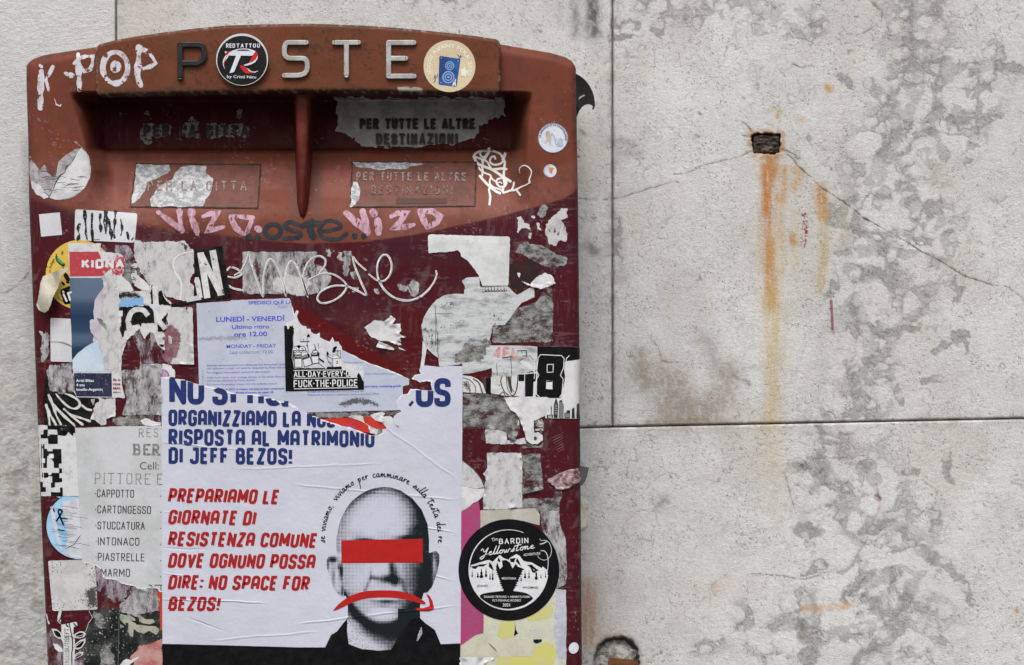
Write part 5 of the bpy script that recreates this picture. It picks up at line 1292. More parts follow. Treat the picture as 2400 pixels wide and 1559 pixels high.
i_shirt = mat('photo_pale_shirt', (.42, .52, .63), (.50, .58, .66), rough=.45, mscale=60, mlo=.4, mhi=.6, alpha='cov', fuzz=.1)
patch(t, 'photo_shirt', T('F', [(515, 445), (560, 385), (640, 320), (700, 285), (770, 240), (790, 330), (830, 470), (840, 560), (520, 566)]), i_shirt, 4, step=2.2, soft=.7, namp=.6, seed=6)
m_cap = mat('caption_navy', (.018, .022, .052), (.03, .035, .07), rough=.45, wear=.10, wscale=700, stretch=(2, 1, .5))
sheet(t, 'caption', T('F', [(530, 578), (908, 580), (912, 815), (556, 812), (533, 740)]), m_cap, 4.2, thick=0)
for s_, yv, w_ in (('Ariel Bibas', 666, 42), ('4 ans', 710, 20), ('Israélo-Argentin', 755, 62)): text(t, 'lettering', s_, *T('F', [(552, yv)])[0], 6.2, i_white, 5, width=w_, bold=.022)
i_rdk = mat('caption_red', (.26, .03, .04), rough=.5)
for s_, yv in (('Ils o', 655), ('reve', 698), ('MAI', 742)): text(t, 'lettering', s_, *T('F', [(922, yv)])[0], 6.0, i_rdk, 5, bold=.03, width=17)
text(t, 'lettering', '#Bring', *T('F', [(925, 776)])[0], 3.2, i_dgrey, 5, width=19, bold=.02)
patch(t, 'torn_fuzz', [T('C', [(830, 900), (930, 905), (920, 1000), (1000, 1050), (975, 1200), (980, 1546), (840, 1546), (800, 1300), (830, 1100)])], p_residl, 4.4, step=2.2, soft=4, namp=14, nscale=20, seed=31)
patch(t, 'torn_fuzz', [T('F', [(830, 0), (980, 0), (1000, 240), (1050, 260), (1000, 400), (990, 540), (900, 560), (830, 470), (790, 250)])], p_residl, 4.5, step=2.2, soft=4, namp=10, nscale=20, seed=32)
patch(t, 'dark_smudge', T('F', [(765, 25), (810, 40), (850, 90), (870, 150), (840, 130), (790, 80)]), p_residd, 4.8, step=2, soft=3, namp=3, seed=33)

glue('C', [(825, 600), (1080, 590), (1125, 650), (1110, 760), (1040, 830), (1000, 760), (930, 700), (850, 680)], p_residp, .8, step=2.2, soft=5, namp=12, nscale=18, seed=41)
glue('C', [(1030, 760), (1160, 700), (1200, 850), (1130, 960), (1060, 1020), (980, 960)], p_residd, .9, step=2.2, soft=6, namp=16, nscale=14, seed=42)
rem('large grey fuzzy paper remnant left of the black lettered strip, crossed by a white curl', 'C', [(1137, 536), (1400, 545), (1640, 540), (1700, 590), (1735, 650), (1740, 860), (1700, 940), (1740, 1010), (1730, 1100), (1650, 1135), (1560, 1120), (1440, 1095), (1370, 1020), (1290, 965), (1230, 890), (1180, 780), (1130, 700)], p_residl, 4.2, lift=None, step=2.2, soft=2.2, namp=6, nscale=13, seed=43)
# white curl across the remnant (the start of the tag)
strokes(tg, 'graffiti_curl', [(cr(T('C', [(1730, 640), (1640, 660), (1560, 700), (1532, 770), (1550, 850), (1600, 930), (1612, 1010), (1600, 1120)])), [2.5, 4.5, 5])], m_tag, 5.6, jitter=.2)
t = lab('black_strip', 'black strip with tall white letters E N, tilted over the notice corner', 'sticker', 'C', 1900, 880)
blk = T('C', [(1735, 632), (1860, 615), (2022, 584), (2030, 690), (2045, 770), (2060, 800), (2108, 1098), (1950, 1120), (1700, 1165), (1520, 1195), (1505, 1175), (1650, 1140), (1735, 1120), (1742, 900)])
patch(t, 'paper', blk, mat('black_strip_paper', (.006, .006, .007), (.018, .018, .018), rough=.55, spec=.06, mscale=120, alpha='cov', fuzz=.1, bump=.4), 4.8, step=2, soft=.7, namp=.8, nscale=8)
p_wl = mat('worn_white_letter', (.60, .60, .60), (.44, .44, .44), rough=.55, mscale=100, specks=.25, wear=.07, wscale=260)
strokes(t, 'letters', [(T('C', [(1803, 652), (1838, 880), (1872, 1112)]), 15), (T('C', [(1925, 630), (1965, 850), (2010, 1085)]), 15.5), (T('C', [(1805, 665), (1900, 860), (2008, 1070)]), 14), (T('C', [(1745, 925), (1765, 930), (1790, 925)]), 12), (T('C', [(1660, 1130), (1760, 1112), (1808, 1105)]), 11), (T('C', [(1770, 930), (1800, 1110)]), 12)], p_wl, 5.4, cap=False)

# torn sheet with black letters
t = lab('torn_poster', 'torn black and white sheet with letters E C K and a pale blue band', 'poster', 'C', 1200, 1300)
TS = T('C', [(965, 1060), (1120, 1045), (1285, 1030), (1300, 960), (1345, 975), (1400, 1030), (1450, 1100), (1515, 1165), (1500, 1210), (1482, 1546)]) + T('F', [(1470, 60), (1465, 250), (1440, 350), (1380, 300), (1330, 180), (1300, 160), (1240, 240), (1190, 130), (1120, 200), (1060, 250), (1000, 240), (975, 120), (970, 0)])
patch(t, 'paper', TS, paper('torn_poster_paper', (.56, .555, .55), (.36, .35, .35), mscale=90, mlo=.48, mhi=.7, alpha='cov', fuzz=.4, specks=.3), 3.6, step=2.1, soft=1.4, namp=3, nscale=9, seed=51)
sheet(t, 'blue_band', ragged(T('C', [(968, 1120), (1100, 1115), (1230, 1100), (1225, 1160), (1290, 1175), (1130, 1190), (968, 1202)]), 1.2, 5, 3), mat('pale_blue_print', (.16, .33, .62), (.20, .38, .64), rough=.5, specks=.2), 4.0, thick=0)
i_blt = mat('torn_black_print', (.005, .005, .005), (.016, .016, .016), spec=.06, rough=.5, mscale=200, alpha='cov', fuzz=.3)
patch(t, 'black_ground', T('C', [(968, 1205), (1130, 1192), (1290, 1180), (1330, 1250), (1420, 1290), (1455, 1250), (1475, 1260), (1460, 1420), (1300, 1360), (1180, 1370), (1080, 1400), (1040, 1440), (975, 1440)]) + T('F', [(1000, 240), (985, 170), (970, 100), (968, 0)]), i_blt, 4.1, step=2, soft=1.2, namp=4, nscale=8, seed=53)
patch(t, 'black_ground', [T('F', [(980, 0), (1060, 0), (1090, 130), (1040, 160), (1010, 245), (975, 140)]), T('C', [(1310, 970), (1345, 990), (1350, 1170), (1300, 1170)]), T('C', [(1395, 1030), (1430, 1090), (1500, 1180), (1390, 1180), (1375, 1080)]), T('F', [(1400, 20), (1460, 70), (1455, 160), (1370, 165), (1370, 80)]), T('F', [(1380, 270), (1430, 285), (1430, 310), (1400, 305)]), T('F', [(1115, 60), (1200, 100), (1235, 30), (1290, 70), (1310, 10), (1110, 0)])], i_blt, 4.3, step=2, soft=1.0, namp=4, nscale=7, seed=54)
patch(t, 'black_speckle', T('C', [(950, 1060), (1150, 1050), (1190, 1100), (1050, 1120), (960, 1110)]), mat('speckled_black', (.02, .02, .02), rough=.6, alpha='cov', fuzz=3.2, fscale=1400), 4.2, step=2, soft=5, namp=6, seed=56)
strokes(t, 'letters', [(cr(T('C', [(1275, 1290), (1230, 1235), (1160, 1225), (1105, 1260), (1080, 1330), (1085, 1420), (1110, 1490)])), 12), (T('C', [(1345, 985), (1355, 1180), (1370, 1380)]), 13), (T('C', [(1370, 1180), (1370, 1290)]), 12), (T('C', [(1480, 1215), (1375, 1330), (1450, 1420)]), 12), (T('C', [(975, 1265), (1020, 1265)]), 13), (T('C', [(975, 1340), (1005, 1340)]), 9), (cr(T('F', [(1080, 10), (1070, 60), (1100, 110)])), 10), (cr(T('F', [(1440, 190), (1395, 210), (1390, 260), (1440, 270)])), 10)], p_wl, 4.8, cap=False)
patch(t, 'white_scraps', [T('C', [(1100, 790), (1130, 765), (1160, 757), (1172, 780), (1165, 805), (1130, 808)]), T('C', [(1145, 830), (1165, 845), (1155, 860), (1190, 900), (1240, 930), (1280, 985), (1295, 1040), (1200, 1025), (1140, 990), (1115, 930), (1100, 880), (1115, 855), (1140, 865)])], p_torn, 4.6, step=1.8, soft=.8, namp=1.5, nscale=6, seed=57)
strokes(t, 'marks', [(T('C', l), 2) for l in ([(1125, 900), (1145, 915)], [(1120, 925), (1150, 930)], [(1125, 960), (1135, 975)], [(1108, 800), (1128, 792)])], i_black, 5)

rem('pale rounded label with a worn maroon corner, between the torn letters and the notice', 'C', [(1480, 1212), (1500, 1205), (1705, 1203), (1725, 1220), (1732, 1546), (1738, 1780), (1475, 1775), (1478, 1500)], p_residl, 3.4, cat='sticker', name='worn_label', step=2.1, soft=.8, namp=.8, seed=61)
glue('F', [(1440, 90), (1520, 90), (1600, 180), (1590, 330), (1540, 400), (1480, 470), (1440, 440), (1430, 300)], mat('maroon_stain', (.17, .07, .085), (.25, .15, .16), mscale=200, rough=.6, alpha='cov', fuzz=1.2), 4.2, step=2.2, soft=8, namp=8, nscale=14, seed=62)
glue('F', [(1060, 200), (1180, 120), (1260, 250), (1320, 150), (1440, 340), (1460, 480), (1200, 490), (1180, 380), (1140, 250), (1070, 350)], p_residp, 3.0, step=2.2, soft=5, namp=9, nscale=12, seed=63)

t = lab('white_label', 'blank white rounded label with a painted crease shadow, left of the torn photo sheet', 'sticker', 'F', 400, 245)
sheet(t, 'paper', roundrect(T('F', [(292, 22), (512, 32), (520, 466), (295, 462)]), 4), p_label, 2.2)
strokes(t, 'crease', [(T('F', [(295, 263), (360, 264), (420, 272), (480, 296), (510, 315)]), [2.0, 1.6, 4, 5, 2])], mat('painted_crease_shadow', (.25, .23, .18), rough=.6), 3)  # the crease's shadow, painted as a flat dark stroke
glue('F', [(190, 160), (225, 175), (275, 160), (285, 240), (270, 380), (240, 450), (205, 470), (200, 300)], p_resid, .8, step=2.2, soft=3, namp=6, nscale=10, seed=64)
rem('grey and cream torn patch below the blank label', 'F', [(280, 500), (350, 505), (500, 470), (515, 560), (530, 760), (400, 790), (300, 760), (270, 690), (280, 610), (250, 600)], p_resid, 1.6, step=2.2, soft=2, namp=5, nscale=9, seed=65)

t = lab('torn_sticker', 'torn black sticker with white wavy rays, at the left edge', 'sticker', 'F', 450, 950)
patch(t, 'paper', T('F', [(240, 615), (262, 605), (278, 625), (270, 700), (285, 755), (345, 760), (400, 800), (430, 775), (470, 755), (520, 770), (560, 820), (680, 835), (780, 830), (782, 865), (740, 890), (745, 915), (700, 960), (690, 1010), (720, 1050), (810, 1105), (232, 1102), (222, 900), (220, 750), (235, 700)]),
      mat('black_sticker_film', (.006, .006, .006), (.016, .016, .016), spec=.08, rough=.4, mscale=200, alpha='cov', fuzz=.2), 2.6, step=2.1, soft=.9, namp=2, nscale=7, seed=71)
RAY = [[(275, 800), (330, 930), (350, 1000), (400, 1095)], [(250, 900), (275, 1000), (285, 1098)], [(262, 930), (300, 1010), (348, 1098)], [(300, 870), (420, 1000), (530, 1098)], [(430, 940), (530, 1030), (615, 1095)], [(500, 1000), (600, 1030), (690, 1062)], [(350, 790), (410, 860), (480, 920), (545, 935), (588, 900), (570, 850), (500, 805), (425, 780)], [(612, 905), (660, 940), (705, 950)]]
strokes(t, 'rays', [(cr(T('F', l)), 5) for l in RAY], mat('ray_white', (.58, .58, .56), (.45, .45, .43), rough=.5, mscale=200), 3.2, jitter=.5, step=2)
rem('pale torn patch between the wavy rays and the grey sheet', 'F', [(700, 845), (760, 835), (950, 838), (948, 1010), (860, 1040), (850, 1090), (800, 1100), (730, 1050), (700, 1040), (730, 950)], p_residl, 2.2, step=2.2, soft=1.4, namp=3, nscale=8, seed=72)
rem('square grey worn sheet left of the big poster, under the torn letters', 'F', [(1012, 545), (1190, 545), (1200, 490), (1300, 485), (1415, 487), (1415, 620), (1408, 1002), (1020, 1000), (1030, 920), (1060, 860), (1040, 700), (1010, 660)], p_resid, 2.4, step=2.2, soft=1.2, namp=2, nscale=9, seed=73)
glue('F', [(930, 1040), (1020, 1010), (1400, 1005), (1400, 1100), (1250, 1100), (1100, 1110), (1000, 1115), (920, 1090)], p_residd, 1.2, step=2.2, soft=4, namp=9, nscale=10, seed=74)
rem('white torn corner above the flyer heading', 'F', [(1200, 1050), (1260, 1035), (1330, 1060), (1405, 1075), (1405, 1110), (1250, 1110), (1215, 1090)], p_torn, 1.8, step=2.1, soft=1.2, namp=2, nscale=7, seed=75)
t = lab('torn_sticker', 'small torn white scrap with a pink spot, above the poster corner', 'sticker', 'F', 1470, 550)
patch(t, 'paper', T('F', [(1420, 485), (1460, 490), (1510, 500), (1518, 530), (1545, 545), (1548, 620), (1420, 625)]), p_torn, 3.2, step=1.8, soft=.8, namp=1.2, nscale=6, seed=76)
sheet(t, 'pink_spot', T('F', [(1420, 548), (1450, 550), (1475, 575), (1485, 610), (1420, 616)]), mat('pink_ink', (.46, .25, .42), rough=.5), 4, thick=0)
strokes(t, 'outline', [(T('F', [(1420, 545), (1450, 548), (1476, 572), (1488, 612)]), 1.3)], i_black, 4.4)
# ================================================================== NOTICE, BLACK STICKER, POSTER
t = lab('collection_notice', 'white collection times notice with blue lettering, its upper right torn off diagonally', 'notice', 'G', 900, 600)
NT = T('G', [(130, 90), (470, 70), (480, 60), (1062, 38), (1080, 60), (1095, 130), (1118, 245), (1180, 310), (1270, 375), (1400, 452), (1520, 515), (1650, 590), (1850, 690), (2060, 765), (2272, 852), (2272, 910), (2210, 925), (2200, 1165), (1800, 1175), (1230, 1188), (900, 1200), (400, 1100), (158, 940)])
sheet(t, 'paper', ragged(NT, .6, 8, 4), p_notice, 2.0)
strokes(t, 'torn_edge', [(ragged(NT[5:15], .8, 3, 9, closed=False), 2.2)], mat('torn_edge_white', (.68, .68, .70), rough=.7, wear=.25, wscale=500), 2.4, jitter=.9)
def gt(s, u, v, h, w, m, lv=2.6, bold=0., shear=0., rot=-1.0, clip=None):
    x, y = T('G', [(u, v)])[0]; text(t, 'lettering', s, x, y, h * .23286, m, lv, width=w * .23286, bold=bold, shear=shear, rot=rot, clip=clip)
NC = NT
gt('SPEDISCI QUÌ LA', 652, 101, 33, 445, i_blue, bold=.022, rot=-.5, clip=NC); gt('POST Y', 950, 143, 28, 145, i_bluel, rot=-.5, clip=NC)
gt('LUNEDÌ - VENERDÌ', 325, 277, 48, 692, i_blue, bold=.022); gt('Ultimo ritiro', 484, 348, 38, 380, i_blue, bold=.018); gt('ore 12.00', 508, 424, 44, 335, i_blue, bold=.022)
gt('MONDAY - FRIDAY', 430, 542, 36, 502, i_blue, bold=.010); gt('Last collection: 12.00', 462, 600, 33, 440, i_bluel, bold=.004)
for s_, v_, w_, b_, sh_ in (('Inserisci esclusivamente invii affrancati con francobolli della', 725, 790, .01, 0), ('altri operatori postali non saranno recapitati da Poste Italiane', 756, 795, .01, 0), ('Per maggiori informazioni consulta il sito poste.it', 797, 640, .01, 0),
                          ('Only insert items with postage stamps of the Italian Republic', 848, 800, .006, .2), ('will not be delivered by Poste Italiane.', 880, 495, .006, .2), ('For more information, please visit the website poste.it', 917, 705, .006, .2)):
    gt(s_, 233, v_, 20, w_, i_bluel, bold=b_, shear=sh_, rot=-.9)
gt('in 2021 è vietato introdurre invii contenenti', 424, 966, 20, 590, i_blue, bold=.022, rot=-.9); gt('diretti all\'estero nei paesi UE.', 524, 1000, 20, 390, i_blue, bold=.022, rot=-.9); gt('Postale.', 770, 1028, 18, 98, i_bluel, rot=-.6)
gt('Poste Italiane', 1610, 695, 18, 190, i_bluel, bold=.006, rot=-.5); gt('from other postal ope..', 1828, 808, 19, 300, i_bluel, bold=.006, shear=.2, rot=-.3, clip=NC)
gt('insert items containing goods', 1800, 938, 22, 388, i_blue, bold=.022, shear=.2); gt('except for those destined to EU countries', 1246, 990, 20, 560, i_bluel, bold=.012, shear=.2, rot=-.8)
gt('Please visit the poste.it website or contact the Post Office.', 1246, 1022, 21, 725, i_bluel, bold=.004, shear=.2, rot=-.9)
x_, y_ = T('G', [(200, 905)])[0]; text(t, 'lettering', 'MOD. 22 R - 000042-8 - Ed. (03)', x_, y_, 2.3, i_bluel, 2.6, width=33, rot=-90)
patch(t, 'ink_smear', T('G', [(1570, 1110), (1640, 1060), (1780, 1045), (1900, 1070), (1970, 1120), (1900, 1110), (1760, 1090), (1640, 1120)]), mat('ink_smear', (.10, .10, .11), rough=.7, alpha='cov', fuzz=3.2, fscale=1100), 2.5, step=2.1, soft=5, namp=5, nscale=7, seed=81)
patch(t, 'ink_smear', T('G', [(150, 440), (350, 430), (560, 425), (620, 440), (560, 455), (300, 455), (150, 460)]), mat('faint_smear', (.30, .30, .36), rough=.7, alpha='cov', fuzz=3.2, fscale=1100), 2.4, step=2.1, soft=5, namp=4, nscale=7, seed=82)
sheet(t, 'rust_speck', circle(*T('G', [(890, 345)])[0], 1.5, 10), i_sko, 3, thick=0)
# strips of dirt just under the notice
glue('G', [(1230, 1190), (1500, 1185), (1900, 1180), (2200, 1172), (2150, 1215), (1960, 1235), (1600, 1240), (1400, 1245), (1280, 1215)], p_residd, 1.0, step=2.2, soft=3, namp=8, nscale=9, seed=83)
t = lab('paper_strip', 'bright red paper strip showing behind the torn top edge of the big poster', 'torn paper', 'G', 1750, 1290, group='torn paper remnants on the mailbox')
sheet(t, 'paper', ragged(T('G', [(1370, 1255), (1500, 1248), (1800, 1236), (2085, 1226), (2110, 1270), (2145, 1315), (2060, 1300), (2000, 1400), (1700, 1380), (1500, 1330)]), 1, 5, 6), mat('bright_red_paper', (.50, .035, .025), (.42, .03, .022), rough=.55, mscale=70, crease=.4), 2.2)
sheet(t, 'pink_patch', T('G', [(1595, 1320), (1680, 1312), (1745, 1345), (1740, 1370), (1680, 1362)]), mat('dark_pink_print', (.36, .05, .18), rough=.5), 2.6, thick=0)
rem('creased white scrap lying across the bright red strip', 'G', [(1650, 1230), (1740, 1215), (1800, 1225), (1820, 1290), (1880, 1330), (1960, 1360), (2050, 1350), (2010, 1300), (1930, 1270), (1880, 1220), (1800, 1212), (1900, 1208), (2000, 1180), (2030, 1200), (2010, 1225), (2090, 1230), (2130, 1290), (2170, 1330), (2000, 1420), (1880, 1400), (1860, 1320), (1800, 1280)], p_torn, 3.6, step=2, soft=1, namp=2.5, nscale=8, seed=84)
rem('small black torn chip at the poster\'s torn edge', 'G', [(1962, 1345), (2000, 1350), (2003, 1400), (1950, 1412)], p_residd, 4.4, step=1.6, soft=.8, namp=1, seed=85)

rem('white star-shaped paper scrap on the dusty red metal, right of the notice', 'G', [(1815, 332), (1925, 258), (2010, 272), (2060, 250), (2082, 217), (2137, 240), (2120, 275), (2100, 300), (2190, 290), (2180, 330), (2195, 375), (2170, 400), (2235, 430), (2180, 445), (2190, 480), (2150, 470), (2200, 505), (2160, 510), (2120, 500), (2060, 470), (1960, 465), (1890, 430), (1850, 370)],
    p_torn, 2.0, step=2, soft=.8, namp=3, nscale=6, seed=86)
t = rem('narrow white scrap with cut blue letters, below the star-shaped scrap', 'G', [(1965, 468), (2010, 490), (2100, 530), (2122, 550), (2110, 562), (1990, 540), (1940, 530)], p_torn, 2.0, step=1.8, soft=.7, namp=.8, nscale=6, seed=87)
x_, y_ = T('G', [(1945, 552)])[0]; text(t, 'lettering', 'our', x_, y_, 7.5, i_navy, 2.6, width=34, bold=.05, clip=T('G', [(1930, 522), (2140, 535), (2140, 562), (1930, 562)]))
rem('tiny white sliver below the star-shaped scrap', 'G', [(2165, 530), (2200, 545), (2248, 572), (2200, 560), (2170, 548)], p_torn, 2.0, step=1.6, soft=.6, namp=.6, seed=88)

t = lab('black_sticker', 'black sticker with white capital slogan and a cartoon of helmeted figures', 'sticker', 'G', 1400, 750)
WS = T('G', [(1018, 330), (1020, 300), (1070, 270), (1110, 250), (1110, 200), (1140, 160), (1158, 170), (1140, 230), (1190, 330), (1230, 315), (1240, 345), (1280, 345), (1290, 395), (1345, 400), (1370, 380), (1375, 440), (1470, 480), (1500, 430), (1520, 480), (1560, 475), (1590, 530), (1610, 690), (1800, 712), (1812, 790), (1818, 968), (1030, 978)])
patch(t, 'torn_white_paper', WS, paper('sticker_core', (.58, .59, .62), (.48, .49, .53), mscale=90, alpha='cov', fuzz=.2), 3.0, step=2, soft=.7, namp=1.2, nscale=6, seed=91)
i_sb = mat('sticker_black', (.005, .005, .005), (.008, .008, .008), rough=.5, spec=.06, mscale=90)
blk = T('O', [(48, 30), (95, 25), (110, 90), (130, 95), (150, 30), (190, 40), (205, 10), (215, 60), (235, 90), (225, 220), (222, 320), (220, 460), (230, 560), (225, 700), (245, 815), (800, 815), (830, 840), (850, 790), (1118, 795), (1120, 840), (1190, 850), (1215, 900), (1240, 860), (1250, 900), (1265, 960), (1290, 990), (1390, 985), (1430, 900), (1475, 960), (1500, 1030), (1530, 1070), (1532, 1222), (75, 1250)])
sheet(t, 'black_ground', blk, i_sb, 3.5, thick=0)
OO = lambda l, w: (T('O', l), w * .12605)
def opoly(n, l, m, lv): sheet(t, n, T('O', l), m, lv, thick=0)
strokes(t, 'rules', [OO([(218, 862), (800, 852), (1180, 850)], 13), OO([(222, 1008), (800, 1000), (1412, 988)], 13), OO([(228, 1202), (800, 1190), (1418, 1178)], 14)], i_white, 4.2, cap=False)
l1 = glyph_lines('ALL.DAY.EVERY.D', *T('O', [(228, 878)])[0], 13.6, total=130, sw=.16, gap=.22, font=GA, rot=-.7)
strokes(t, 'slogan', l1, i_white, 4.2, width=2.3)
l2 = glyph_lines('FUCK.THE.POLICE', *T('O', [(225, 1038)])[0], 17.4, total=149, sw=.16, gap=.22, font=GA, rot=-.8)
strokes(t, 'slogan', l2, i_white, 4.2, width=2.6)
# figures
for (cx, cy, r) in ((265, 470, 58), (385, 470, 62)): opoly('helmet', circle(cx, cy, r, 18), i_white, 4.0); strokes(t, 'outline', [(T('O', circle(cx, cy, r, 18)), 1.5, 'c'), OO([(cx - 40, cy + 20), (cx + 30, cy + 10)], 14), OO([(cx - 20, cy - 30), (cx + 20, cy - 10)], 9)], i_black, 4.3)
for (cx, cy, r) in ((305, 560, 60), (425, 555, 62), (620, 520, 46)): opoly('helmet', circle(cx, cy, r, 18), i_white, 4.4); strokes(t, 'outline', [(T('O', circle(cx, cy, r, 18)), 1.5, 'c'), OO([(cx - 30, cy - 25), (cx + 25, cy - 35)], 8)], i_black, 4.6)
opoly('band', [(232, 565), (362, 562), (368, 635), (238, 640)], i_sb, 4.8); opoly('band', [(368, 598), (505, 545), (530, 600), (392, 655)], i_sb, 4.8); opoly('band', [(545, 535), (700, 522), (705, 580), (548, 592)], i_sb, 4.8)
opoly('shield', [(242, 640), (372, 635), (382, 798), (244, 800)], i_white, 4.9); opoly('shield', [(395, 660), (530, 610), (568, 745), (425, 795)], i_white, 4.9); opoly('shield', [(548, 595), (690, 590), (692, 715), (580, 735)], i_white, 4.9)
strokes(t, 'outline', [(T('O', l), 1.4, 'c') for l in ([(242, 640), (372, 635), (382, 798), (244, 800)], [(395, 660), (530, 610), (568, 745), (425, 795)], [(548, 595), (690, 590), (692, 715), (580, 735)])], i_black, 5.1)
for s_, u_, v_, r_ in (('POLICE', 255, 615, 0), ('POLICE', 390, 636, -20), ('POLICE', 560, 573, -4)): text(t, 'lettering', s_, *T('O', [(u_, v_)])[0], 4.2, i_white, 5.2, width=13, rot=r_, bold=.02)
opoly('box_face', [(950, 650), (1110, 635), (1115, 785), (955, 800)], i_white, 4.6); opoly('box_face', [(838, 578), (1010, 575), (1090, 625), (950, 648)], i_white, 4.6); opoly('box_face', [(838, 590), (950, 650), (950, 790), (855, 700)], MATS['sticker_core'], 4.5) if False else None
strokes(t, 'outline', [OO([(835, 575), (1020, 572), (1100, 628), (950, 645), (835, 575)], 9), OO([(950, 645), (955, 800), (1115, 788)], 9), OO([(838, 580), (865, 690), (950, 790)], 9), OO([(865, 690), (930, 720)], 7), OO([(1015, 690), (1045, 690), (1020, 735), (1045, 735)], 11), OO([(930, 600), (965, 590), (945, 612)], 6),
   OO([(665, 705), (800, 810)], 9), OO([(700, 640), (780, 700)], 30), OO([(340, 323), (520, 320)], 12), OO([(474, 240), (476, 420)], 6), OO([(350, 270), (358, 290)], 6), OO([(405, 265), (408, 300)], 9), OO([(1050, 480), (1030, 570)], 8), OO([(1090, 480), (1095, 610)], 7), OO([(990, 500), (1080, 490)], 9), OO([(610, 380), (640, 470)], 14), OO([(680, 350), (690, 460)], 7), OO([(455, 400), (480, 380), (500, 520)], 8)], i_black, 4.8)
opoly('blot', [(940, 520), (960, 430), (1000, 410), (1035, 415), (1010, 460), (990, 520), (960, 530)], i_sb, 4.9); opoly('blot', [(835, 570), (840, 505), (862, 520), (880, 560)], i_sb, 4.9); opoly('lamp', [(470, 235), (478, 200), (498, 175), (520, 200), (528, 238)], i_sb, 4.9); opoly('blot', [(280, 400), (320, 385), (358, 400), (330, 440), (300, 430)], i_sb, 4.9)
strokes(t, 'outline', [OO([(215, 100), (240, 140), (215, 230), (222, 400), (205, 500), (195, 620), (215, 700), (235, 815)], 7), OO([(235, 818), (400, 805), (440, 818), (500, 795), (560, 820), (640, 780), (700, 795), (790, 815)], 8)], i_white, 5.0)

# ---------------------------------------------------------------- the big poster
t = lab('poster', 'large white poster with blue and red block lettering and a bald halftone head', 'poster', 'K', 100, 800)
PO = T('F', [(1405, 620)]) + T('G', [(10, 868), (60, 880), (150, 905), (240, 935), (340, 952), (420, 972), (500, 1002), (620, 1012), (740, 1015), (870, 1050), (950, 1080), (1060, 1102), (1200, 1180), (1300, 1228), (1400, 1270), (1500, 1300), (1560, 1320), (1650, 1345), (1720, 1360), (1780, 1390), (1890, 1425), (1960, 1425), (2010, 1400), (2080, 1330)]) \
   + T('H', [(15, 1010), (60, 985), (100, 962), (55, 940), (35, 880), (60, 840), (100, 800), (160, 790), (185, 745), (260, 748), (400, 755), (388, 700), (395, 660), (330, 655), (270, 662), (200, 632), (225, 605), (300, 585), (268, 548), (290, 512), (330, 500), (470, 515), (600, 505), (706, 508), (705, 800), (700, 1546)]) \
   + [(1081, 1200), (1079, 1640), (382, 1640), (381, 1559), (380, 1300), (379, 1000)]
POc = ragged(PO[:48], .9, 5, 7, closed=False) + PO[47:]
sheet(t, 'paper', POc, p_poster, 4.0)
strokes(t, 'torn_edge', [(ragged(PO[:24], 1.2, 3, 19, closed=False), 2.6), (ragged(PO[25:44], 1.2, 3, 23, closed=False), 2.2)], mat('torn_core_white', (.70, .70, .72), rough=.8, wear=.2, wscale=400), 4.6, jitter=1.2)
HD = dict(sw=.205, gap=.22, space=.50)
hl_ = []
hl_ += glyph_lines('NO', 397.5, 882, 68, total=80, sw=.235, gap=.1)
hl_ += glyph_lines('SP', 499, 882, 69.5, total=76, sw=.235, gap=.2)
hl_ += glyph_lines('AC', 581, 883, 70, total=77, sw=.22, gap=.16)
hl_ += glyph_lines('E', 661, 884, 70.5, total=30, sw=.22)
hl_ += glyph_lines('O', 975, 885, 71, total=40, sw=.23) + glyph_lines('S', 1018.5, 884.5, 71, total=37, sw=.235) + [[(961, 944), (966, 948)]]
for ln_ in hl_: strokes(t, 'heading_stroke', [ln_], i_navyg, 5.0, width=13.4, cap=False, step=1.5, clip=POc)
def pt_lines(rows, m, width, name, **k):
    for s_, x_, y_, h_, w_, r_ in rows:
        strokes(t, name, glyph_lines(s_, x_, y_, h_, total=w_, rot=r_, **{**HD, **{q: z for q, z in k.items() if q in ('shear',)}}), m, 5.0, width=width, cap=False, step=2.5 if 'NOSTRA' in s_ or 'MATRI' in s_ else None, clip=POc if 'NOSTRA' in s_ or 'MATRI' in s_ else None)
pt_lines([('ORGANIZZIAMO LA NOSTRA', 396.5, 960, 39, 458, .55), ('RISPOSTA AL MATRIMONIO', 396.5, 1005, 39.5, 480, .55), ('DI JEFF BEZOS!', 396.5, 1048, 39.5, 287, .5)], i_navy, 8.2, 'blue_lettering')
pt_lines([('PREPARIAMO LE', 394, 1144, 35, 257, .8), ('GIORNATE DI', 394, 1194.5, 35, 202, .8), ('RESISTENZA COMUNE', 394, 1245.5, 35, 346, .7), ('DOVE OGNUNO POSSA', 394, 1296, 35, 341, .6), ('DIRE: NO SPACE FOR', 394, 1347, 35, 328, .6), ('BEZOS!', 394, 1398, 34, 118, .5)], i_red, 7.2, 'red_lettering', shear=.17)
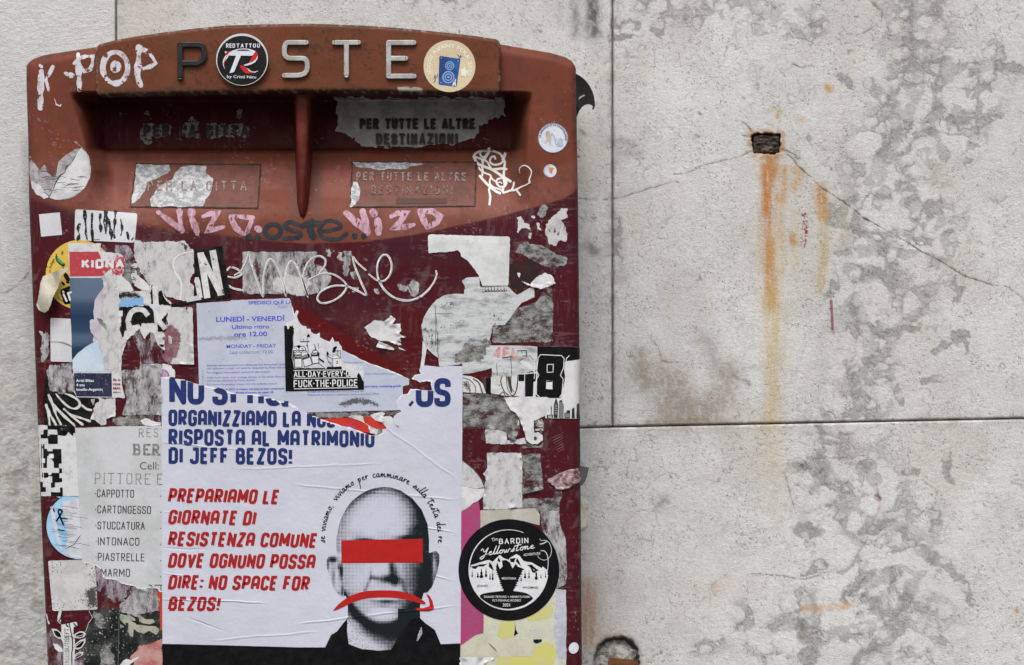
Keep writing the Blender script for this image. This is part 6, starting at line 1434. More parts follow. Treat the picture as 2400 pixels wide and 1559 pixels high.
# written line that arches over the head
CU = {  # joined handwriting, x height 1, y up
 's': (.62, [[(0, .05), (.25, .55), (.42, 1), (.40, .6), (.42, .2), (.25, 0), (.05, .12)]]), 'e': (.62, [[(0, .3), (.3, .6), (.38, .85), (.22, .95), (.08, .6), (.12, .15), (.35, 0), (.58, .2)]]),
 'v': (.66, [[(0, .6), (.12, .9), (.22, .2), (.28, 0), (.45, .5), (.5, .95), (.62, .85)]]), 'i': (.36, [[(0, .4), (.1, .9), (.08, .2), (.16, 0), (.34, .3)], [(.16, 1.35), (.2, 1.45)]]),
 'a': (.74, [[(.45, .85), (.25, 1), (.05, .5), (.12, .02), (.35, .3), (.48, .9), (.45, .2), (.52, 0), (.7, .3)]]), 'm': (1.05, [[(0, .5), (.1, .95), (.08, 0)], [(.08, .1), (.22, .8), (.34, .9), (.36, 0)], [(.36, .1), (.52, .8), (.66, .9), (.66, .2), (.76, 0), (.98, .3)]]),
 'n': (.80, [[(0, .5), (.1, .95), (.08, 0)], [(.08, .1), (.24, .8), (.4, .9), (.4, .2), (.5, 0), (.74, .3)]]), 'o': (.64, [[(.3, .95), (.08, .7), (.1, .1), (.35, .02), (.45, .5), (.3, .95), (.45, .8), (.6, .9)]]),
 'p': (.72, [[(0, .5), (.15, 1), (.05, -.3), (-.12, -1.5), (-.2, -1.9), (-.05, -1.2), (.12, 0), (.3, .85), (.46, .8), (.42, .2), (.2, .0)]]), 'r': (.56, [[(0, .4), (.12, 1), (.1, 0)], [(.1, .2), (.25, .8), (.42, .95), (.5, .8)]]),
 'c': (.60, [[(.42, .8), (.28, 1), (.06, .6), (.1, .1), (.3, 0), (.55, .25)]]), 'u': (.74, [[(0, .9), (.04, .2), (.18, 0), (.36, .4), (.42, .95)], [(.42, .95), (.42, .2), (.5, 0), (.7, .3)]]),
 'l': (.44, [[(0, .2), (.2, 1.2), (.36, 2.4), (.22, 1.4), (.12, .3), (.2, 0), (.42, .25)]]), 't': (.62, [[(.3, 2.0), (.2, 1), (.12, .2), (.25, 0), (.5, .25)], [(-.2, 1.5), (.7, 1.75)]]),
 'd': (.74, [[(.42, .8), (.25, .95), (.05, .5), (.12, .05), (.35, .3), (.5, 1.2), (.62, 2.5), (.5, 1.2), (.46, .2), (.54, 0), (.72, .3)]]), ',': (.5, [[(.1, .1), (.02, -.35)]]), ' ': (.72, []),
 'w': (1., [[(0, .9), (.08, .1), (.2, .05), (.36, .8), (.4, .1), (.55, .05), (.72, .9), (.9, .8)]]), 'Y': (1.1, [[(.0, 1.7), (.1, 2.1), (.3, 1.9), (.35, 1.3), (.6, 1.2), (.95, 2.2)], [(.95, 2.2), (.7, .6), (.4, -.7), (.1, -.9), (.0, -.5), (.4, 0), (.9, .4)]]),
}
def cursive(s, h, total=None):
    out = []; cx = 0
    for ch in s:
        w, st = CU[ch]
        for l in st: out.append([((cx + a) * h, b * h) for a, b in cr(l, 3)])
        cx += w
    W = cx * h; k = (total / W) if total else 1
    return [[(a * k, b) for a, b in l] for l in out]
def ell_arc(cx, cy, rx, ry, a0, a1, n=400):
    th = np.linspace(R(a0), R(a1), n); X = cx + rx * np.cos(th); Y = cy + ry * np.sin(th)
    L = np.concatenate([[0], np.cumsum(np.hypot(np.diff(X), np.diff(Y)))]); return th, X, Y, L
th_, aX, aY, aL = ell_arc(894, 1262, 133, 144, 176, 366)
cur = []
for l in cursive('se viviamo, viviamo per camminare sulla testa dei re', 8.2, float(aL[-1]) - 4):
    q = []
    for a, b in l:
        a = min(max(a, 0), aL[-1]); x = np.interp(a, aL, aX); y = np.interp(a, aL, aY); tx = np.interp(a + .5, aL, aX) - np.interp(a - .5, aL, aX); ty = np.interp(a + .5, aL, aY) - np.interp(a - .5, aL, aY)
        k = math.hypot(tx, ty) + 1e-9; q.append((x + b * ty / k, y - b * tx / k))
    cur.append(q)
strokes(t, 'handwriting', cur, i_black, 5.0, width=1.9, cap=False)
# the head, printed as a coarse halftone
def head_tone(x, y):
    u = (x - 700) / .30988; v = (y - 1080) / .30988
    def el(cx, cy, rx, ry): return 1 - np.sqrt(((u - cx) / rx) ** 2 + ((v - cy) / ry) ** 2)
    def g(cx, cy, rx, ry): return np.exp(-(((u - cx) / rx) ** 2 + ((v - cy) / ry) ** 2))
    nz_ = (fbm(u / 60, v / 60, 301, 3) - .5) * .16 + (fbm(u / 16, v / 16, 303, 2) - .5) * .14
    ex_ = np.interp(v, [200, 260, 330, 400, 500, 600, 700, 900, 1000, 1100], [800, 885, 905, 915, 935, 950, 945, 925, 905, 870])
    le_ = np.interp(v, [200, 225, 310, 430, 540, 620, 900, 1000, 1060], [600, 520, 400, 325, 295, 285, 345, 355, 370])
    tn = .09 + nz_
    tn = tn + .92 * sst(-230, 30, u - ex_) ** 1.7
    tn = tn + .40 * (1 - sst(-10, 120, u - le_)) * (1 - .25 * sst(640, 760, v))
    top_ = 198 + ((u - 640) / 350.) ** 2 * 150
    tn = tn + .40 * (1 - sst(-5, 110, v - top_)) + .10 * (1 - sst(60, 260, v - top_))
    tn = tn - .10 * g(590, 400, 140, 120)
    tn = tn + .75 * g(500, 598, 85, 18) + .25 * g(430, 560, 70, 40) + .85 * g(800, 585, 90, 22) + .35 * g(860, 540, 60, 60) + .16 * g(650, 560, 50, 40)
    low_ = sst(700, 780, v)
    tn = tn + low_ * (.16 * g(430, 800, 80, 60) + .22 * g(800, 800, 90, 70) + .16 * g(840, 900, 70, 120) + .75 * g(700, 800, 22, 70) + .45 * g(730, 850, 26, 70))
    tn = tn + .95 * g(675, 895, 80, 34) + .55 * g(575, 885, 30, 16) + .5 * g(730, 920, 34, 34) - .12 * g(600, 850, 45, 30) + .35 * g(545, 850, 14, 40)
    tn = tn + .40 * np.exp(-((u - (545 - (v - 880) * .42)) / 16.) ** 2) * sst(850, 890, v) * (1 - sst(990, 1050, v)) + .32 * np.exp(-((u - (780 + (v - 900) * .30)) / 20.) ** 2) * sst(870, 920, v) * (1 - sst(1020, 1080, v))
    tn = tn + .12 * g(470, 960, 60, 80) + .20 * sst(930, 1050, v) * (1 - sst(60, 230, u - le_))
    tn = tn + .85 * g(665, 1066, 92, 15) + .45 * g(640, 1100, 80, 14) + .22 * g(560, 1060, 30, 30) + .16 * g(640, 960, 60, 22) - .14 * g(640, 1145, 80, 28) + .15 * g(500, 1130, 60, 50) + .30 * g(800, 1110, 70, 60)
    chin = v - (1226 - (np.abs(u - 640) / 300) ** 2.2 * 250)
    under = sst(-40, 22, chin)
    tn = tn * (1 - under) + under * (1.06 - .80 * sst(50, 200, chin) * (u < 760) * (1 - sst(520, 760, u)) - .30 * sst(80, 220, chin) * (u < 740) + nz_)
    nk = sst(1165, 1215, v - (u - 380) * .55) * (1 - sst(420, 520, u)); tn = tn * (1 - nk) + nk * (.40 + nz_ + .2 * (1 - sst(372, 392, u)))
    tn = np.where((v > 1120) & (u > 750), np.maximum(tn, 1.08 - .7 * g(905, 1320, 22, 70)), tn)
    # ears
    earL = el(285, 870, 78, 158); tn = np.where((u < 345) & (v > 700), .20 + nz_ + .95 * g(258, 748, 34, 22) + .55 * g(222, 790, 12, 50) + .95 * g(322, 835, 16, 60) + .50 * g(262, 880, 12, 80) + .4 * g(300, 800, 16, 24) + .55 * g(332, 980, 16, 60) + .35 * g(290, 1000, 30, 14), tn)
    tn = np.where((u > 960) & (v > 680), .74 + .5 * g(975, 850, 34, 160) - .42 * g(1028, 790, 12, 80) + .2 * g(1045, 760, 12, 60) + nz_, tn)
    return {'tone': ('FLOAT', np.clip(tn, 0, 1.15))}
m_half = bpy.data.materials.new('halftone_print'); m_half.use_nodes = True
nt = m_half.node_tree; b = nt.nodes['Principled BSDF']; bn_ = nt.nodes.new('ShaderNodeBump'); bn_.inputs['Strength'].default_value = .85; bn_.inputs['Distance'].default_value = .0026; b.inputs['Roughness'].default_value = .7; b.inputs['Specular IOR Level'].default_value = .06
g_ = nt.nodes.new('ShaderNodeNewGeometry'); sp = nt.nodes.new('ShaderNodeSeparateXYZ'); nt.links.new(g_.outputs['Position'], sp.inputs[0])
nt.links.new(fold_height(nt, g_.outputs['Position'], FOLDS), bn_.inputs['Height']); nt.links.new(bn_.outputs[0], b.inputs['Normal'])
at_ = nt.nodes.new('ShaderNodeAttribute'); at_.attribute_name = 'tone'
fq = 2 * math.pi / (4.6 * S * 1.414)
s1 = _math(nt, 'SINE', _math(nt, 'MULTIPLY', _math(nt, 'ADD', sp.outputs[0], sp.outputs[2]), fq), 0); s2 = _math(nt, 'SINE', _math(nt, 'MULTIPLY', _math(nt, 'SUBTRACT', sp.outputs[0], sp.outputs[2]), fq), 0)
th2 = _math(nt, 'ADD', _math(nt, 'MULTIPLY', _math(nt, 'MULTIPLY', s1, s2), .47), .5)
fc = _ramp(nt, _math(nt, 'SUBTRACT', at_.outputs['Fac'], th2), -.09, .09)
nt.links.new(_mixc(nt, fc, (.495, .505, .600), (.010, .014, .016)), b.inputs['Base Color'])
a = nt.nodes.new('ShaderNodeAttribute'); a.attribute_name = 'cov'; nt.links.new(_ramp(nt, a.outputs['Fac'], .35, .65), b.inputs['Alpha'])
HEADP = T('K', cr([(640, 198), (520, 225), (400, 310), (325, 430), (295, 540), (285, 620), (290, 700)], 4)[:-1] + [(292, 720), (265, 712), (225, 725), (207, 760), (215, 820), (240, 880), (262, 960), (300, 1010), (330, 1028), (355, 1020), (370, 1060), (372, 1120), (370, 1200), (365, 1300), (380, 1380), (470, 1420), (600, 1436), (700, 1425), (800, 1410), (900, 1400), (940, 1300), (918, 1200),
        (917, 1100), (945, 1000), (975, 995), (1010, 950), (1045, 850), (1066, 760), (1065, 710), (1040, 683), (1010, 690), (985, 700), (986, 600), (975, 480), (930, 370), (860, 285), (770, 225), (700, 203)])
patch(t, 'head', HEADP, m_half, 5.0, step=2.2, soft=.8, namp=0, extra=head_tone)
sheet(t, 'shoulders', T('K', [(200, 1412), (245, 1318), (290, 1290), (340, 1225), (372, 1190), (366, 1290), (378, 1385), (470, 1422), (600, 1438), (700, 1428), (760, 1320), (850, 1200), (918, 1190), (960, 1230), (1030, 1280), (1055, 1340), (1075, 1388), (1223, 1381), (1221, 1800), (-1030, 1800), (-1030, 1385), (-600, 1395), (0, 1412)]), i_black, 5.4, thick=0)
sheet(t, 'collar', T('K', [(368, 1195), (400, 1250), (440, 1300), (520, 1360), (580, 1430), (480, 1425), (380, 1388), (366, 1290)]), mat('collar_print', (.50, .50, .58), (.2, .2, .22), mscale=900, mlo=.55, mhi=.6, rough=.6), 5.6, thick=0)
patch(t, 'neck_glint', T('K', [(930, 1255), (935, 1310), (905, 1360), (885, 1375), (905, 1310)]), m_half, 5.9, step=2, soft=.8, namp=1, extra=lambda x, y: {'tone': ('FLOAT', .45 + 0 * x)})
i_redf = mat('flat_red_ink', (.39, .014, .013), (.36, .013, .013), rough=.55, crease=1.0, bump=.85, bdist=.0026, bscale=60, folds=FOLDS)
sheet(t, 'eye_bar', T('K', [(323, 601), (938, 591), (940, 770), (325, 776)]), i_redf, 6.0, thick=0)
sheet(t, 'frown', T('K', cr([(264, 1136), (290, 1098), (330, 1062), (400, 1018), (500, 988), (620, 980), (750, 985), (850, 1008), (920, 1045), (958, 1072), (945, 1086), (860, 1062), (760, 1042), (640, 1035), (520, 1042), (420, 1068), (340, 1105)], 4, True)), i_redf, 6.0, thick=0)
sheet(t, 'frown_tip', T('K', [(965, 1005), (990, 1022), (1012, 1060), (1024, 1115), (1015, 1130), (980, 1139), (920, 1138), (892, 1128), (884, 1113), (940, 1115), (985, 1103), (992, 1090), (985, 1055)]), i_redf, 6.0, thick=0)

# ---------------------------------------------------------------- right side
t = lab('worn_sticker', 'large pale worn sticker with a rounded left side and smeared print, right of centre', 'sticker', 'H', 700, 200)
patch(t, 'paper', T('E', [(880, 1000), (1000, 980), (1160, 990), (1250, 1082), (1380, 1010), (1422, 1000), (1428, 1100), (1290, 1165), (1200, 1290), (1130, 1380), (1005, 1385), (985, 1500)]) + T('H', [(985, 210), (960, 300), (1000, 300), (1100, 500), (820, 575), (708, 585), (702, 485), (600, 500), (470, 512), (462, 430), (400, 380), (345, 328), (318, 270), (298, 180), (292, 90)]) + T('E', [(290, 1400), (310, 1320), (350, 1240), (440, 1130), (520, 1085), (600, 1068), (720, 1070), (730, 1000), (700, 940), (740, 905), (870, 900)]),
      p_streak, 2.2, step=2.2, soft=.9, namp=1.2, nscale=8, seed=101)
patch(t, 'pale_strip', T('H', [(305, 250), (345, 330), (330, 420), (318, 500), (275, 545), (285, 480), (300, 350)]), p_torn, 2.6, step=1.8, soft=.8, namp=1, seed=102)
i_gsp = mat('green_grey_print', (.045, .055, .057), (.20, .22, .23), mscale=300, rough=.6, alpha='cov', fuzz=3.0, fscale=500, thin=(.50, .62), thscale=260, stretch=(1.4, 1, .8))
patch(t, 'print_speckle', [T('H', [(300, 90), (400, 80), (450, 150), (460, 400), (400, 370), (345, 320), (305, 250)]), T('E', [(960, 1280), (1120, 1275), (1130, 1330), (1020, 1370), (970, 1340)]), T('E', [(620, 1320), (720, 1330), (740, 1380), (640, 1370)]), T('H', [(480, 110), (640, 100), (650, 130), (500, 140)]), T('H', [(1050, 440), (1200, 440), (1220, 560), (1060, 570)]), T('E', [(500, 1160), (680, 1150), (690, 1210), (540, 1230)])], i_gsp, 2.7, step=2.1, soft=5, namp=10, nscale=7, seed=103)
patch(t, 'grey_stain', T('H', [(700, 300), (780, 240), (860, 260), (950, 220), (1000, 300), (960, 330), (900, 420), (760, 470), (640, 480), (620, 380)]), p_residd, 2.5, step=2.2, soft=5, namp=14, nscale=16, seed=104)
strokes(t, 'print_lines', [(T('E', [(430, 1180), (432, 1546)]), 1), (T('H', [(440, 0), (462, 430)]), 1), (T('E', [(430, 1268), (600, 1262)]), .8), (T('E', [(905, 1000), (1150, 988)]), 1), (T('E', [(900, 1050), (1150, 1040)]), 1.2)] + [(T('E', [(930 + 32 * i, 1003), (935 + 32 * i, 1045), (960 + 32 * i, 1025)]), 1.4) for i in range(7)], i_blackw, 2.9, cap=False)
t = lab('white_label', 'large white rounded label with its lower left torn off, below the faded red curve', 'sticker', 'E', 900, 650)
patch(t, 'paper', roundrect(T('E', [(358, 660), (357, 470), (1182, 494), (1166, 985), (905, 986)]), 6)[:19] + T('E', [(1166, 980), (1150, 985), (905, 986), (880, 930), (865, 880), (800, 790), (760, 740), (690, 690), (680, 650), (655, 630), (560, 648), (440, 650), (358, 662)]), paper('torn_label', (.60, .61, .61), (.50, .51, .51), mscale=60, alpha='cov', fuzz=.1, specks=.15), 3.4, step=2.2, soft=.7, namp=1.2, nscale=8, seed=106)
t = lab('worn_sticker', 'square dark mottled sticker with rounded lower corners, near the right edge', 'sticker', 'E', 1350, 1400)
patch(t, 'paper', T('E', [(1500, 1080), (1520, 1010), (1600, 1000), (1612, 1040), (1612, 1546)]) + T('H', [(1605, 240), (1585, 266), (1400, 268), (1120, 270), (1000, 275), (1010, 92), (1130, 90)]) + T('E', [(1190, 1300), (1250, 1220), (1330, 1190), (1430, 1165)]), p_residd, 2.0, step=2.2, soft=1.0, namp=3, nscale=9, seed=107)
rem('crumpled white scrap at the upper right, above the dark mottled sticker', 'E', [(1302, 945), (1345, 955), (1385, 972), (1420, 930), (1475, 885), (1540, 855), (1600, 880), (1622, 920), (1640, 965), (1560, 1000), (1490, 1020), (1440, 1005), (1380, 990), (1340, 965)], p_torn, 3.6, step=1.8, soft=.7, namp=2, nscale=7, seed=108)
rem('tiny white chip beside the black smudge', 'E', [(1255, 858), (1290, 856), (1278, 912), (1262, 890)], p_torn, 2.4, step=1.6, soft=.6, namp=.8, seed=109)
glue('E', [(1255, 300), (1290, 290), (1330, 350), (1380, 370), (1390, 440), (1350, 410), (1300, 400), (1270, 460), (1250, 440), (1265, 380)], p_residl, .8, step=2, soft=1.4, namp=4, nscale=7, seed=110)
glue('E', [(1480, 200), (1530, 175), (1560, 200), (1540, 280), (1490, 310), (1460, 270)], p_residd, .8, step=2, soft=1.8, namp=4, nscale=8, seed=111)
glue('E', [[(1600, 300), (1660, 250), (1700, 200), (1760, 215), (1750, 260), (1765, 300), (1700, 330), (1750, 400), (1758, 500), (1745, 545), (1670, 520), (1640, 590), (1570, 560), (1550, 480), (1530, 440), (1545, 370)], [(1640, 225), (1665, 228), (1655, 240)], [(1400, 290), (1430, 275), (1440, 310), (1415, 320)], [(1450, 350), (1475, 360), (1485, 420), (1460, 410)], [(1370, 450), (1395, 460), (1390, 520), (1370, 500)]], p_residl, .8, step=2, soft=1.5, namp=4, nscale=8, seed=112)
glue('E', [(1250, 620), (1290, 560), (1345, 540), (1390, 570), (1450, 570), (1560, 610), (1640, 660), (1755, 700), (1750, 775), (1690, 790), (1620, 825), (1540, 790), (1440, 740), (1340, 690), (1250, 650)], p_residd, .8, step=2, soft=1.4, namp=3.5, nscale=8, seed=113)
glue('E', [(1170, 740), (1300, 735), (1440, 740), (1490, 800), (1470, 900), (1380, 980), (1260, 1060), (1190, 1000), (1170, 900)], mat('black_smudge', (.02, .014, .013), (.045, .012, .012), rough=.55, mscale=90, alpha='cov', fuzz=1.2), .7, step=2.2, soft=10, namp=12, nscale=16, seed=114, label='black marker smudge near the right edge')
glue('D', [[(930, 630), (1000, 628), (990, 690), (950, 690)], [(1040, 650), (1080, 655), (1085, 740), (1045, 730)], [(1100, 645), (1165, 650), (1160, 800), (1130, 900), (1105, 890), (1100, 760)], [(1170, 850), (1270, 860), (1260, 920), (1180, 920)], [(1390, 1000), (1450, 1010), (1440, 1060), (1390, 1040)], [(1200, 990), (1250, 1000), (1240, 1040), (1150, 1060)]], p_resid, .7, step=2, soft=4, namp=7, nscale=9, seed=115)
glue('D', [(1620, 960), (1720, 990), (1800, 930), (1855, 940), (1850, 1040), (1820, 1100), (1780, 1100), (1740, 1030), (1670, 1050)], p_resid, .7, step=2, soft=4, namp=6, nscale=10, seed=116)
t = rem('grey glue-streaked rectangle under the looping white tag', 'D', [(78, 648), (400, 648), (828, 645), (826, 690), (790, 760), (900, 800), (980, 900), (930, 1000), (860, 1068), (80, 1070)], p_resid, 3.0, step=2.2, soft=1.2, namp=3, nscale=14, seed=117, lift=None)
patch(t, 'pale_area', T('D', [(380, 930), (480, 880), (700, 900), (800, 960), (700, 1065), (350, 1065)]), p_residl, 3.4, step=2.2, soft=8, namp=12, nscale=16, seed=118)

t = lab('worn_sticker', 'faded sticker with ghost red numerals, beside the black and white skyline sticker', 'sticker', 'H', 1220, 450)
patch(t, 'paper', T('H', [(998, 302), (1240, 300), (1420, 305), (1456, 312), (1455, 540), (1300, 590), (1000, 610)]), p_streak, 2.9, step=2.2, soft=.8, namp=.8, seed=121)
strokes(t, 'ghost_numerals', glyph_lines('4FL', *T('H', [(1010, 312)])[0], 29, total=60, sw=.22, gap=.1, font=GA, shear=.1), mat('ghost_red', (.50, .20, .19), (.5, .36, .35), rough=.6, mscale=300, wear=.18, wscale=400), 3.2, width=7, cap=False)
strokes(t, 'print_lines', [(T('H', l), w) for l, w in (([(1105, 425), (1200, 412)], 2.2), ([(1190, 415), (1200, 590)], 1.4), ([(1045, 480), (1055, 600)], 1.2), ([(1255, 355), (1345, 350), (1350, 405), (1310, 405)], 2.0), ([(1300, 355), (1305, 380)], 1.6), ([(1280, 460), (1300, 440), (1380, 400), (1440, 470)], .9))], i_blackw, 3.3, cap=False)
patch(t, 'white_curl', T('H', [(1280, 460), (1310, 448), (1370, 470), (1430, 520), (1440, 550), (1425, 568), (1370, 530), (1310, 500)]), p_torn, 3.5, step=1.8, soft=.7, namp=1, seed=122)

t = lab('skyline_sticker', 'black and white sticker with outlined figure eight and city skyline, wrapping the right edge', 'sticker', 'H', 1650, 670)
patch(t, 'paper', T('H', [(1265, 590), (1420, 570), (1462, 560), (1456, 306), (1884, 318), (1884, 800), (1880, 1036), (1535, 1032), (1548, 960), (1560, 880), (1400, 860), (1262, 812)]), paper('sticker_white_paper', (.60, .60, .61), (.54, .54, .55), mscale=50, alpha='cov', fuzz=0.), 3.2, step=2.1, soft=.6, namp=.5, seed=124)
m_bp = mat('black_print_film', (.005, .005, .006), (.008, .008, .009), rough=.45, spec=.08, alpha='cov', fuzz=0.)
patch(t, 'black_ground', T('H', [(1456, 306), (1884, 318), (1884, 440), (1735, 462), (1725, 540), (1735, 600), (1732, 660), (1722, 700), (1700, 800), (1690, 830), (1580, 828), (1440, 815), (1455, 640), (1462, 560)]), m_bp, 3.6, step=2.1, soft=.6, namp=.4, seed=125)
patch(t, 'black_ground', [T('H', [(1325, 590), (1445, 580), (1440, 660), (1420, 665), (1412, 815), (1322, 815), (1330, 660), (1268, 660), (1265, 592)])], m_bp, 3.6, step=2.1, soft=.6, namp=.3, seed=126)
strokes(t, 'numeral_outline', [(T('H', [(1490, 392), (1700, 402), (1727, 430), (1722, 520), (1690, 600), (1718, 640), (1705, 790), (1680, 822)]), 1.8), (T('H', [(1490, 392), (1465, 425), (1450, 560), (1473, 600), (1450, 640), (1448, 790), (1480, 818)]), 1.8), (T('H', [(1556, 492), (1618, 490), (1616, 568), (1556, 570)]), 1.7, 'c'), (T('H', [(1884, 400), (1780, 402), (1750, 430), (1745, 460)]), 1.8), (T('H', [(1425, 440), (1432, 560), (1425, 640)]), 1.3), (T('H', [(1330, 590), (1330, 815)]), 1.4)], i_white, 4.0, cap=False)
sheet(t, 'numeral_hole', T('H', [(1548, 652), (1610, 655), (1610, 742), (1545, 738)]), i_white, 4.0, thick=0)
sheet(t, 'numeral_hole_bar', T('H', [(1550, 655), (1608, 655), (1608, 668), (1550, 668)]), i_black, 4.2, thick=0)
m_sk = mat('skyline_grey', (.05, .055, .06), rough=.5)
for q, m_ in (([(1592, 930), (1598, 895), (1603, 930), (1601, 1000), (1594, 1000)], m_sk), ([(1555, 1000), (1615, 995), (1615, 1028), (1550, 1030)], i_black), ([(1622, 900), (1640, 840), (1648, 830), (1655, 850), (1668, 900), (1662, 1030), (1622, 1030)], i_black), ([(1678, 860), (1690, 850), (1705, 850), (1722, 900), (1720, 1032), (1672, 1030)], m_sk),
              ([(1728, 980), (1750, 975), (1752, 955), (1788, 950), (1788, 1032), (1730, 1032)], i_black), ([(1805, 940), (1830, 920), (1835, 1032), (1802, 1032)], m_sk), ([(1855, 890), (1880, 880), (1882, 1034), (1850, 1034)], i_black)):
    patch(t, 'tower', T('H', q), mat('tower_print', (.02, .021, .024), (.05, .054, .06), rough=.5, alpha='cov', fuzz=0.), 4.0, step=1.2, soft=.5, namp=0)
strokes(t, 'tower_windows', [(T('H', [(1632, 900 + 18 * i), (1658, 900 + 18 * i)]), .8) for i in range(6)] + [(T('H', [(1685 + 12 * i, 870), (1685 + 12 * i, 1028)]), .7) for i in range(3)] + [(T('H', [(1572 + 9 * i, 1005), (1572 + 9 * i, 1028)]), 1) for i in range(4)] + [(T('H', [(1735, 990 + 10 * i), (1785, 988 + 10 * i)]), .7) for i in range(4)], i_white, 4.6, cap=False)
t = lab('round_sticker', 'white sticker fragment with a web-like ring pattern, at the poster\'s right edge', 'sticker', 'H', 800, 680)
patch(t, 'paper', T('H', [(708, 600), (790, 610), (860, 640), (910, 690), (940, 782), (708, 770)]), paper('web_paper', (.58, .58, .57), alpha='cov', fuzz=0.), 2.4, step=2, soft=.7, namp=.6, seed=127)
web = [(T('H', cr([(708, 625), (780, 650), (830, 710), (835, 780)])), 1.8), (T('H', cr([(810, 635), (870, 680), (905, 780)])), 3.0), (T('H', cr([(708, 690), (760, 715), (780, 770)])), 1.6)]
for i in range(5): web.append((T('H', [(712 + 14 * i, 660 + 9 * i), (735 + 13 * i, 700 + 14 * i), (712 + 15 * i, 720 + 12 * i)]), 1.1)); web.append((T('H', circle(735 + 18 * (i % 3), 675 + 26 * (i // 2), 13, 7)), 1.1, 'c'))
strokes(t, 'web_lines', web, i_dgrey, 3.0, cap=False)
t = lab('ring_sticker', 'white sticker fragment with a toothed curved band, left of the outlined figure eight', 'sticker', 'H', 1120, 700)
patch(t, 'paper', T('H', [(990, 615), (1100, 600), (1260, 592), (1262, 812), (1110, 802), (990, 782)]), paper('ring_paper', (.58, .58, .57), (.48, .48, .46), alpha='cov', fuzz=0.), 2.5, step=2, soft=.7, namp=.5, seed=128)
rg = [(T('H', cr([(1105, 605), (1090, 650), (1100, 710), (1130, 770), (1170, 800)])), 2.2), (T('H', cr([(1145, 602), (1148, 680), (1165, 750), (1205, 808)])), 1.4), (T('H', cr([(1195, 600), (1190, 680), (1205, 740), (1225, 770)])), 1.4), (T('H', cr([(1262, 600), (1255, 700), (1235, 780), (1205, 808)])), 2.4), (T('H', [(1075, 798), (1110, 765), (1135, 800)]), 1.8), (T('H', [(1068, 695), (1082, 703)]), 2)]
rg += [(T('H', [(1147 + .9 * i + (i * i) * .12, 610 + 10 * i), (1192 + i * .8, 616 + 10 * i - (i * .3)), (1148 + i + (i * i) * .12, 620 + 10 * i)]), .9) for i in range(17)]
strokes(t, 'band_lines', rg, i_black, 3.1, cap=False)
sheet(box, 'dark_strip', T('H', [(942, 628), (990, 620), (990, 790), (942, 782)]), i_black, 1.4, thick=0)
rem('wide dark mottled remnant right of the poster, under the toothed ring sticker', 'H', [(708, 780), (900, 790), (1120, 812), (1150, 880), (1190, 955), (1255, 1005), (1285, 1090), (1260, 1200), (1235, 1250), (1170, 1235), (1150, 1185), (1040, 1148), (900, 1135), (708, 1142)], p_residd, 1.8, step=2.2, soft=1.2, namp=3, nscale=9, seed=129)
t = rem('long white torn tongue of paper hanging under the skyline sticker', 'H', [(1120, 815), (1300, 820), (1570, 822), (1560, 900), (1550, 1000), (1480, 1035), (1420, 1060), (1425, 1180), (1470, 1175), (1512, 1200), (1510, 1250), (1460, 1290), (1390, 1292), (1350, 1260), (1330, 1180), (1290, 1080), (1255, 1000), (1190, 950), (1150, 880)], p_torn, 3.8, step=2.1, soft=.9, namp=2, nscale=9, seed=130)
sheet(t, 'hole', circle(*T('H', [(1438, 1236)])[0], 3.6, 12, ry=5), i_dgrey, 4.4, thick=0)
rem('black and white torn bits around the white tongue', 'H', [[(1430, 1060), (1500, 1040), (1520, 1080), (1515, 1140), (1500, 1180), (1450, 1110), (1430, 1110)], [(1350, 1230), (1360, 1290), (1480, 1310), (1515, 1270), (1520, 1330), (1295, 1335), (1300, 1300), (1340, 1290)], [(1170, 1245), (1240, 1240), (1240, 1285), (1190, 1280)]], p_residd, 2.2, step=2, soft=.8, namp=2.5, nscale=6, seed=131)
strokes(t, 'letter_scraps', [(T('H', l), w) for l, w in (([(1460, 1115), (1510, 1110)], 3), ([(1468, 1062), (1500, 1085), (1475, 1090)], 2.6), ([(1445, 1148), (1510, 1150)], 4.5), ([(1268, 1050), (1262, 1105)], 1.8))], p_wl, 3.2)
t = rem('tall pale mottled strip right of the poster, above the cream paper', 'L', [(325, -60), (590, -60), (595, 100), (593, 350), (460, 365), (296, 370), (300, 250), (320, 120), (298, 100), (330, 60)], p_residl, 1.6, step=2.2, soft=1.0, namp=2, nscale=10, seed=132)
rem('grey sticker scraps at the head of the tall pale strip', 'H', [(930, 1150), (985, 1135), (1045, 1145), (1150, 1180), (1150, 1260), (1240, 1250), (1335, 1225), (1342, 1290), (1100, 1292), (940, 1290)], p_residl, 2.0, step=2.1, soft=.9, namp=2, nscale=8, seed=133)
rem('darker mottled strip beside the tall pale one', 'L', [(592, -50), (730, -55), (735, 0), (755, 215), (690, 232), (598, 252)], p_residd, 1.7, step=2.2, soft=1.0, namp=1.6, nscale=10, seed=134)
rem('mottled band crossing above the cream paper, with a black chip', 'L', [(300, 295), (420, 310), (590, 290), (740, 285), (840, 280), (835, 240), (890, 225), (905, 250), (880, 300), (870, 375), (840, 440), (725, 380), (560, 372), (300, 370)], p_residd, 1.5, step=2.2, soft=1.4, namp=4, nscale=9, seed=135, lift=None)
rem('grey cracked remnant behind the mountain badge\'s upper right', 'L', [(730, 380), (870, 378), (880, 480), (905, 545), (925, 590), (930, 800), (928, 930), (860, 965), (855, 1015), (780, 1010), (820, 700), (740, 500)], p_resid, 1.9, step=2.2, soft=1.2, namp=2, nscale=9, seed=136, lift=None)
t = lab('paper_strip', 'cream paper strip just above the round mountain badge', 'torn paper', 'L', 500, 420, group='torn paper remnants on the mailbox')
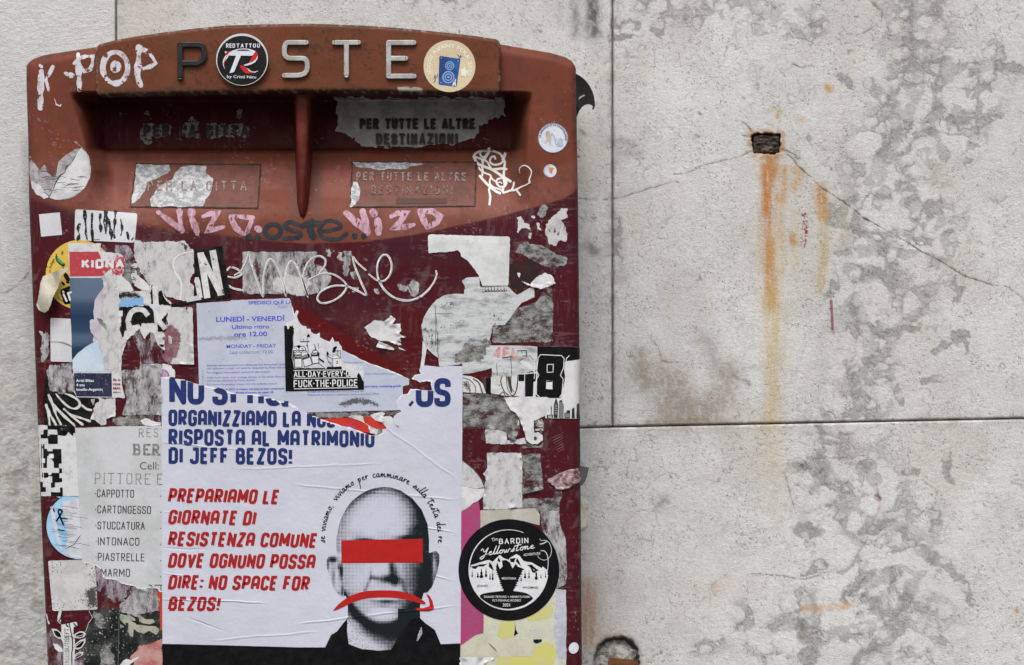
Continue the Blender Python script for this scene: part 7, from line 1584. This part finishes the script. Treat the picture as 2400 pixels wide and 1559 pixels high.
sheet(t, 'paper', ragged(T('L', [(275, 376), (560, 366), (690, 360), (728, 405), (725, 488), (600, 455), (400, 480), (300, 560), (272, 600)]), .8, 6, 3), paper('cream_paper', (.46, .445, .39), (.38, .365, .32), crease=.6, mscale=40), 2.4)
t = lab('paper_strip', 'white torn paper lying under the poster\'s right edge, above the magenta strip', 'torn paper', 'L', 220, 260, group='torn paper remnants on the mailbox')
patch(t, 'paper', T('L', [(120, 190), (240, 212), (312, 208), (298, 270), (262, 300), (190, 350), (120, 390)]), p_torn, 2.6, step=2.1, soft=1, namp=2, seed=137)
t = lab('round_sticker', 'curved edge of a grey worn round sticker beside the poster', 'sticker', 'L', 200, 100)
patch(t, 'paper', T('L', [(120, -10), (150, 5), (215, 55), (275, 125), (310, 200), (240, 212), (120, 190)]), p_residl, 2.3, step=2.1, soft=.8, namp=.6, seed=138)
strokes(t, 'rim', [(T('L', cr([(150, 5), (215, 55), (275, 125), (310, 200)])), 2.2)], i_dgrey, 2.8, cap=False)
t = lab('paper_strip', 'magenta paper strip between the poster and the round mountain badge', 'poster', 'L', 200, 900)
patch(t, 'paper', T('L', [(118, 392), (190, 350), (265, 300), (276, 400), (278, 600), (300, 900), (302, 1310), (250, 1330), (180, 1380), (118, 1402)]), paper('magenta_paper', (.36, .045, .15), (.28, .07, .15), mscale=50, alpha='cov', fuzz=0., specks=.2, speckcol=(.5, .3, .38)), 2.8, step=2.1, soft=.8, namp=1, seed=139)
t = lab('yellow_poster', 'pale poster with large soft yellow shapes below the round mountain badge', 'poster', 'L', 600, 1300)
patch(t, 'paper', T('L', [(295, 900), (700, 960), (925, 976), (928, 1200), (925, 1700), (118, 1700), (118, 1400), (180, 1376), (300, 1305)]), paper('pale_poster_paper', (.53, .53, .40), (.46, .47, .42), mscale=60, alpha='cov', fuzz=0., crease=.4, specks=.3), 2.2, step=2.2, soft=.8, namp=1, seed=140)
m_ye = mat('soft_yellow_print', (.52, .50, .14), (.50, .48, .22), rough=.55, mscale=50, alpha='cov', fuzz=.3)
patch(t, 'yellow_shapes', [T('L', [(440, 1190), (530, 1200), (535, 1280), (560, 1330), (450, 1350), (400, 1330)]), T('L', [(620, 1180), (760, 1120), (810, 1080), (830, 1150), (780, 1190), (640, 1210)]), T('L', [(400, 1480), (500, 1480), (560, 1440), (680, 1420), (760, 1375), (830, 1390), (850, 1450), (820, 1560), (760, 1700), (400, 1700)]), T('L', [(350, 1375), (420, 1370), (440, 1480), (350, 1470)])], m_ye, 2.6, step=2.2, soft=1.4, namp=3, nscale=12, seed=141)
sheet(t, 'black_marks', T('L', [(540, 1215), (545, 1275), (562, 1308), (530, 1325), (538, 1280)]), i_black, 3, thick=0)
patch(t, 'black_marks', [T('L', [(675, 1352), (745, 1350), (740, 1370), (700, 1385), (680, 1375)]), T('L', [(475, 1352), (540, 1350), (520, 1372)]), T('L', [(790, 1230), (800, 1250), (795, 1260)]), T('L', [(868, 1062), (915, 1064), (915, 1068), (868, 1067)])], i_blt, 3, step=1.8, soft=.7, namp=1.2, seed=142)
patch(t, 'blue_grey_column', T('L', [(860, 980), (924, 978), (926, 1280), (925, 1500), (870, 1500), (850, 1400), (830, 1290), (850, 1100)]), mat('pale_blue_grey', (.46, .47, .55), (.36, .37, .42), rough=.6, mscale=60, alpha='cov', fuzz=.1), 2.5, step=2.1, soft=1.2, namp=2, seed=143)
rem('translucent cream strip folded across the yellow poster', 'L', [(128, 1400), (240, 1320), (300, 1305), (340, 1350), (650, 1352), (690, 1400), (670, 1480), (400, 1484), (130, 1486)], paper('translucent_cream', (.50, .49, .40), (.44, .43, .33), mscale=60, alpha='cov', fuzz=.2, crease=.8), 3.2, step=2.1, soft=.8, namp=1, seed=144, lift=None)
sheet(t, 'folded_shadow_mark', T('L', [(335, 1378), (350, 1385), (390, 1420), (405, 1452), (360, 1410)]), mat('painted_fold_shadow', (.2, .2, .18), rough=.7), 3.9, thick=0)  # shadow of the fold, painted as a flat dark shape
rem('white torn corner low beside the poster', 'L', [(120, 1486), (395, 1486), (360, 1510), (310, 1530), (270, 1600), (120, 1640)], p_torn, 3.4, step=2.1, soft=1, namp=2, seed=145)
# mountain badge
t = lab('round_badge', 'large black round sticker with white mountains and pine trees at lower right', 'sticker', 'L', 492, 826)
p_blkv = mat('matt_black_vinyl', (.005, .005, .006), (.008, .008, .009), rough=.5, spec=.08, mscale=60, bump=.15)
bc = T('L', [(492.5, 826)])[0]
sheet(t, 'disc', circle(*bc, 118.2, 96, ry=119), p_blkv, 4.2)
LL = lambda l: T('L', l)
ringc = T('L', [(491, 824)])[0]
strokes(t, 'ring', [(circle(ringc[0], ringc[1], 92.5, 70, ry=93.5, a0=-68, a1=-270), [1.2, 2.4, 3.2, 3.4]), (circle(ringc[0], ringc[1], 92.5, 60, ry=93.5, a0=-270, a1=-352), [3.4, 3.0, 1.6])], i_white, 5.0)
mt = [(205, 790), (240, 780), (270, 770), (320, 755), (345, 750), (370, 765), (400, 735), (425, 712), (450, 735), (490, 750), (500, 735), (550, 706), (575, 720), (600, 755), (630, 765), (665, 768), (700, 790), (740, 812), (750, 800), (785, 830)]
rimb = [(491 + 296 * math.cos(R(a)), 824 + 298 * math.sin(R(a))) for a in range(4, 180, 4)]
sheet(t, 'mountains', LL(mt + rimb), i_white, 4.8, thick=0)
pine = [(385, 740), (400, 770), (430, 780), (420, 810), (445, 820), (440, 790), (430, 760), (500, 780), (520, 810), (560, 770), (590, 790), (550, 830), (590, 850), (560, 870), (600, 880), (570, 905), (590, 915), (555, 935), (570, 945), (535, 970), (528, 985)]
rr_ = lambda s_: random.Random(s_)
def tree_edge(x0, y0, x1, y1, n, amp, seed_):
    q = []; r0 = rr_(seed_)
    for i in range(n * 2 + 1):
        s = i / (2 * n); q.append((x0 + (x1 - x0) * s + (amp * r0.uniform(.5, 1.1) if i % 2 else 0), y0 + (y1 - y0) * s))
    return q
valley = [(405, 770), (395, 800)] + tree_edge(398, 820, 452, 972, 9, -16, 4) + [(450, 985), (528, 985)] + tree_edge(528, 972, 598, 815, 9, 18, 8) + [(560, 800), (545, 780), (520, 815), (500, 770), (470, 750), (440, 755), (445, 800), (425, 820), (412, 790)]
sheet(t, 'valley', LL(valley), p_blkv, 5.2, thick=0)
ridge = [[(205, 800), (240, 795), (270, 785), (330, 780), (300, 800), (260, 800), (240, 820), (220, 815)], [(345, 765), (365, 790), (380, 830), (360, 820), (340, 800)], [(555, 735), (570, 760), (585, 800), (565, 780), (545, 760)], [(630, 790), (665, 785), (690, 810), (720, 830), (700, 835), (660, 810)], [(415, 730), (430, 760), (425, 770), (405, 755)], [(500, 740), (545, 735), (530, 770), (505, 765)], [(650, 795), (700, 850), (670, 845)]]
for i_, q in enumerate(ridge): sheet(t, 'ridge_shade', LL(q), p_blkv, 5.2, thick=0)
for i_, (cx, cy, h, w) in enumerate(((285, 810, 78, 34), (258, 835, 50, 20), (320, 800, 80, 20), (370, 820, 85, 16), (215, 815, 66, 12), (615, 830, 60, 20), (645, 820, 70, 14), (700, 815, 86, 26), (690, 800, 40, 14), (770, 835, 50, 10), (735, 850, 40, 12), (350, 850, 50, 14), (585, 870, 40, 14))):
    l = [(cx, cy)] + [(cx + w * .5 * (j / 6) * (1.15 if j % 2 else .55), cy + h * j / 6) for j in range(1, 7)] + [(cx - w * .5 * (j / 6) * (1.15 if j % 2 else .55), cy + h * j / 6) for j in range(6, 0, -1)]
    sheet(t, 'pine', LL(l), p_blkv, 5.3 + i_ * .02, thick=0)
sheet(t, 'lake', LL(cr([(272, 1025), (300, 1005), (380, 992), (450, 985), (528, 985), (620, 1000), (668, 1030), (672, 1048), (640, 1072), (600, 1095), (491, 1121), (380, 1100), (300, 1055)], 3, True)), p_blkv, 5.4, thick=0)
def lt(s, u, v, h, w, bold=0., m=i_white, rot=0, sp=1., nm='lettering'):
    x, y = T('L', [(u, v)])[0]; text(t, nm, s, x, y, h * .31, m, 5.8, width=w * .31, bold=bold, rot=rot, spacing=sp)
strokes(t, 'lettering', glyph_lines('BARDIN', *T('L', [(417, 590)])[0], 12.6, total=69, sw=.15, gap=.28, font=GA, rot=-2), i_white, 5.8, width=2.3)
lt('The', 366, 612, 26, 44, rot=-14)
yl = []
for l in cursive('Yellowstone', 7.6, 128):
    c0, s0 = math.cos(R(-8.5)), math.sin(R(-8.5)); x0_, y0_ = T('L', [(278, 722)])[0]
    yl.append([(x0_ + (a + b * .28) * c0 + b * s0, y0_ + (a + b * .28) * s0 - b * c0) for a, b in l])
strokes(t, 'lettering', yl, i_white, 5.8, width=2.1)
lt('ADVENTURE', 603, 722, 18, 130, rot=-6, bold=.01); lt('MONTANA', 438, 898, 17, 110, bold=.012); lt('IDAHO', 252, 955, 17, 80, bold=.012, m=i_black); lt('WYOMING', 597, 968, 17, 116, bold=.012, m=i_black)
lt('GRAND TETONS + HENRY\'S FORK', 302, 1037, 16, 352, bold=.008); lt('FLY-FISHING RODEO', 368, 1065, 17, 216, bold=.008); lt('2021', 445, 1101, 22, 56, bold=.02)
strokes(t, 'fishing_line', [(cr(LL([(725, 590), (740, 605), (770, 602), (800, 625), (815, 680), (800, 730), (760, 752), (720, 735), (712, 715)])), 1.1), (cr(LL([(730, 630), (755, 625), (775, 612)])), 2.2), (cr(LL([(735, 680), (765, 685), (785, 720), (790, 770), (785, 830)])), 1.6)], i_white, 5.8)
# cellophane and things at the right edge
m_cel = mat('cellophane', (.36, .26, .28), (.11, .04, .05), rough=.15, spec=.8, mscale=240, alpha='cov', fuzz=1.3, bump=1., bscale=120, bdist=.004, crease=1.2)
t = lab('cellophane_scrap', 'crumpled clear cellophane scrap stuck across the right edge', 'plastic scrap', 'L', 920, 140)
patch(t, 'film', T('L', [(778, 152), (860, 100), (960, 65), (1010, 55), (1030, 90), (1032, 150), (980, 190), (900, 222), (855, 215), (830, 190)]), m_cel, 3, step=2, soft=2, namp=3, nscale=8, seed=151, lift=lambda x, y: .0015 * fbm(x / 6, y / 6, 9, 3))

def flap3d(parent, name, pts, Y0, Y1, m, thick=.0006, n=10, curl=.0):
    """small stiff flap standing off the edge of the box, Y varies across it"""
    xs = [p[0] for p in pts]; xa, xb = min(xs), max(xs)
    q = ragged(pts, .3, 3, 2)
    x = np.array([p[0] for p in q]); y = np.array([p[1] for p in q])
    s = (x - xa) / (xb - xa); Y = Y0 + (Y1 - Y0) * s + curl * np.sin(math.pi * s)
    fr = P(x, y, Y); bk = P(x, y, Y + thick); N = len(q)
    f = [tuple(a) for a in tess([q])]; ff = []
    for a in f:
        nn = np.cross(fr[a[1]] - fr[a[0]], fr[a[2]] - fr[a[0]])[1]
        a = a if nn < 0 else a[::-1]; ff.append(a); ff.append(tuple(N + i for i in a[::-1]))
    ff += [(i, (i + 1) % N, (i + 1) % N + N, i + N) for i in range(N)]
    return link_mesh(name, np.concatenate([fr, bk]), ff, m, parent)
t = lab('black_flap', 'stiff black hooked sticker flap sticking out past the top right edge', 'sticker', 'B', 2160, 700, Y=.02)
m_bf = mat('black_flap_film', (.008, .008, .008), (.018, .018, .018), rough=.4, spec=.15, mscale=60)
flap3d(t, 'film', T('B', cr([(2080, 550), (2140, 585), (2190, 640), (2225, 710), (2235, 770), (2236, 805), (2225, 828), (2212, 822), (2222, 812), (2212, 797), (2185, 788), (2150, 800), (2120, 835), (2100, 880), (2078, 900)], 3)), .006, .035, m_bf, curl=-.004)
strokes(t, 'white_line', [(T('B', cr([(2100, 770), (2120, 740), (2155, 720)])), [4.5, 4, 3.5])], mat('flap_grey_line', (.30, .30, .30), rough=.5), 0, base=.0125)
t = lab('black_tape_end', 'dark grey tape end sticking out past the right edge beside the cellophane', 'tape', 'L', 1065, 110, Y=.03)
flap3d(t, 'tape', T('L', [(1020, 35), (1060, 45), (1102, 52), (1090, 90), (1085, 120), (1065, 165), (1042, 190), (1020, 185)]), .012, .04, mat('dark_tape', (.035, .038, .045), (.06, .06, .065), rough=.4, coat=.2), curl=-.003)
t = lab('foam_strip', 'cream strip of foam bulging from behind the right edge of the box', 'foam strip', 'L', 1070, 400, Y=.06)
def lump():
    ys = np.linspace(T('L', [(0, 262)])[0][1], T('L', [(0, 700)])[0][1], 60); V = []; k = 14
    for y in ys:
        v_ = (y - 1080) / .30988
        w = np.interp(v_, [262, 290, 320, 500, 530, 560, 700], [2, 14, 20, 19, 9, 8, 1]) ; x0 = 1360 + np.interp(v_, [262, 700], [0, 2])
        w = w * (1 + .16 * (float(fbm(y / 9, 1., 6, 3)) - .5))
        for c in range(k):
            a = math.pi * c / (k - 1); V.append(P(np.array(x0 - 2 + w * math.sin(a)), np.array(y + 2 * (float(fbm(y / 5, c, 8, 2)) - .5)), np.array(.05 - .016 * math.cos(a) * min(1, w / 14))))
    return link_mesh('foam', np.array(V), grid_faces(k, 60), mat('cream_foam', (.56, .54, .48), (.44, .42, .36), rough=.8, mscale=120, bump=.8, bscale=140, bdist=.002), t, smooth=True)
lump()
strokes(box, 'glint_scratch', [(T('L', [(1038, 600), (1030, 700), (1018, 890)]), [.8, 1.8, 1]), (T('L', [(1030, 500), (1008, 535)]), 1.2)] + [(T('H', [(1590 + 12 * i, 1240 + 22 * i), (1650 + 12 * i, 1210 + 22 * i), (1720, 1175 + 24 * i)]), [.4, .9, .3]) for i in range(7)] + [(T('E', [(1690, 1140), (1770, 1145)]), .8), (T('E', [(1820, 1270), (1850, 1400)]), .8), (T('E', [(1230, 1020), (1250, 1050)]), .8)], mat('scratch_and_glint', (.34, .20, .20), (.2, .08, .08), rough=.5, mscale=300, wear=.2), .5, cap=False)  # scratches, plus edge glints painted as pale strokes

# ---------------------------------------------------------------- lower left
t = lab('pixel_sticker', 'black and white sticker of coarse square blocks, at the lower left edge', 'sticker', 'I', 270, 460)
PXP = T('I', [(150, 140), (490, 142), (500, 400), (520, 785), (378, 785), (178, 783), (170, 600), (158, 300)])
patch(t, 'paper', PXP, paper('pixel_paper', (.56, .56, .57), (.34, .345, .37), mscale=60, mlo=.5, mhi=.72, alpha='cov', fuzz=.1, specks=.3), 2.4, step=2.2, soft=.7, namp=.6, seed=161)
i_px = mat('block_black', (.006, .006, .007), (.014, .014, .014), spec=.06, rough=.5, mscale=140)
for q in ([(235, 142), (380, 142), (400, 240), (330, 232), (322, 182), (238, 180)], [(200, 182), (240, 180), (240, 224), (330, 228), (330, 312), (245, 312), (240, 262), (176, 262), (174, 226), (200, 224)], [(158, 312), (208, 314), (210, 356), (362, 358), (365, 490), (340, 492), (340, 530), (165, 528)],
          [(166, 572), (242, 572), (342, 575), (342, 532), (368, 533), (370, 575), (345, 578), (345, 620), (370, 622), (370, 655), (345, 660), (305, 662), (305, 705), (268, 708), (268, 665), (222, 662), (222, 620), (170, 615)], [(172, 655), (195, 655), (195, 702), (222, 704), (222, 745), (176, 748)], [(268, 748), (350, 750), (350, 706), (374, 706), (376, 785), (268, 785)]):
    sheet(t, 'block', T('I', q), i_px, 3.0, thick=0)
for q in ([(250, 402), (292, 402), (294, 442), (252, 442)], [(182, 442), (215, 444), (214, 484), (184, 482)], [(222, 618), (264, 618), (264, 660), (222, 660)]): sheet(t, 'white_block', T('I', q), i_white, 3.4, thick=0)
patch(t, 'torn_black', T('I', [(380, 142), (488, 142), (488, 210), (460, 240), (420, 200), (400, 240), (380, 210)]), i_blt, 3.0, step=2, soft=2, namp=6, nscale=7, seed=162)
t = lab('round_sticker', 'pale blue round sticker with dark edge and cracked white print, half under the flyer', 'sticker', 'I', 400, 1060)
blc = circle(186, 1232, 78, 80, ry=79)
cl_ = [p for p in blc if p[1] > 1165 and p[0] < 200]
cl_ = sorted(cl_, key=lambda p: math.atan2(p[1] - 1232, p[0] - 186) % (2 * math.pi))
sheet(t, 'disc', [(200, 1312)] + cl_ + [(132, 1164), (200, 1164)], mat('pale_blue_paper', (.26, .46, .66), (.34, .52, .68), rough=.5, mscale=50, specks=.1), 2.4)
strokes(t, 'rim', [([(x, y) for x, y in circle(186, 1232, 78, 80, ry=79, a0=100, a1=238)], 1.6)], i_black, 3)
patch(t, 'white_print', [T('I', [(260, 885), (285, 870), (310, 960), (330, 1100), (375, 1270), (355, 1285), (310, 1150), (270, 960)]), T('I', [(380, 830), (560, 800), (560, 1350), (480, 1345), (400, 1270), (420, 1150), (395, 1000), (375, 900)]), T('I', [(350, 1300), (470, 1250), (560, 1240), (560, 1352), (480, 1345), (370, 1300)])], paper('white_print', (.54, .55, .59), (.44, .45, .50), mscale=70, alpha='cov', fuzz=.2), 2.9, step=2.1, soft=.8, namp=1.6, seed=163)
strokes(t, 'print_mark', [(cr(T('I', [(318, 1010), (350, 960), (368, 920), (345, 905), (335, 930), (355, 980), (380, 1040)])), 4.2), (T('I', [(370, 985), (415, 990)]), 3), (T('I', [(290, 900), (298, 925)]), 3.2), (T('I', [(335, 1088), (388, 1098)]), 2.6)], i_black, 3.4)
random.seed(5); hl = []
for k_ in range(26):
    y0 = 800 + 22 * k_ + random.uniform(-6, 6); x0 = random.uniform(230, 400); w_ = random.uniform(80, 260)
    hl.append((T('I', [(x0 + j * w_ / 6, y0 + j * w_ / 40 + random.uniform(-5, 5)) for j in range(7)]), .6))
hl.append((T('I', [(535, 1140), (500, 1190), (480, 1220), (440, 1240), (400, 1265)]), 1.2)); hl.append((T('I', [(430, 1240), (480, 1260), (485, 1345)]), 1.))
strokes(t, 'cracks', [h for h in hl if all(math.hypot(p[0] - 186, p[1] - 1232) < 76 for p in h[0])], i_hair, 3.4, cap=False, jitter=.5)

t = lab('flyer', 'off-white tradesman flyer with thin black lettering, torn along its foot, tucked under the poster', 'flyer', 'I', 900, 800)
FL = T('I', [(487, 168), (700, 160), (900, 150), (1100, 150), (1300, 152), (1300, 400), (1300, 800), (1300, 1300)]) + T('J', [(1440, 800), (1400, 802), (1370, 772), (1290, 768), (1200, 772), (1130, 745), (1060, 730), (1010, 720), (950, 682), (900, 676), (860, 672), (830, 655), (815, 600), (790, 560), (750, 535), (730, 540), (690, 515), (650, 512), (612, 512)]) + T('I', [(540, 1200), (520, 800), (500, 400)])
sheet(t, 'paper', ragged(FL, .7, 7, 12), p_flyer, 3.2)
strokes(t, 'torn_edge', [(ragged(FL[8:27], .8, 3, 29, closed=False), 2.0)], MATS['torn_core_white'], 3.6, jitter=1.)
RS = dict(serif=.11, gap=.42, font=GA)
strokes(t, 'lettering', glyph_lines('REST', *T('I', [(1066, 170)])[0], 20.5, total=63, sw=.07, rot=.5, **RS), i_grey, 3.8, width=1.7, cap=False, clip=[(300, 900), (381, 900), (381, 1500), (300, 1500)], step=1.5)
strokes(t, 'lettering', glyph_lines('BERT', *T('I', [(1016, 308)])[0], 28, total=84, sw=.2, serif=.2, gap=.3, font=GA, rot=.5), i_grey, 3.8, width=5.2, cap=False, clip=[(300, 900), (381, 900), (381, 1500), (300, 1500)], step=1.5)
text(t, 'lettering', 'Cell:', *T('I', [(1068, 543)])[0], 18, i_dgrey, 3.8, width=46, bold=-.004)
strokes(t, 'lettering', glyph_lines('PITTORE E', *T('I', [(668, 572)])[0], 25.5, total=157, sw=.06, rot=1.0, **RS), i_grey, 3.8, width=1.8, cap=False)
for s_, u_, v_, w_ in (('CAPPOTTO', 686, 723, 334), ('CARTONGESSO', 690, 868, 484), ('STUCCATURA', 692, 1013, 426), ('INTONACO', 695, 1157, 374), ('PIASTRELLE', 695, 1298, 419), ('MARMO', 722, 1440, 262)):
    x_, y_ = T('I', [(u_, v_)])[0]
    strokes(t, 'lettering', glyph_lines(s_, x_, y_, 18.6, total=w_ * .25873, sw=.11, gap=.24, font=GA, rot=.8), i_dgrey, 3.8, width=2.2, clip=FL if s_ == 'MARMO' else None, step=1.5 if s_ == 'MARMO' else None)
    if s_ != 'MARMO': sheet(t, 'bullet', circle(x_ - 4.4, y_ + 9.6, 1.4, 8), i_dgrey, 3.8, thick=0)
for i in range(6): sheet(t, 'bullet', circle(376.6, 1163 + 37.8 * i, 1.4, 8), i_dgrey, 3.8, thick=0)
text(t, 'lettering', 'DITTE', *T('J', [(1275, 790)])[0], 13, i_dgrey, 3.8, width=44, bold=.02, clip=FL)

t = lab('square_sticker', 'square pale worn sticker with rounded corners and dark flecks, under the torn flyer foot', 'sticker', 'J', 520, 740)
sheet(t, 'paper', roundrect(T('J', [(269, 492), (600, 484), (735, 488), (752, 620), (770, 985), (315, 1000)]), 5), p_aged, 3.0 - .4)
patch(t, 'flecks', T('J', [(640, 780), (740, 770), (750, 930), (680, 940)]), mat('dark_flecks', (.06, .06, .06), rough=.7, alpha='cov', fuzz=3.2, fscale=1100), 2.9, step=2, soft=8, namp=8, seed=165)
glue('J', [(745, 535), (790, 560), (830, 650), (862, 672), (862, 830), (820, 850), (775, 780), (755, 650)], p_residp, 1.2, step=2, soft=2, namp=4, nscale=8, seed=166)
glue('J', [(866, 670), (950, 680), (1065, 735), (1075, 850), (1010, 910), (930, 910), (870, 860)], p_residp, 1.2, step=2, soft=4, namp=7, nscale=10, seed=167)
rem('rough grey remnant under the flyer foot, above the dark photo poster', 'J', [(1075, 745), (1200, 775), (1290, 772), (1385, 800), (1395, 1000), (1280, 1010), (1150, 1050), (990, 1000), (985, 930), (1060, 880), (1110, 830)], p_resid, 2.2, step=2.1, soft=1.6, namp=4, nscale=9, seed=168)
t = lab('paper_strip', 'narrow orange-red paper strip along the poster\'s lower left edge', 'torn paper', 'J', 1400, 990, group='torn paper remnants on the mailbox')
sheet(t, 'paper', T('J', [(1368, 795), (1425, 795), (1428, 1190), (1402, 1196), (1396, 1000)]), mat('orange_red_paper', (.44, .055, .025), (.38, .045, .022), rough=.55, mscale=50), 2.6)
t = lab('dark_poster', 'dark photo poster with leaf shapes and a pink patch, at the bottom left', 'poster', 'J', 1050, 1300)
patch(t, 'paper', T('J', [(680, 990), (985, 975), (990, 995), (1120, 1030), (1395, 1010), (1400, 1190), (1430, 1200), (1432, 1800), (560, 1800), (640, 1546), (620, 1300), (655, 1200), (690, 1110), (718, 1060)]), mat('dark_photo', (.010, .012, .012), (.075, .08, .078), spec=.08, rough=.5, mscale=60, mlo=.42, mhi=.75, alpha='cov', fuzz=.1, specks=.4, speckcol=(.35, .35, .33), sscale=500, bump=.4), 1.8, step=2.2, soft=.8, namp=1, seed=170)
m_lf = mat('khaki_leaf_print', (.36, .36, .29), (.22, .22, .19), rough=.5, mscale=90, specks=.4, alpha='cov', fuzz=.1)
patch(t, 'leaf_shapes', [T('Q', [(1445, 150), (1560, 180), (1600, 150), (1720, 240), (1730, 280), (1640, 280), (1740, 330), (1700, 400), (1680, 590), (1620, 560), (1590, 450), (1600, 320), (1520, 300), (1540, 350), (1480, 300), (1440, 260)]), T('Q', [(1660, 180), (1820, 170), (1900, 250), (2060, 250), (2085, 310), (1990, 350), (1880, 330), (1800, 290), (1780, 220)]), T('Q', [(1660, 370), (1740, 350), (1960, 370), (2100, 380), (2180, 440), (2110, 540), (1980, 470), (1880, 520), (1750, 480), (1680, 420)]), T('Q', [(1440, 340), (1500, 380), (1480, 405), (1440, 390)])], m_lf, 2.4, step=1.8, soft=.8, namp=1, seed=171)
patch(t, 'pink_patch', T('Q', [(1620, 960), (1700, 850), (1850, 740), (2000, 710), (2100, 680), (2225, 640), (2228, 1400), (1500, 1400), (1700, 1050)]), mat('pink_flesh_print', (.36, .10, .10), (.44, .26, .23), rough=.45, mscale=50, alpha='cov', fuzz=.6), 2.5, step=2.2, soft=5, namp=8, nscale=16, seed=172)
for fl_ in [T('Q', [(1430, 1110), (1500, 1010), (1560, 985), (1640, 1010), (1780, 940), (1790, 965), (1640, 1070), (1560, 1200), (1400, 1200)]), T('Q', [(1050, 495), (1100, 485), (1065, 530)]), T('Q', [(1815, 560), (1840, 545), (1820, 580)])]: patch(t, 'white_flake', fl_, p_torn, 3, step=1.8, soft=.8, namp=1.5, seed=173)
patch(t, 'grey_smoke', [T('Q', [(1110, 740), (1280, 700), (1200, 860), (1340, 900), (1330, 1300), (1110, 1300), (1060, 850)]), T('Q', [(950, 120), (1100, 130), (1200, 300), (1050, 420), (960, 300)])], p_residd, 2.3, step=2.1, soft=4, namp=8, seed=174)
strokes(t, 'fold', [(T('J', [(988, 990), (982, 1300), (975, 1560)]), 1.2)], mat('fold_line', (.12, .14, .14), rough=.5), 2.8)
glue('J', [(250, 1230), (330, 1180), (430, 1240), (640, 1330), (650, 1800), (262, 1800)], p_residp, 1.0, step=2.2, soft=5, namp=8, nscale=14, seed=175)
t = lab('leaf_sticker', 'white sticker of a leafy black twig with vertical lettering, at the bottom left edge', 'sticker', 'Q', 480, 700)
LEAF = [[(165, 430), (260, 435), (340, 500), (380, 600), (300, 620), (220, 560)], [(560, 590), (600, 520), (690, 475), (770, 480), (808, 525), (770, 580), (690, 605), (610, 600)], [(560, 800), (600, 720), (690, 640), (798, 605), (795, 680), (730, 780), (650, 810)], [(190, 705), (270, 705), (350, 780), (390, 850), (300, 860), (230, 800)], [(570, 960), (620, 890), (700, 855), (755, 860), (740, 920), (660, 960), (590, 1000)]]
stem = T('Q', [(345, 350), (480, 330), (620, 295), (645, 330), (640, 410), (600, 380), (575, 400), (570, 520), (600, 640), (590, 1000), (600, 1400), (390, 1400), (385, 700), (345, 620), (350, 450)])
patch(t, 'paper', [stem] + [T('Q', l) for l in LEAF], paper('leaf_sticker_paper', (.58, .58, .57), (.50, .50, .50), mscale=80, alpha='cov', fuzz=0.), 3.0, step=1.6, soft=.7, namp=.5, seed=176)
def shrink(l, k): 
    cx = sum(p[0] for p in l) / len(l); cy = sum(p[1] for p in l) / len(l); return [(cx + (p[0] - cx) * k, cy + (p[1] - cy) * k) for p in l]
for i_, l in enumerate(LEAF):
    if i_ == 3: continue
    sheet(t, 'leaf', T('Q', shrink(l, .68)), i_black, 3.6, thick=0)
    tip = max(l, key=lambda p: abs(p[0] - 480)); root = min(l, key=lambda p: abs(p[0] - 480))
    strokes(t, 'leaf_vein', [(T('Q', [root, tip]), 1.2)], i_white, 4.0)
strokes(t, 'twig', [(cr(T('Q', [(495, 330), (520, 460), (550, 600), (555, 780), (540, 900), (545, 1100)])), 2.4), (T('Q', [(553, 610), (600, 575)]), 1.6), (T('Q', [(548, 810), (600, 760)]), 1.6), (T('Q', [(510, 560), (545, 590)]), 1.6), (T('Q', [(580, 330), (640, 395)]), 3), (T('Q', [(440, 350), (470, 390)]), 3.4)], i_black, 3.8)
for s_, v_, w_ in (('EFT', 590, 22), ('SUTISS', 850, 36), ('ERGESS', 1110, 34)):
    x_, y_ = T('Q', [(492, v_)])[0]; text(t, 'lettering', s_, x_, y_, 11, i_blackw if v_ < 900 else i_grey, 3.7, width=w_, rot=-90, bold=-.005)
t = lab('torn_sticker', 'thin white outlined scrap hanging under the square worn sticker', 'sticker', 'Q', 320, 210)
patch(t, 'paper', T('Q', [(305, 92), (360, 96), (340, 180), (352, 220), (352, 340), (310, 330), (272, 285), (280, 190)]), MATS['leaf_sticker_paper'], 1.6, step=1.6, soft=.7, namp=.4, seed=177)
strokes(t, 'marks', [(T('Q', [(355, 130), (340, 200), (350, 320)]), 1.8), (T('Q', [(330, 230), (300, 290), (345, 325)]), 2.2)], i_black, 2.2)
glue('Q', [(55, 130), (80, 150), (110, 280), (135, 320), (115, 365), (95, 330)], p_torn, 1.0, step=1.8, soft=.8, namp=1, seed=178, label='white paper sliver at the left edge')
strokes(box, 'outline_remnant', [(T('Q', [(860, 90), (890, 150), (925, 215), (880, 290), (850, 320)]), 1.2), (T('Q', [(850, 330), (820, 430), (790, 490)]), 1.0)], p_wl, 2.4)
